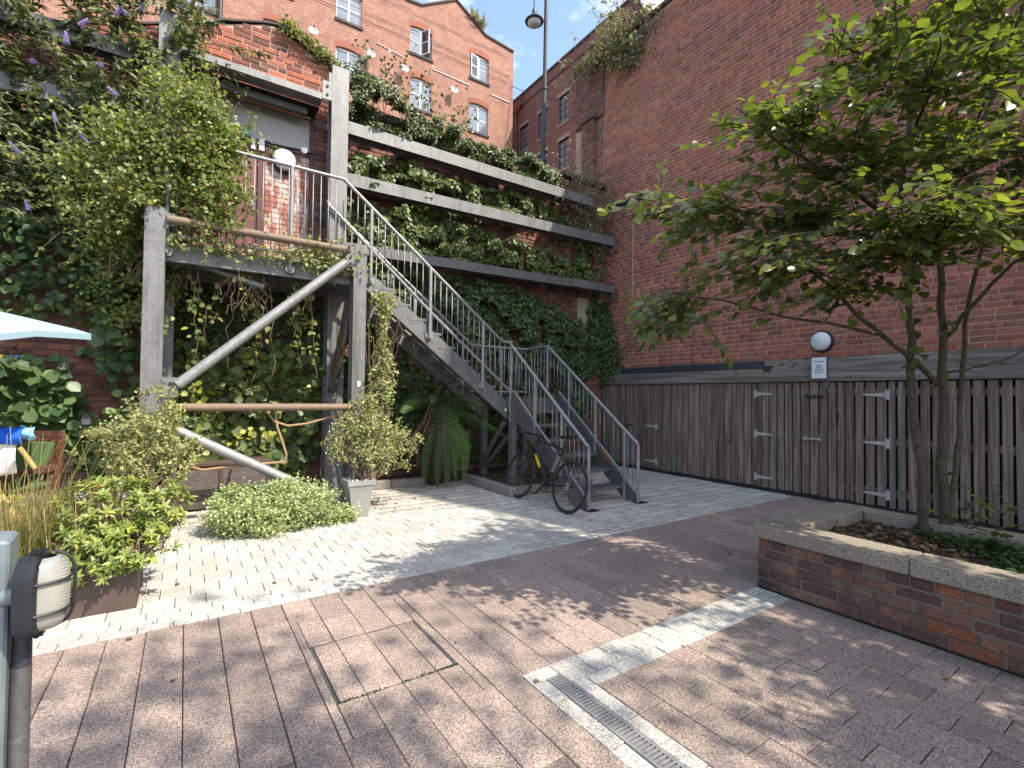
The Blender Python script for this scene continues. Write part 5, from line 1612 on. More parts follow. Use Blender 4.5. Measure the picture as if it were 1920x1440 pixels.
for x0, x1, z0, z1, kind in WIN:
    if x1 < -2: continue
    # segmental brick arch
    am = MB(); n = 22
    for i in range(n):
        xa_, xb_ = x0 - 0.1 + (x1 - x0 + 0.2) * (i + 0.06) / n, x0 - 0.1 + (x1 - x0 + 0.2) * (i + 0.94) / n
        za_, zb_ = z1 - 0.17 + arch_rise(xa_, x0 - .1, x1 + .1), z1 - 0.17 + arch_rise(xb_, x0 - .1, x1 + .1)
        am.hexa([(xa_, YF - 0.012, za_), (xb_, YF - 0.012, zb_), (xb_, YF + 0.12, zb_), (xa_, YF + 0.12, za_), (xa_, YF - 0.012, za_ + 0.36), (xb_, YF - 0.012, zb_ + 0.36), (xb_, YF + 0.12, zb_ + 0.36), (xa_, YF + 0.12, za_ + 0.36)])
    am.build('arch', 'far_arch', fb)
    MB().span((x0 - 0.08, YF - 0.09, z0 - 0.14), (x1 + 0.08, YF + 0.1, z0 + 0.002)).build('sill', 'dark_stone', fb)
    w = MB(); yy = YF + 0.13; fw = 0.06
    xm = (x0 + x1) / 2
    zt = z1 - 0.03
    w.span((x0, yy, z0 + .003), (x0 + fw, yy + 0.06, zt)); w.span((x1 - fw, yy, z0 + .003), (x1, yy + 0.06, zt)); w.span((x0 + fw, yy, z0 + .003), (x1 - fw, yy + 0.06, z0 + fw)); w.span((x0 + fw, yy, zt - fw - .1), (x1 - fw, yy + 0.06, zt))
    w.span((xm - 0.05, yy - 0.01, z0 + fw), (xm + 0.05, yy + 0.06, zt - fw - .1))
    zm = (z0 + zt) / 2 - 0.02
    halves = [(x0 + fw, xm - 0.05, 'left'), (xm + 0.05, x1 - fw, 'right')]
    for a, b, s in halves:
        if s != kind: w.span((a, yy + 0.005, zm - 0.025), (b, yy + 0.05, zm + 0.025))
    wo = w.build('window', 'white_paint', fb)
    for a, b, s in halves:
        if s != kind:
            for za_, zb_ in ((z0 + fw, zm - .025), (zm + .025, zt - fw - .1)):
                MB().span((a, yy + 0.03, za_), (b, yy + 0.04, zb_)).build('pane', 'glass', wo)
        else:                                    # open casement, hinged at the middle or the jamb
            hx = a if s == 'right' else a
            ang = math.radians(62 if s == 'right' else 20)
            wd = b - a
            dx = math.cos(ang) * wd; dy = -math.sin(ang) * wd
            if s == 'right': p0 = np.array((a, yy - 0.02, 0)); p1 = np.array((a + dx, yy - 0.02 + dy, 0))
            else: p0 = np.array((a, yy - 0.16, 0)); p1 = np.array((a + dx, yy - 0.16 + 0.1, 0)); 
            t_ = (p1 - p0) / np.linalg.norm(p1 - p0); nn = np.array((-t_[1], t_[0], 0))
            R = np.stack([t_, nn, UZ], 1); L = np.linalg.norm(p1 - p0); mid_ = (p0 + p1) / 2; zc = (z0 + zt) / 2; hh = zt - z0 - 0.2
            cs_ = MB()
            for o_, sz in (((-(L - fw) / 2, 0, 0), (fw, 0.05, hh)), (((L - fw) / 2, 0, 0), (fw, 0.05, hh)), ((0, 0, hh / 2 - fw / 2), (L - 2 * fw, 0.05, fw)), ((0, 0, -hh / 2 + fw / 2), (L - 2 * fw, 0.05, fw)), ((0, 0, 0), (L - 2 * fw, 0.04, 0.05))):
                cs_.box(mid_ + UZ * zc + R @ np.array(o_), sz, R)
            so_ = cs_.build('casement', 'white_paint', wo)
            MB().box(mid_ + UZ * zc, (L - 2 * fw, 0.012, hh - 2 * fw), R).build('pane', 'glass_dark', wo)
            MB().span((a, yy + 0.05, z0 + fw), (b, yy + 0.058, zt - .1)).build('dark_opening', 'room', wo)
MB().tube([(8.9, YF - 0.03, 22.05), (10.5, YF - 0.03, 21.85)], 0.025, 6).tube([(12.5, YF - 0.03, 21.86), (15.1, YF - 0.03, 21.80)], 0.03, 6).tube([(16.7, YF - 0.03, 21.78), (18.3, YF - 0.03, 21.75)], 0.03, 6).build('conduit', 'white_paint', fb)
MB().tube([(1.0, YF - 0.14, 4), (1.0, YF - 0.14, 25.3)], 0.12, 10).build('downpipe', 'black', fb)
for zz, sg in ((23.55, 0.35), (23.05, 0.3), (24.85, 0.25)):
    pts = [(5.0 + i * 1.1, YF - 0.06 - 0.02 * (i % 2), zz + 0.02 * (i % 3)) for i in range(13)]
    MB().tube(pts, 0.014, 4).build('wall_cable', 'black_plastic', fb)
for x, z, lb in ((5.32, 20.98, 'white satellite dish leftmost, beside the half hidden arched window'), (8.46, 21.0, 'white satellite dish just right of the window behind the steel column'), (10.5, 20.95, 'white satellite dish left of the middle arched window'), (13.83, 20.85, 'white satellite dish between the middle and right arched windows')):
    t = thing('satellite_dish', lb, 'satellite dish', (x, YF - 0.3, z), 'satellite dishes on the mill facade')
    ax = np.array((-0.12, -0.95, 0.25)); ax /= np.linalg.norm(ax)
    C = np.array((x, YF - 0.42, z))
    MB().lathe(C, [(0.02, -0.07), (0.12, -0.055), (0.21, -0.025), (0.27, 0.01), (0.265, 0.018), (0.20, -0.012), (0.1, -0.04), (0.01, -0.05)], 22, ax).build('dish', 'dish_grey', t, smooth=True)
    MB().tube([C - ax * 0.06, (x, YF - 0.2, z - 0.05), (x, YF, z - 0.05)], 0.025, 6).tube([C - UZ * 0.26, C + ax * 0.30 - UZ * 0.05], 0.012, 5).build('bracket', 'alloy', t)
    MB().box(C + ax * 0.31 - UZ * 0.03, (0.06, 0.1, 0.06)).build('receiver', 'room', t)

XO = 20.0
ob = thing('office_building', 'long dark red brick building with tall metal windows behind the lamp post', 'building', (XO, 26, 0))
OW = []
for ya, yb_ in ((28.12, 29.2), (25.87, 26.93), (23.62, 24.68), (21.4, 22.45), (19.2, 20.2)):
    for za, zb in ((19.15, 21.0), (16.05, 18.05), (13.0, 15.0)): OW.append((ya, yb_, za, zb))
m = wall_with_holes(12, 42, 4.0, 23.35, OW, XO, 0.2, None, '', None, 'y')
m.quad((XO, 12, 4), (XO + 8, 12, 4), (XO + 8, 12, 23.35), (XO, 12, 23.35))
m.quad((XO + .28, 12, 4), (XO + .28, 42, 4), (XO + .28, 42, 23.3), (XO + .28, 12, 23.3))
m.build('wall', 'far_brick_side', ob)
MB().span((XO - 0.08, 12, 23.35), (XO + 0.5, 42, 23.5)).build('coping', 'dark_stone', ob)
MB().span((XO - 0.06, 12, 22.55), (XO - 0.001, 42, 22.68)).build('string_course', 'drainpipe', ob)
for ya, yb_, za, zb in OW:
    if za < 15: continue
    MB().span((XO - 0.015, ya - 0.1, zb), (XO + 0.1, yb_ + 0.1, zb + 0.24)).build('lintel', 'stone', ob)
    MB().span((XO - 0.05, ya - 0.08, za - 0.12), (XO + 0.1, yb_ + 0.08, za + 0.002)).build('sill', 'stone', ob)
    w = MB(); xx = XO + 0.11
    for k_ in range(3): w.span((xx, ya + (yb_ - ya - 0.05) * k_ / 2, za + .003), (xx + 0.05, ya + (yb_ - ya - 0.05) * k_ / 2 + 0.05, zb - .003))
    for k_ in range(5): w.span((xx + 0.005, ya + .051, za + 0.003 + (zb - za - 0.05) * k_ / 4), (xx + 0.045, yb_ - .051, za + 0.043 + (zb - za - 0.05) * k_ / 4))
    wo = w.build('window', 'black', ob)
    MB().span((xx + 0.02, ya, za), (xx + 0.03, yb_, zb)).build('pane', 'glass', wo)
MB().tube([(XO - 0.12, 29.55, 4), (XO - 0.12, 29.55, 21.9), (XO - 0.12, 29.2, 22.4), (XO - 0.12, 28.6, 22.6)], 0.09, 8).build('downpipe', 'drainpipe', ob)
for y in (29.0, 24.2): MB().tube([(XO - 0.1, y, 22.7), (XO - 0.1, y, 23.3)], 0.07, 8).build('downpipe', 'drainpipe', ob)
o = sheet('street', -60, 60, 8.0, 120, 3.9, 'joint')
sheet('raised_ground', 8.6, 60, 8.55, 27, 3.88, 'joint')

lp = thing('street_lamp', 'tall slim dark street lamp with a hanging bell lantern against the sky', 'street lamp', (7.2, 9.5, 3.9))
lm = MB().tube([(7.2, 9.5, 3.9), (7.2, 9.5, 7.2)], 0.085, 14).tube([(7.2, 9.5, 7.2), (7.205, 9.45, 9.0)], 0.062, 14).tube([(7.205, 9.45, 9.0), (7.21, 9.4, 12.2)], 0.05, 12)
lm.lathe((7.2, 9.5, 7.15), [(0.085, 0), (0.10, 0.03), (0.10, 0.08), (0.07, 0.12)], 14); lm.lathe((7.205, 9.45, 8.95), [(0.06, 0), (0.078, 0.02), (0.078, 0.08), (0.055, 0.1)], 14)
lm.build('pole', 'lamp_black', lp, smooth=True)
MB().tube([(7.21, 9.4, 12.1), (7.19, 9.42, 12.35), (7.08, 9.48, 12.5), (6.97, 9.53, 12.35), (6.945, 9.55, 12.0), (6.945, 9.55, 10.95)], 0.022, 8).build('swan_neck', 'lamp_black', lp, smooth=True)
LQ = (6.945, 9.55, 10.62)
MB().lathe(LQ, [(0.225, 0.0), (0.235, 0.02), (0.20, 0.05), (0.13, 0.11), (0.085, 0.18), (0.06, 0.24), (0.055, 0.30), (0.02, 0.33), (0.02, 0.4)], 24).build('shade', 'lamp_black', lp, smooth=True)
MB().lathe(LQ, [(0.02, -0.115), (0.10, -0.10), (0.15, -0.06), (0.17, 0.0)], 20).build('bowl', 'opal', lp, smooth=True)
for z0_, z1_ in ((18.9, 20.1), (18.0, 19.1)):
    a = np.array((17.2, YF + 1.2, z0_ + 3.0)); b = np.array((XO, 22.8, z1_ - 0.3))
    a = np.array((18.45, YF - 0.02, z0_ + 4.1)); 
    pts = [a + (b - a) * u_ - UZ * 0.25 * 4 * u_ * (1 - u_) for u_ in np.linspace(0, 1, 9)]
    tag(MB().tube(pts, 0.022, 5).build('overhead_cable', 'black_plastic', None), 'upper overhead cable between the two far brick buildings' if z0_ > 18.5 else 'lower overhead cable between the two far brick buildings', 'cable', 'overhead cables')

# ------------------------------------------------------------------ plants
def twigs(parent, paths, r0, r1, mat, name='stem', n=5):
    m = MB()
    for p in paths: m.tube(p, list(np.linspace(r0, r1, len(p))), n, cap=False)
    return m.build(name, mat, parent, smooth=True)

def wander(a, b, n=6, amp=0.06):
    a, b = np.asarray(a, float), np.asarray(b, float)
    P = [a + (b - a) * t for t in np.linspace(0, 1, n)]
    for i in range(1, n - 1): P[i] = P[i] + rng.normal(0, amp, 3)
    return P

# --- climbers on the retaining wall
def wall_mat(parent, regions, n, size, mat, templ, out=(0.06, 0.30), single=0, drop=0.0, up=0.35):
    """leaves over a wall: regions = (x, z, rx, rz, weight, depth)"""
    w = np.array([r[4] for r in regions], float); w /= w.sum()
    idx = rng.choice(len(regions), n, p=w)
    R = np.array([r[:4] for r in regions])[idx]
    dep = np.array([r[5] if len(r) > 5 else 1.0 for r in regions])[idx]
    a = rng.uniform(0, 2 * math.pi, n); q = np.sqrt(rng.uniform(0, 1, n))
    x = R[:, 0] + R[:, 2] * q * np.cos(a); z = R[:, 1] + R[:, 3] * q * np.sin(a)
    # clumping: pull toward a jittered lattice of clumps
    g = 0.22
    hx = np.floor(x / g); hz = np.floor(z / g)
    h1 = np.modf(np.abs(np.sin(hx * 12.9898 + hz * 78.233) * 43758.5453))[0]; h2 = np.modf(np.abs(np.sin(hx * 39.34 + hz * 11.13) * 24634.63))[0]
    cx, cz = (hx + 0.2 + 0.6 * h1) * g, (hz + 0.2 + 0.6 * h2) * g
    pull = rng.uniform(0.0, 0.4, n)
    x = x + (cx - x) * pull; z = z + (cz - z) * pull
    d = (out[0] + (out[1] - out[0]) * h1 * rng.uniform(0.4, 1.0, n)) * dep
    y = YB - 0.02 - d
    keep = rng.uniform(0, 1, n) < 0.55 + 0.6 * h2
    P = np.stack([x, y, z], 1)[keep]
    k_ = len(P)
    N = np.stack([rng.normal(0, 0.35, k_), -0.75 + rng.normal(0, 0.25, k_), up + rng.normal(0, 0.35, k_)], 1)
    D = np.stack([rng.normal(0, 0.7, k_), rng.normal(-0.25, 0.25, k_), -0.7 + rng.normal(0, 0.4, k_)], 1)
    return leaves(parent, P, D, N, rng.uniform(size[0], size[1], k_), mat, templ, single=single)

iv = thing('wall_ivy', 'dense dark ivy mounded along the wall top above the uppermost steel beam', 'climbing plant', (4, YB, 5.8))
reg = [(3.2, 5.72, 1.4, 0.22, 6, 1.2), (4.9, 5.62, 1.2, 0.16, 4, 1.2), (2.3, 5.85, 0.55, 0.42, 5, 1.2), (3.0, 5.75, 0.6, 0.36, 4.5, 1.2), (3.7, 5.68, 0.6, 0.30, 4, 1.1), (4.4, 5.66, 0.6, 0.26, 3.4, 1.1), (5.1, 5.68, 0.55, 0.22, 2.6, 1.0), (5.6, 5.72, 0.4, 0.16, 1.2, 0.9), (2.15, 6.2, 0.3, 0.3, 1.6, 1.0)]
wall_mat(iv, reg, 36000, (0.032, 0.06), 'lf_ivy', 'ovate', (0.0, 0.42), up=0.6)
paths = []; P = []
for i in range(26):
    x0 = rng.choice([2.2, 2.6, 3.0, 3.3, 3.9]) + rng.normal(0, 0.2); L = rng.uniform(0.35, 1.0)
    b = np.array((x0 + rng.normal(0.15, 0.35), YB - 0.1 + rng.normal(0, 0.15), 6.05 + L * (1 if x0 < 3.5 else 0.6)))
    p = wander((x0, YB - 0.15, 5.8), b, 6, 0.04); paths.append(p)
    for q in range(16):
        u_ = rng.uniform(0.35, 1.0); j = min(int(u_ * 5), 4); P.append(p[j] + (p[j + 1] - p[j]) * (u_ * 5 - j) + rng.normal(0, 0.05, 3))
twigs(iv, paths, 0.006, 0.002, 'twig'); P = np.array(P)
leaves(iv, P, rnd_dirs(len(P)), rnd_dirs(len(P)) + (0, -.6, .5), rng.uniform(0.04, 0.075, len(P)), 'lf_ivy', 'ovate', stuff='tendril_leaves')

cv_ = thing('wall_creeper', 'leafy creeper filling the wall between the two upper steel beams', 'climbing plant', (4, YB, 4.9))
reg = [(3.4, 4.98, 1.5, 0.2, 4.0, .9), (5.2, 5.0, .9, .2, 1.6, .7), (2.2, 4.78, 0.4, 0.22, 2.5, 1.4), (2.9, 4.72, 0.5, 0.2, 2.4, 1.4), (3.6, 4.75, 0.5, 0.25, 2.6, 1.1), (4.2, 4.85, 0.55, 0.28, 2.8), (4.9, 4.9, 0.4, 0.25, 1.5), (6.2, 4.75, 0.4, 0.3, 0.7, .6), (6.9, 4.6, 0.4, 0.5, 1.4, .8)]
wall_mat(cv_, reg, 19000, (0.045, 0.08), 'lf_kiwi', 'ovate', (0.02, 0.36))
c2 = thing('wall_creeper', 'broad green creeper spreading between the middle and lowest wall beams', 'climbing plant', (3.5, YB, 3.9))
reg = [(3.6, 4.15, 1.6, 0.28, 5.0, .8), (5.6, 3.95, 1.2, .3, 2.4, .8), (2.3, 4.0, 0.45, 0.40, 2.6, 1.2), (3.0, 4.02, 0.5, 0.40, 3.0, 1.2), (3.7, 4.0, 0.5, 0.36, 3.0, 1.1), (4.4, 3.9, 0.5, 0.32, 2.6), (4.9, 3.85, 0.5, 0.2, 1.6, 1.3), (5.6, 3.78, 0.5, 0.16, 1.3, 1.3), (6.3, 3.85, 0.5, 0.25, 1.6, 1.0), (6.8, 4.0, 0.35, 0.35, 1.2)]
wall_mat(c2, reg, 25000, (0.045, 0.08), 'lf_kiwi', 'ovate', (0.02, 0.38))
c3 = thing('wall_creeper', 'dark green leaf mass covering the wall behind the stairs down to the bed', 'climbing plant', (4.5, YB, 1.8))
reg = [(0.2, 2.4, 0.5, 0.6, 2.0, .6), (1.0, 2.4, 0.6, 0.6, 2.4, .6), (1.5, 1.9, 0.4, 0.8, 1.8, .6), (4.0, 3.1, 1.9, 0.4, 6.0, .8), (4.2, 0.9, 2.2, 0.7, 4.0, .7), (2.4, 2.9, 0.5, 0.6, 3.2), (3.2, 2.9, 0.6, 0.6, 3.6), (4.1, 2.75, 0.6, 0.65, 4.2, 1.2), (5.0, 2.6, 0.6, 0.7, 4.5, 1.2), (5.9, 2.55, 0.6, 0.65, 4), (6.6, 2.3, 0.45, 0.7, 2.4, .8), (7.15, 2.8, 0.2, 0.9, 1.2, .6), (2.6, 1.6, 0.7, 0.8, 3), (3.7, 1.5, 0.7, 0.8, 2.2), (5.0, 1.4, 0.8, 0.8, 3.2), (6.2, 1.3, 0.7, 0.7, 2.6)]
wall_mat(c3, reg, 56000, (0.045, 0.08), 'lf_creeper', 'ovate', (0.02, 0.34))
# ivy that has crept round the corner onto the warehouse wall
c4 = thing('corner_ivy', 'ivy strip climbing the corner where the two brick walls meet', 'climbing plant', (7.4, 7.3, 1.0))
n = 3600
a = np.abs(rng.normal(0, 0.20, n)); z = rng.uniform(1.7, 3.4, n); a *= np.clip((3.6 - z) / 1.2, 0.15, 1)
P = np.stack([XR - 0.03 - np.abs(rng.normal(0, 0.05, n)), YB - 0.05 - a, z], 1)
leaves(c4, P, rnd_dirs(n) * (0.4, 1, 1) - (0, 0, .5), rnd_dirs(n) * 0.5 + (-1, -0.3, 0.3), rng.uniform(0.045, 0.08, n), 'lf_creeper', 'ovate')
P = [wander((XR - 0.01, 7.3, 1.9 + 0.1 * i), (XR - 0.01, 6.4 - 0.15 * i, 2.6 + 0.22 * i), 7, 0.05) for i in range(5)]
for p in P:
    for q in p: q[0] = XR - 0.012
twigs(c4, P, 0.006, 0.003, 'twig')

kw = thing('kiwi_climber', 'round leaved climber behind the steel braces with some yellow leaves', 'climbing plant', (0.8, 7.3, 0.5))
reg = [(0.0, 1.45, 0.35, 0.5, 2.4), (0.5, 1.35, 0.45, 0.55, 3.5), (1.1, 1.3, 0.4, 0.55, 3.2), (1.55, 1.2, 0.25, 0.7, 1.6, .7), (0.1, 0.85, 0.35, 0.3, 1.4, 1.3), (0.9, 0.8, 0.5, 0.28, 2.2, 1.4), (1.2, 0.45, 0.2, 0.2, 0.8, 1.4), (0.2, 1.9, 0.5, 0.2, 1.0), (1.1, 1.85, 0.5, 0.25, 1.2)]
wall_mat(kw, reg, 2600, (0.085, 0.135), 'lf_kiwi', 'round', (0.05, 0.45), single=180)
P = np.concatenate([np.array(c_) + rng.normal(0, 1, (k_, 3)) * (0.17, 0.07, 0.09) for c_, k_ in (((0.08, 7.1, 1.42), 18), ((0.75, 7.0, 0.88), 18), ((0.02, 6.95, 0.72), 18))])
leaves(kw, P, rnd_dirs(len(P)) * (1, .4, .6) - (0, .2, .5), rnd_dirs(len(P)) * .4 + (0, -.9, .5), rng.uniform(0.055, 0.095, len(P)), 'lf_yellow', 'round', stuff='yellow_leaves')
hv = thing('hanging_vine', 'straggling vine trailing down from the deck between the braces', 'climbing plant', (0.7, 6.6, 2.9))
paths = []; P = []; Dd = []
for x, zl, y in ((0.05, 1.75, 6.5), (0.12, 2.0, 6.55), (0.35, 2.2, 6.6), (0.45, 1.7, 6.7), (0.55, 2.35, 6.5), (0.62, 1.55, 6.6), (0.7, 2.25, 6.45), (0.78, 1.95, 6.5), (0.85, 1.6, 6.55), (0.98, 2.1, 6.5), (1.22, 1.5, 6.45), (1.28, 1.8, 6.5), (1.18, 2.2, 6.42), (-0.1, 1.9, 6.6)):
    p = wander((x + rng.normal(0, .05), y, 2.93), (x + rng.normal(0, .1), y + rng.normal(0, .05), zl), 9, 0.035); paths.append(p)
    if rng.random() < 0.75:
        for q in range(int((2.9 - zl) * 34)):
            i = rng.integers(1, 8); P.append(p[i] + (p[i + 1] - p[i]) * rng.random() + rng.normal(0, 0.035, 3))
for i in range(16):
    x = rng.uniform(0.4, 0.8); paths.append(wander((x, 6.45, 2.85), (x + rng.normal(0, 0.12), 6.45, 2.45 + rng.uniform(-.15, .15)), 6, 0.04))
twigs(hv, paths, 0.007, 0.003, 'vine_wood'); P = np.array(P)
leaves(hv, P, rnd_dirs(len(P)) - (0, 0, .4), rnd_dirs(len(P)) + (0, -.8, .4), rng.uniform(0.045, 0.08, len(P)), 'lf_bright', 'ovate', single=60)
n = 900
P = np.stack([rng.uniform(-0.2, 1.75, n), 6.22 + rng.normal(0, 0.06, n), 3.02 + rng.normal(0, 0.06, n)], 1)
P = np.concatenate([P, np.stack([rng.normal(1.5, 0.22, 700), 6.2 + rng.normal(0, 0.08, 700), 3.08 + rng.normal(0, 0.11, 700)], 1)])
leaves(hv, P, rnd_dirs(len(P)), rnd_dirs(len(P)) + (0, -.6, .6), rng.uniform(0.03, 0.06, len(P)), 'lf_pale', 'ovate', stuff='deck_foliage')

# --- bright climber over the left half of the landing, buddleia above it
bc = thing('bright_climber', 'bright yellow green climber swallowing the left end of the landing rail', 'climbing plant', (-0.2, 6.6, 3.0))
cen = []
for c_, r_, k_ in (((0.02, 6.3, 4.15), (0.40, 0.35, 0.5), 60), ((-0.35, 6.35, 3.8), (0.42, 0.35, 0.55), 50), ((0.22, 6.2, 3.6), (0.28, 0.25, 0.42), 34), ((-0.7, 6.6, 3.5), (0.4, 0.35, 0.55), 36), ((-0.1, 6.4, 4.65), (0.28, 0.3, 0.25), 18), ((0.22, 6.3, 4.2), (0.2, 0.2, 0.3), 12), ((-0.5, 7.0, 2.7), (0.4, 0.3, 0.6), 26), ((-0.35, 6.7, 3.1), (0.4, 0.25, 0.3), 20)):
    cen.append(ellips(k_, c_, r_, 0.3)[0])
cen = np.concatenate(cen)
P, C_ = clumpy(14500, cen, (0.10, 0.10, 0.085), 1.0)
leaves(bc, P, rnd_dirs(len(P)) - (0, 0.2, .3), rnd_dirs(len(P)) * .8 + (0, -.5, .8), rng.uniform(0.032, 0.062, len(P)), 'lf_bright', 'ovate', single=120)
sh = []; P2 = []
for i in range(120):
    c_ = cen[rng.integers(0, len(cen))]; d = unit(c_ - np.array((-0.1, 6.7, 3.7))) + rng.normal(0, .45, 3); p = wander(c_, c_ + d * rng.uniform(.2, .5) - UZ * rng.uniform(0, .2), 6, .03); sh.append(p)
    for q in range(26): j = rng.integers(0, 5); P2.append(p[j] + (p[j + 1] - p[j]) * rng.random() + rng.normal(0, .03, 3))
twigs(bc, sh, .004, .002, 'vine_wood', 'shoot'); P2 = np.array(P2)
leaves(bc, P2, rnd_dirs(len(P2)) - (0, 0.2, .3), rnd_dirs(len(P2)) * .8 + (0, -.5, .8), rng.uniform(0.03, 0.055, len(P2)), 'lf_bright', 'ovate', stuff='shoot_leaves')
twigs(bc, [wander((-0.3 + rng.normal(0, .25), 6.8, 2.6), (rng.normal(0, .35), 6.7, rng.uniform(3.5, 4.9)), 7, 0.07) for i in range(26)], 0.011, 0.003, 'vine_wood')

bd = thing('buddleia', 'large straggling buddleia with purple flower spikes over the left wall', 'shrub', (-1.2, 7.3, 3.0))
paths = []; P = []; Dl = []
for i in range(130):
    a = np.array((rng.uniform(-2.3, -0.2), 7.35, rng.uniform(3.2, 5.8)))
    b = a + np.array((rng.normal(0.1, 0.45), -rng.uniform(0.15, 0.75), rng.uniform(0.0, 0.9)))
    b[2] = min(b[2], 6.75)
    p = wander(a, b, 6, 0.04); p[-1] = p[-1] - UZ * 0.06; paths.append(p)
    for q in range(78):
        u_ = rng.uniform(0.15, 1); j = min(int(u_ * 5), 4); P.append(p[j] + (p[j + 1] - p[j]) * (u_ * 5 - j)); Dl.append(rnd_dirs(1)[0] * (1, 1, .5) + (p[j + 1] - p[j]) * 3 - UZ * .35)
for i in range(34):                              # shoots reaching over the column and the gable
    a = np.array((rng.uniform(-1.2, -0.1), 7.2, rng.uniform(5.2, 6.2))); b = a + np.array((rng.uniform(0.0, 0.55), -rng.uniform(0, .3), rng.uniform(0.1, 0.6)))
    p = wander(a, b, 6, 0.03); paths.append(p)
    for q in range(42):
        u_ = rng.uniform(0.2, 1); j = min(int(u_ * 5), 4); P.append(p[j] + (p[j + 1] - p[j]) * (u_ * 5 - j)); Dl.append(rnd_dirs(1)[0] * (1, 1, .5) + (p[j + 1] - p[j]) * 3 - UZ * .45)
twigs(bd, paths, 0.009, 0.003, 'twig')
P = np.array(P); Dl = np.array(Dl)
leaves(bd, P, Dl, rnd_dirs(len(P)) * .7 + (0, -.4, 1), rng.uniform(0.065, 0.12, len(P)), 'lf_buddleia', 'lance', wide=1.35)
P = np.stack([rng.uniform(-2.3, -0.3, 3500), 7.3 + rng.normal(0, .1, 3500), rng.uniform(2.2, 5.0, 3500)], 1)
leaves(bd, P, rnd_dirs(len(P)) - (0, 0, .4), rnd_dirs(len(P)) * .7 + (0, -.8, .6), rng.uniform(0.07, 0.12, len(P)), 'lf_creeper', 'ovate', stuff='inner_foliage')
sp_mesh = []
for k_ in range(3):
    m = MB()
    for i in range(60):
        u_ = i / 60; r_ = 0.026 * (1 - u_) ** 0.6 + 0.004; an = i * 2.4
        m.box((r_ * math.cos(an), r_ * math.sin(an), u_ * 0.17), (0.013, 0.013, 0.012), np.array(Matrix.Rotation(an + k_, 3, 'Z')))
    sp_mesh.append(raw_mesh('flower_spike', np.array(m.v), m.f, 'purple'))
for px in ((-0.72, 6.75, 5.50), (-0.62, 6.7, 5.52), (-0.50, 6.72, 5.63), (-1.02, 6.8, 5.28), (-0.28, 6.75, 5.42), (-0.32, 6.8, 6.0), (-0.15, 6.9, 5.95), (-1.35, 6.7, 4.72), (-0.68, 6.7, 4.60), (-1.16, 6.7, 4.15), (-0.62, 6.72, 4.32), (-1.40, 6.6, 3.72), (-1.32, 6.6, 3.18), (-0.9, 6.7, 4.0), (-0.98, 6.7, 3.62), (-0.82, 6.75, 4.9), (-1.5, 6.7, 5.3), (-1.1, 6.7, 5.0)):
    o = obj('flower_spike', sp_mesh[rng.integers(0, 3)], bd)
    o.matrix_basis = Matrix.Translation(px) @ Matrix.Rotation(rng.uniform(-1.3, 1.3), 4, 'X') @ Matrix.Rotation(rng.uniform(-1, 1), 4, 'Y') @ Matrix.Scale(rng.uniform(0.45, 0.75), 4)

lc = thing('wall_climber', 'broad round leaved climber low on the left wall under the parasol', 'climbing plant', (-1.3, 7.4, 0.5))
reg = [(-1.62, 1.55, 0.18, 0.25, 1.3), (-1.35, 1.45, 0.28, 0.35, 2.2, 1.3), (-1.15, 1.25, 0.22, 0.3, 1.8, 1.3), (-1.5, 1.15, 0.25, 0.22, 1.0), (-1.0, 0.95, 0.18, 0.28, 1.6), (-0.85, 0.7, 0.16, 0.28, 1.3), (-0.6, 0.95, 0.2, 0.35, 1.0), (-0.75, 2.0, 0.25, 0.35, 0.9), (-0.6, 1.7, .25, .35, .7), (-0.7, 2.7, 0.25, 0.4, 1.0)]
wall_mat(lc, reg, 820, (0.10, 0.15), 'lf_green', 'round', (0.05, 0.40), single=120, up=0.7)
t = thing('wall_ornament', 'small yellow and blue round ornament hanging on the wall below the parasol', 'ornament', (-1.62, 7.45, 1.7))
MB().lathe((-1.66, 7.46, 1.74), [(0.012, -.05), (.04, -.03), (.052, 0), (.04, .03), (.012, .05)], 12).build('ball', 'yellow_ball', t, smooth=True)
MB().lathe((-1.54, 7.46, 1.74), [(0.012, -.06), (.05, -.035), (.064, 0), (.05, .035), (.012, .06)], 12).build('ball', 'blue_ball', t, smooth=True)
MB().tube([(-1.66, 7.46, 1.78), (-1.6, 7.59, 1.9)], .003, 4).tube([(-1.54, 7.46, 1.79), (-1.6, 7.59, 1.9)], .003, 4).build('string', 'black', t)
# --- gable moss ivy
gi = thing('gable_ivy', 'strip of yellowing ivy running down the right slope of the gable', 'climbing plant', (1.4, YB, 6.4))
n = 900
x = rng.uniform(1.0, 1.95, n); z = np.array([gable_top(q) for q in x]) + rng.normal(0.03, 0.055, n)
P = np.stack([x, YB - 0.06 - np.abs(rng.normal(0, .05, n)), z], 1)
leaves(gi, P, rnd_dirs(n), rnd_dirs(n) + (0, -.6, .6), rng.uniform(0.03, 0.06, n), 'lf_bright', 'ovate')

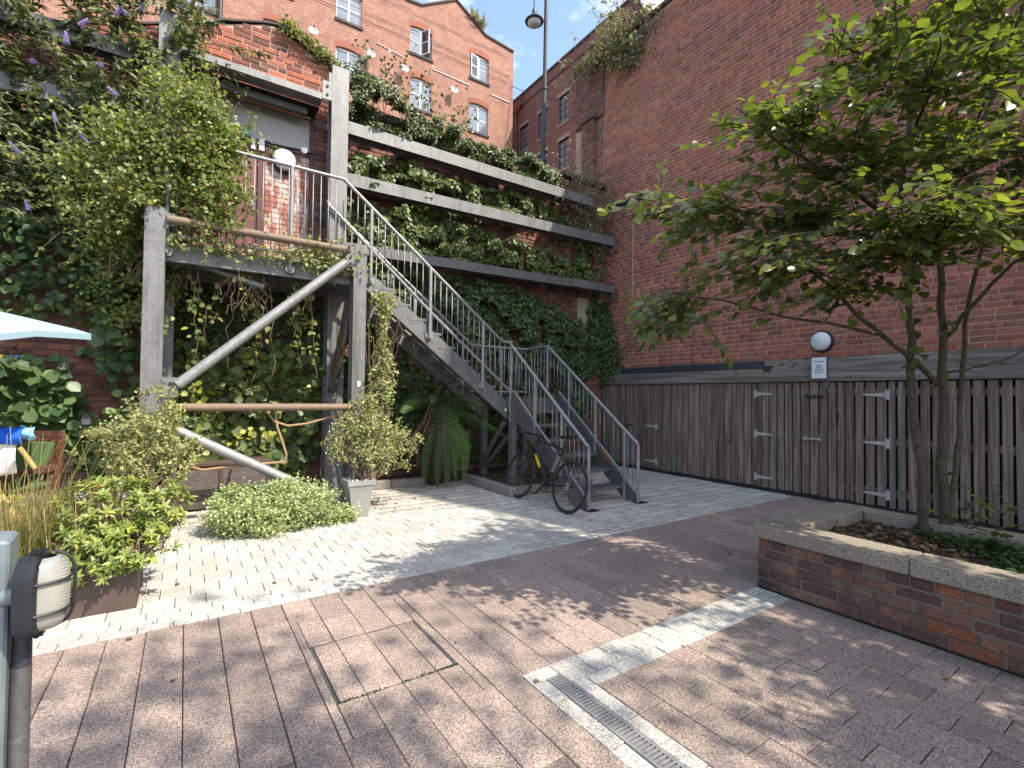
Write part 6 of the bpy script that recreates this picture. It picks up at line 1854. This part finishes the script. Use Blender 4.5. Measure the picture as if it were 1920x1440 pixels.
# --- potted shrubs
def airy(name, label, c, regions, nst, nlf, size, mat, base_z, amp=0.06, single=0):
    t = thing(name, label, 'shrub', c)
    paths = []; P = []
    for cx, cy, cz, rx, ry, rz, w in regions:
        for i in range(int(nst * w)):
            b = np.array((cx, cy, cz)) + rnd_dirs(1)[0] * (rx, ry, rz) * rng.uniform(0.4, 1.35)
            p = wander((c[0] + rng.normal(0, .05), c[1] + rng.normal(0, .05), base_z), b, 7, amp); paths.append(p)
            for q in range(int(nlf)):
                u_ = 1 - abs(rng.normal(0, .24)); u_ = min(max(u_, .2), 1); j = min(int(u_ * 6), 5); P.append(p[j] + (p[j + 1] - p[j]) * (u_ * 6 - j) + rng.normal(0, 0.026, 3))
    twigs(t, paths, 0.006, 0.002, 'twig'); P = np.array(P)
    leaves(t, P, rnd_dirs(len(P)) + (0, 0, .2), rnd_dirs(len(P)) + (0, -.5, .8), rng.uniform(*size, len(P)), mat, 'small', wide=1.15)
    return t
airy('potted_shrub', 'airy pale leaved shrub growing up around the left steel column', (-0.30, 5.95, 0), [(-0.32, 5.95, 1.15, 0.32, 0.25, 0.32, 1), (-0.38, 5.9, 0.85, 0.42, 0.25, 0.25, .9), (-0.15, 5.9, 1.0, 0.28, 0.2, 0.25, .6)], 46, 70, (0.024, 0.044), 'lf_pale', 0.43)
airy('potted_shrub', 'airy pale leaved shrub in the zinc pot beside the right steel column', (1.78, 5.75, 0), [(1.98, 5.85, 0.95, 0.34, 0.25, 0.32, 1), (2.1, 5.85, 0.78, 0.36, 0.25, 0.22, .8), (1.85, 6.0, 1.3, 0.25, 0.15, 0.25, .4), (1.62, 5.9, 0.9, 0.2, 0.2, 0.25, .35)], 46, 64, (0.024, 0.044), 'lf_pale', 0.40)
vc = thing('column_vine', 'small leaved vine climbing beside the right steel column up to the stringer', 'climbing plant', (2.05, 6.2, 0.4))
paths = [wander((2.0 + rng.normal(0, .08), 6.15, 0.9), (2.12 + rng.normal(0, .13), 6.12, rng.uniform(1.9, 2.75)), 8, 0.05) for i in range(16)]
twigs(vc, paths, 0.008, 0.003, 'vine_wood')
P = np.concatenate([np.stack([rng.normal(2.10, 0.10, 2200) + 0.04 * np.sin(np.linspace(0, 20, 2200)), 6.13 + rng.normal(0, .07, 2200), rng.uniform(1.25, 2.72, 2200)], 1)])
P = P[np.abs(P[:, 0] - 2.10) < 0.12 + 0.08 * np.sin(P[:, 2] * 5)]
leaves(vc, P, rnd_dirs(len(P)) - (0, 0, .4), rnd_dirs(len(P)) + (0, -.7, .6), rng.uniform(0.03, 0.055, len(P)), 'lf_pale', 'small', wide=1.2)

# --- low hedge
hd = thing('low_hedge', 'low rounded variegated evergreen hedge on the pale paving', 'shrub', (0.85, 5.62, 0))
cen = []
for c_, r_, k_ in (((0.55, 5.62, 0.18), (0.34, 0.32, 0.25), 70), ((0.95, 5.62, 0.22), (0.36, 0.30, 0.23), 76), ((1.22, 5.62, 0.17), (0.24, 0.24, 0.22), 40), ((1.46, 5.45, 0.06), (0.12, 0.1, 0.08), 10), ((0.72, 5.45, 0.14), (0.34, 0.22, 0.18), 40)):
    p, _ = ellips(k_, c_, r_, 0.55); p[:, 2] = np.abs(p[:, 2]); cen.append(p)
cen = np.concatenate(cen)
P, C_ = clumpy(20000, cen, (0.05, 0.05, 0.045), 0.9)
P = P[P[:, 2] > 0.004]
leaves(hd, P, rnd_dirs(len(P)) + (0, 0, .4), rnd_dirs(len(P)) + (0, -.4, .9), rng.uniform(0.02, 0.036, len(P)), 'lf_hedge', 'small', wide=1.3)
twigs(hd, [wander((0.55 + 0.06 * i, 5.62, 0.01), (0.4 + 0.1 * i, 5.6 + rng.normal(0, .15), 0.3), 5, 0.03) for i in range(12)], 0.008, 0.003, 'bark')

# --- box shrub with whorled leaves
ps = thing('whorled_shrub', 'bushy yellow green shrub with whorled leaves spilling from the brown box', 'shrub', (-0.5, 4.35, 0.28))
P = []; Dd = []; Nn = []; paths = []
for c_, r_, k_ in (((-0.42, 4.3, 0.60), (0.27, 0.24, 0.20), 90), ((-0.20, 4.3, 0.58), (0.24, 0.22, 0.18), 70), ((-0.5, 4.15, 0.42), (0.22, 0.2, 0.16), 50), ((-0.28, 4.08, 0.38), (0.24, 0.18, 0.14), 52), ((-0.45, 4.02, 0.28), (0.16, 0.1, 0.08), 12)):
    cc, v = ellips(k_, c_, r_, 0.5)
    for p, w in zip(cc, v):
        ax = unit(w * (0.8, 0.8, 0.5) + np.array((0, -0.15, 0.75)))
        paths.append(wander((c_[0], c_[1] + .05, 0.26), p, 4, 0.02))
        u_ = unit(np.cross(ax, (0.3, 0.2, 0.9))); t_ = np.cross(ax, u_)
        for i in range(12):
            an = i * 2.4 + rng.uniform(0, .5); lift = 0.15 + 0.65 * (i / 12)
            d = u_ * math.cos(an) + t_ * math.sin(an) + ax * lift
            P.append(p + ax * 0.004 * i); Dd.append(d); Nn.append(ax - d * 0.2)
twigs(ps, paths, 0.006, 0.004, 'twig')
P = np.array(P); leaves(ps, P, Dd, Nn, rng.uniform(0.035, 0.066, len(P)), 'lf_pieris', 'lance', single=300, wide=1.3)

gr = thing('ornamental_grass', 'clump of fine straw and green grasses with tall seed stalks in the brown box', 'grass', (-0.85, 4.35, 0.28))
m = MB(); V = []; F = []
for i in range(900):
    b = np.array((rng.normal(-0.78, 0.13), rng.normal(4.3, 0.14), 0.28)); a = rng.uniform(0, 2 * math.pi); lean = abs(rng.normal(0, .32)); L = rng.uniform(0.25, 0.6)
    d = np.array((math.cos(a) * lean, math.sin(a) * lean, 1.0)); w = np.array((-math.sin(a), math.cos(a), 0)) * 0.0022
    k_ = len(V)
    for s, q in ((0, 1.0), (0.4, 1.0), (0.75, .8), (1.0, .15)):
        c_ = b + d * L * s + np.array((math.cos(a), math.sin(a), -0.5)) * L * lean * s * s * 0.8
        V.append(c_ - w * q); V.append(c_ + w * q)
    for s in range(3): F.append((k_ + 2 * s, k_ + 2 * s + 1, k_ + 2 * s + 3, k_ + 2 * s + 2))
for i in range(46):
    b = np.array((rng.normal(-0.72, 0.16), rng.normal(4.35, 0.14), 0.3)); L = rng.uniform(0.5, 0.95); d = np.array((rng.normal(0.08, .22), rng.normal(0, .2), 1.0)); w = np.array((0.0016, 0.0011, 0)); k_ = len(V)
    for s in (0, 0.5, 1.0):
        c_ = b + d * L * s + np.array((0.05, 0, -0.05)) * s * s; V.append(c_ - w); V.append(c_ + w)
    F += [(k_, k_ + 1, k_ + 3, k_ + 2), (k_ + 2, k_ + 3, k_ + 5, k_ + 4)]
obj('blades', raw_mesh('blades', np.array(V), np.array(F), 'lf_grass'), gr, 'stuff')
fl = thing('flower_cluster', 'white flower head and orange bloom between the grasses and the green shrub', 'flowers', (-0.55, 4.75, 0.6))
for c_, mt, r_, n in (((-0.60, 4.62, 0.66), 'petal_white', 0.035, 130), ((-0.40, 4.72, 0.72), 'petal_white', 0.022, 70), ((-0.50, 4.66, 0.715), 'petal_orange', 0.024, 50)):
    p, v = ellips(n, c_, (r_, r_, r_ * .7), 0.7); leaves(fl, p, rnd_dirs(n), v, rng.uniform(0.012, 0.022, n), mt, 'small', stuff='petals', wide=1.5)
    twigs(fl, [wander((c_[0], c_[1] + .02, 0.3), c_, 4, 0.01)], 0.004, 0.003, 'lf_grass')
yl = thing('yellow_leaves', 'two sprays of bright yellow leaves against the bamboo canes at the far left', 'plant', (-1.0, 4.9, 0.5))
for c_, n in (((-1.0, 4.7, 0.66), 14), ((-1.22, 5.3, 0.93), 8)):
    p = np.array(c_) + rng.normal(0, 1, (n, 3)) * (0.05, 0.03, 0.02)
    leaves(yl, p, rnd_dirs(n) * (1, .5, .3) + (.5, 0, 0), rnd_dirs(n) * .3 + (0, -.3, 1), rng.uniform(0.05, 0.08, n), 'lf_yellow', 'ovate', single=n)
    twigs(yl, [wander((c_[0] - .1, c_[1], 0.0), c_, 5, 0.02)], 0.005, 0.003, 'vine_wood')

# --- tree fern
tf = thing('tree_fern', 'tree fern with arching crown and drooping old fronds under the stairs', 'fern', (3.30, 7.08, 0))
MB().tube([(3.30, 7.08, 0), (3.29, 7.08, 0.6), (3.30, 7.07, 1.22)], [0.13, 0.10, 0.12], 10).build('trunk', 'fern_trunk', tf, smooth=True)
def frond(path, width, mat, name='frond', droop=0.5, n=26):
    p = np.array(path); s = np.linspace(0, 1, len(p)); P = []; D = []; N = []; S = []
    tot = np.sum(np.linalg.norm(np.diff(p, axis=0), axis=1))
    for i in range(n):
        u_ = 0.06 + 0.94 * i / n; c_ = np.array([np.interp(u_, s, p[:, k_]) for k_ in range(3)]); e = np.array([np.interp(min(u_ + .03, 1), s, p[:, k_]) for k_ in range(3)]) - np.array([np.interp(u_ - .03, s, p[:, k_]) for k_ in range(3)])
        e = unit(e); side = unit(np.cross(e, (0.0, -0.6, 0.9) if abs(e[2]) < .85 else (0, -1, 0.1))); nn = np.cross(side, e)
        wdt = width * math.sin(math.pi * (0.12 + 0.86 * u_)) ** 0.7
        for sg in (-1, 1):
            d = side * sg + e * 0.55 - UZ * droop * 0.25
            m_ = 9
            d = unit(d)
            for j in range(m_):                   # pinnules along each pinna
                v_ = (j + .5) / m_; q = c_ + d * wdt * v_ - UZ * droop * wdt * v_ * v_ * .5
                for s2 in (-1, 1):
                    P.append(q); D.append(e * s2 * (1 if s2 > 0 else .9) + d * .5); N.append(nn); S.append(0.024 * (1 - 0.6 * v_) * (0.6 + wdt / width * .6))
    m = MB().tube(path, list(np.linspace(0.010, 0.003, len(path))), 5, cap=False)
    o = m.build(name, 'fern_trunk' if mat != 'lf_dead' else 'vine_wood', tf, smooth=True)
    P = np.array(P)
    leaves(o, P, D, N, np.array(S) * rng.uniform(.85, 1.1, len(P)), mat, 'small', stuff='pinnae', wide=0.75)
T = np.array((3.30, 7.05, 1.24))
def arc(dx, dy, rise, drop, n=9):
    return [T + np.array((dx * u_, dy * u_, rise * math.sin(u_ * math.pi * .55) - drop * u_ ** 2.2)) for u_ in np.linspace(0, 1, n)]
for dx, dy, rise, drop, w, mt in ((-0.72, -0.35, 0.22, 0.32, 0.14, 'lf_fern'), (0.45, -0.75, 0.30, 0.30, 0.15, 'lf_fern'), (0.75, -0.35, 0.18, 0.30, 0.14, 'lf_fern'), (0.85, -0.75, -0.1, 0.38, 0.14, 'lf_fern'), (-0.35, -0.6, 0.3, 0.25, 0.13, 'lf_fern_dark'), (-0.5, 0.25, 0.3, 0.3, 0.13, 'lf_fern_dark'), (0.3, 0.3, 0.35, 0.2, 0.13, 'lf_fern_dark'), (0.9, 0.1, 0.25, 0.3, 0.13, 'lf_fern_dark'), (0.1, -0.45, 0.42, 0.05, 0.12, 'lf_fern_dark'), (-0.8, 0.1, 0.15, 0.35, 0.13, 'lf_fern_dark')):
    frond(arc(dx, dy, rise, drop), w, mt)
for dx, dy, w, mt, z1 in ((0.12, -0.45, 0.11, 'lf_fern', 0.12), (0.33, -0.40, 0.11, 'lf_fern', 0.30), (0.23, -0.52, 0.11, 'lf_fern', 0.05), (-0.04, -0.47, 0.12, 'lf_fern_dark', 0.03), (-0.34, -0.36, 0.11, 'lf_fern_dark', 0.04), (-0.2, -0.5, 0.11, 'lf_fern_dark', 0.03), (0.05, -0.34, 0.11, 'lf_fern_dark', 0.05), (-0.40, -0.22, 0.05, 'lf_dead', 0.3), (-0.52, -0.2, 0.05, 'lf_dead', 0.4), (-0.05, -0.42, 0.05, 'lf_dead', 0.3), (0.42, -0.1, 0.09, 'lf_dead', 0.5)):
    p = [T + np.array((dx * min(1, u_ * 1.6), dy * min(1, u_ * 2.2) ** .7, 0.10 * math.sin(min(u_ * 3, 1) * math.pi) - (T[2] - z1) * max(0, u_ - .08) / .92)) for u_ in np.linspace(0, 1, 10)]
    frond(p, w, mt, 'frond' if mt != 'lf_dead' else 'dead_frond', 0.3, 30)

# --- dry bush in the corner and the bush on the warehouse parapet
db = thing('dry_bush', 'twiggy half dead bush sprouting from the wall top in the corner', 'shrub', (6.6, 7.5, 5.3))
paths = []; P = []
for i in range(110):
    a = (6.75 + rng.normal(0, .25), 7.5, 5.2 + rng.normal(0, .2)); b = np.array(a) + rng.normal(0, 1, 3) * (0.42, 0.22, 0.38) + (0.0, -.2, 0.25)
    p = wander(a, b, 6, 0.06); paths.append(p)
    for q in range(12): P.append(p[rng.integers(2, 6)] + rng.normal(0, .05, 3))
for i in range(26):
    a = (6.9 + rng.normal(0, .2), 7.4, 4.9); b = np.array(a) + rng.normal(0, 1, 3) * (0.3, 0.15, 0.3) - (0, .1, .35); paths.append(wander(a, b, 6, .05))
twigs(db, paths, 0.007, 0.003, 'twig'); P = np.array(P)
leaves(db, P, rnd_dirs(len(P)), rnd_dirs(len(P)), rng.uniform(0.04, 0.08, len(P)), 'lf_dry', 'lance', wide=1.6)
pb = thing('parapet_bush', 'pale straggling bush growing out of the top of the right warehouse wall', 'shrub', (7.5, 7.2, 8.8))
paths = []; P = []; Dl = []
for i in range(150):
    if i < 100: a = (7.5, 7.5 + rng.normal(0, .5), 8.85); b = np.array(a) + np.array((rng.normal(-.15, .3), rng.normal(0.1, .5), rng.normal(0.25, .42)))
    else: a = (7.45, 7.0 + rng.normal(0, .1), 8.75); b = np.array(a) + np.array((-abs(rng.normal(.15, .12)), rng.normal(-0.1, .35), -rng.uniform(.1, .7)))
    p = wander(a, b, 7, .05); paths.append(p)
    for q in range(20):
        j = rng.integers(2, 7); P.append(p[j] + rng.normal(0, .045, 3)); Dl.append(rnd_dirs(1)[0] - UZ * .3)
twigs(pb, paths, 0.012, 0.003, 'twig'); P = np.array(P)
leaves(pb, P, Dl, rnd_dirs(len(P)) + (0, 0, .4), rng.uniform(0.06, 0.11, len(P)), 'lf_dry', 'lance', wide=1.9)
dsh = thing('satellite_dish', 'large white satellite dish on the warehouse roof beside the chimney', 'satellite dish', (7.85, 6.4, 8.96))
MB().lathe((7.80, 6.42, 9.40), [(0.01, -0.06), (0.2, -0.03), (0.40, 0.05), (0.39, 0.06), (0.2, -0.01), (0.01, -0.04)], 24, (-0.55, -0.75, 0.3)).build('dish', 'white_paint', dsh, smooth=True)
MB().tube([(7.85, 6.47, 9.38), (7.85, 6.47, 8.93)], 0.03, 8).build('bracket', 'alloy', dsh)
yc = thing('roof_plant', 'small spiky plant growing on the roof slope of the far mill gable', 'plant', (16.0, YF, 25.8))
n = 90
P = np.array([(15.3, YF - .02, 26.25), (15.9, YF - .02, 25.95), (15.6, YF, 26.1)])[rng.integers(0, 3, n)] + rng.normal(0, .08, (n, 3))
leaves(yc, P, rnd_dirs(n) * (1, .6, .6) + (.1, -.1, 1.0), rnd_dirs(n), rng.uniform(.5, .95, n), 'lf_dry', 'lance', wide=.5)

# ------------------------------------------------------------------ the planter tree
def make_tree(name, label, off=(0, 0, 0), single=300, seed=5, rot=0.0, group=None):
    global rng
    rng = np.random.default_rng(seed)
    off = np.array(off, float)
    t = thing(name, label, 'tree', tuple(np.array((4.85, 1.33, 0.37)) + off), group)
    cs, sn = math.cos(rot), math.sin(rot)
    def tr(p):
        p = np.asarray(p, float) - (4.85, 1.33, 0)
        return np.array((p[0] * cs - p[1] * sn, p[0] * sn + p[1] * cs, p[2])) + (4.85, 1.33, 0) + off
    br = {
     't1': ([(4.76, 1.36, 0.36), (4.74, 1.38, 0.95), (4.70, 1.41, 1.54), (4.66, 1.4, 1.96), (4.60, 1.4, 2.28), (4.49, 1.41, 2.71), (4.39, 1.34, 3.19), (4.32, 1.26, 3.72), (4.31, 1.13, 4.14), (4.3, 1.05, 4.6)], 0.034, 0.008),
     't2': ([(4.86, 1.27, 0.36), (4.90, 1.29, 0.95), (4.92, 1.3, 1.38), (4.90, 1.28, 1.84), (4.88, 1.27, 2.29), (4.81, 1.26, 2.69), (4.72, 1.12, 3.08), (4.74, 0.98, 3.46), (4.75, 0.84, 4.0), (4.78, 0.75, 4.5)], 0.036, 0.008),
     't3': ([(4.88, 1.25, 0.36), (4.97, 1.22, 0.9), (5.0, 1.2, 1.4), (5.0, 1.15, 2.0), (5.05, 1.05, 2.8), (5.1, 0.9, 3.5), (5.15, .8, 4.2)], 0.022, 0.008),
     'b1': ([(4.92, 1.3, 1.54), (4.61, 1.42, 1.74), (4.23, 1.49, 1.91), (3.98, 1.53, 2.04), (3.68, 1.55, 2.2), (3.37, 1.57, 2.28), (3.09, 1.64, 2.36), (2.82, 1.69, 2.42)], 0.022, 0.005),
     'b2': ([(4.28, 1.48, 1.9), (3.96, 1.66, 1.96), (3.7, 1.84, 2.02), (3.4, 2.04, 2.09), (3.11, 2.23, 2.15), (2.91, 2.37, 2.04)], 0.012, 0.004),
     'b3': ([(4.62, 1.41, 2.16), (4.13, 1.42, 2.24), (3.74, 1.44, 2.23), (3.29, 1.51, 2.19)], 0.016, 0.005),
     'b4': ([(4.49, 1.41, 2.71), (3.91, 1.44, 2.79), (3.33, 1.46, 2.86), (2.9, 1.51, 2.95), (2.61, 1.58, 3.09)], 0.016, 0.005),
     'b5': ([(4.53, 1.39, 2.55), (3.96, 1.52, 2.6), (3.38, 1.68, 2.6), (2.88, 1.83, 2.65), (2.44, 1.95, 2.6), (2.12, 2.06, 2.49)], 0.015, 0.004),
     'b6': ([(4.93, 1.28, 1.88), (4.84, 1.07, 2.17), (4.79, 0.86, 2.36), (4.76, 0.63, 2.48), (4.7, 0.3, 2.6)], 0.016, 0.005),
     'b7': ([(4.81, 1.26, 2.69), (4.62, 0.96, 2.73), (4.61, 0.73, 2.83), (4.62, 0.48, 2.91), (4.5, 0.1, 3.0)], 0.016, 0.005),
     'b8': ([(4.31, 1.27, 3.68), (3.78, 1.26, 3.62), (3.37, 1.29, 3.58), (3.15, 1.32, 3.57)], 0.013, 0.004),
     'b9': ([(4.95, 1.29, 1.63), (5.02, 1.08, 1.66), (5.08, 0.92, 1.76), (5.13, 0.76, 1.85)], 0.011, 0.004),
     'b10': ([(4.72, 1.12, 3.08), (4.49, 0.8, 3.07), (4.3, 0.45, 3.2), (4.0, 0.1, 3.3)], 0.014, 0.005),
     'b11': ([(4.39, 1.34, 3.19), (3.9, 1.15, 3.2), (3.5, 0.95, 3.25), (3.1, 0.8, 3.25)], 0.014, 0.004),
     'b12': ([(4.81, 1.26, 2.69), (4.3, 1.0, 2.6), (3.8, .75, 2.55), (3.3, .6, 2.55)], 0.014, 0.004),
     'b13': ([(4.7, 1.1, 3.2), (4.2, 0.7, 3.8), (3.8, 0.5, 4.1)], 0.012, 0.004),
     'b14': ([(4.6, 1.4, 2.28), (4.2, 1.25, 2.3), (3.7, 1.1, 2.35), (3.25, 1.0, 2.3), (2.9, .95, 2.25)], 0.013, 0.004),
    }
    for k_, (p, r0, r1) in br.items():
        p = [tr(q) + (rng.normal(0, .012, 3) if 0 < i else 0) for i, q in enumerate(p)]
        # densify
        s = np.linspace(0, 1, len(p)); A = np.array(p); n = len(p) * 3
        pts = [np.array([np.interp(u_, s, A[:, c]) for c in range(3)]) + (rng.normal(0, .006, 3)) for u_ in np.linspace(0, 1, n)]
        MB().tube(pts, list(np.linspace(r0, r1, n)), 9 if k_[0] == 't' else 6).build('trunk' if k_[0] == 't' else 'branch', 'bark', t, smooth=True)
    # leafy sprays, flat and layered: (centre, radii, number of sprays, outward direction)
    lay = [((3.55, 1.55, 2.62), (0.95, 0.45, 0.12), 62, (-1, .3, 0)), ((2.75, 1.9, 2.60), (0.55, 0.22, 0.09), 20, (-1, .2, -.1)), ((3.3, 1.5, 2.30), (0.55, 0.4, 0.14), 38, (-.8, .4, -.2)),
           ((2.98, 2.15, 2.08), (0.32, 0.28, 0.12), 22, (-.6, .6, -.3)), ((4.0, 1.2, 2.42), (0.6, 0.45, 0.10), 44, (-.6, -.4, 0)), ((3.6, 1.0, 2.45), (0.55, 0.35, 0.10), 36, (-.8, -.3, 0)),
           ((4.55, 0.75, 2.55), (0.45, 0.45, 0.14), 40, (0, -1, 0)), ((3.7, 1.35, 2.95), (0.75, 0.45, 0.13), 50, (-.8, .1, .1)), ((3.0, 1.45, 3.02), (0.42, 0.28, 0.12), 24, (-1, 0, .1)),
           ((4.3, 0.95, 2.95), (0.6, 0.5, 0.12), 40, (-.3, -.6, 0)), ((3.7, 1.0, 3.30), (0.65, 0.4, 0.13), 38, (-.8, -.2, .1)), ((4.5, 0.7, 3.35), (0.5, 0.5, 0.16), 34, (0, -.8, .2)),
           ((3.75, 1.2, 3.65), (0.6, 0.4, 0.14), 34, (-.8, 0, .1)), ((4.4, 1.0, 3.85), (0.6, 0.55, 0.2), 46, (0, -.3, .4)), ((4.1, 0.6, 4.15), (0.6, 0.5, 0.22), 40, (-.3, -.5, .5)), ((4.8, 0.8, 4.5), (0.5, 0.5, 0.25), 40, (0, 0, .8)),
           ((4.55, 1.25, 3.25), (0.45, 0.3, 0.2), 22, (-.2, 0, .2)), ((4.05, 1.5, 2.2), (0.4, 0.25, 0.08), 14, (-.8, .2, -.1))]
    P = []; D = []; N = []; tw = []
    for c_, r_, k_, o_ in lay:
        for i in range(int(k_ * 1.45)):
            b = np.array(c_) + rnd_dirs(1)[0] * r_ * rng.uniform(0.2, 1.08)
            d = unit(np.array(o_) + rng.normal(0, .55, 3) * (1, 1, .35))
            L = rng.uniform(0.24, 0.46)
            e = b + d * L - UZ * 0.06
            mdl = (b + e) / 2 + UZ * 0.03
            tw.append([tr(b), tr(mdl), tr(e)])
            sd_ = unit(np.cross(d, UZ)); nb_ = int(L / 0.042)
            for j in range(nb_ + 1):
                u_ = j / nb_
                q = (1 - u_) ** 2 * b + 2 * u_ * (1 - u_) * mdl + u_ * u_ * e
                sg = 1 if j % 2 else -1
                ld = sd_ * sg * (1 - .6 * u_) + d * (.5 + .7 * u_) - UZ * rng.uniform(0.05, .55)
                P.append(tr(q + sd_ * sg * 0.008)); D.append(ld); N.append(np.array((0, -0.25, 1.0)) + rng.normal(0, .5, 3))
    low = [wander((4.9, 1.2, 0.4), (4.9 + rng.normal(0, .2), 1.05 + rng.normal(0, .25), 0.62 + abs(rng.normal(0, .15))), 5, .02) for i in range(9)]
    for p in low:
        tw.append([tr(q) for q in p])
        for q in p[2:]:
            for _ in range(2): P.append(tr(q + rng.normal(0, .03, 3))); D.append(rnd_dirs(1)[0] * (1, 1, .4)); N.append(np.array((0, -.2, 1)) + rng.normal(0, .3, 3))
    for q in ((4.62, 1.35, 1.75), (4.72, 1.33, 1.62), (4.85, 1.2, 1.95), (4.68, 1.33, 2.05)):
        for _ in range(9): P.append(tr(np.array(q) + rng.normal(0, .05, 3))); D.append(rnd_dirs(1)[0]); N.append(np.array((0, -.2, 1)) + rng.normal(0, .4, 3))
    m = MB()
    for p in tw: m.tube(p, list(np.linspace(0.0045, 0.0018, len(p))), 4, cap=False)
    m.build('twigs', 'bark', t, 'stuff')
    P = np.array(P); D = np.array([tr(d_ + (4.85, 1.33, 0)) - off - (4.85, 1.33, 0) for d_ in D])
    leaves(t, P, D, N, rng.uniform(0.05, 0.095, len(P)), 'lf_tree', 'ovate', single=single, wide=0.95)
    return t
make_tree('planter_tree', 'multi stemmed leafy tree growing in the brick planter on the right')
make_tree('planter_tree', 'second multi stemmed tree added further along the brick planter, outside the picture, to shade the paving', (-0.15, -2.6, 0.0), 0, 9, 0.5)  # unseen tree added so that its crown shades the near paving

# unseen tall tree added behind the camera, its sparse crown dapples the foreground
rng = np.random.default_rng(77)
bt = thing('dapple_tree', 'tall sparse tree added behind the camera, outside the picture, to dapple the foreground', 'tree', (3.2, -5.6, 0))
MB().tube([(3.2, -5.6, 0), (3.2, -5.4, 3), (3.5, -5.0, 6), (4.0, -4.6, 9.5)], [0.16, 0.13, 0.09, 0.03], 10).build('trunk', 'bark', bt, smooth=True)
cen = ellips(34, (4.0, -4.4, 9.0), (1.7, 1.7, 1.3))[0]
twigs(bt, [wander((3.65, -4.9, 6.5 + rng.uniform(0, 2.5)), c_, 5, .15) for c_ in cen], 0.03, 0.008, 'bark', 'branch')
P, _ = clumpy(620, cen, (0.24, 0.24, 0.2), 1.0)
leaves(bt, P, rnd_dirs(len(P)), rnd_dirs(len(P)) + (0, 0, 1), rng.uniform(0.10, 0.17, len(P)), 'lf_tree', 'ovate')

# fallen leaves, twigs and grit on the paving
mo = 2600                                        # moss and grit lodged in the joints
ki = rng.integers(-3, 30, mo)
Pm = np.stack([-0.519 + 0.18 * ki + rng.normal(0, 0.003, mo), rng.uniform(0.3, 3.58, mo), np.full(mo, -0.001)], 1)
hsh = np.modf(np.abs(np.sin(ki * 3.7 + np.floor(Pm[:, 1] * 2.3) * 9.1) * 437.5))[0]
Pm = Pm[(hsh > 0.72) & ((Pm[:, 0] < 1.4) | (Pm[:, 1] > 2.05)) & ((Pm[:, 0] < 3.5) | (Pm[:, 1] > 2.1))]
Pk = np.stack([3.60 + rng.normal(-0.005, 0.01, 500), rng.uniform(0.3, 2.05, 500), np.full(500, 0.002)], 1)
Pm = np.concatenate([Pm, Pk])
leaves(None, Pm, rnd_dirs(len(Pm)) + (0, 0, .6), rnd_dirs(len(Pm)), rng.uniform(0.004, 0.010, len(Pm)), 'lf_cover', 'small', stuff='joint_moss')
n = 130
P = np.stack([rng.uniform(-0.5, 7, n), rng.uniform(0.6, 7, n), np.full(n, 0.006)], 1)
P[:70] = np.stack([rng.normal(2.4, .5, 70), rng.normal(6.3, .35, 70), np.full(70, .006)], 1)
P = P[(P[:, 0] < 3.5) | (P[:, 1] > 2.2)]
o = leaves(None, P, rnd_dirs(len(P)) * (1, 1, .1), rnd_dirs(len(P)) * .3 + (0, 0, 1), rng.uniform(0.018, 0.045, len(P)), 'litter', 'ovate', stuff='fallen_leaves')
for o in list(scene.objects):
    if o.parent is None and o.get('kind') == 'stuff' and not o.get('label'):
        o['label'] = 'scattered dead leaves lying on the paving' if o.name.startswith('fallen') else 'specks of moss in the joints of the red paving' if o.name.startswith('joint') else ('dry leaf litter on the soil of the bed under the stairs' if o.name == 'leaf_litter' else 'dry leaf litter on the soil along the back wall')
        o['category'] = 'leaf litter'
bpy.context.view_layer.update()
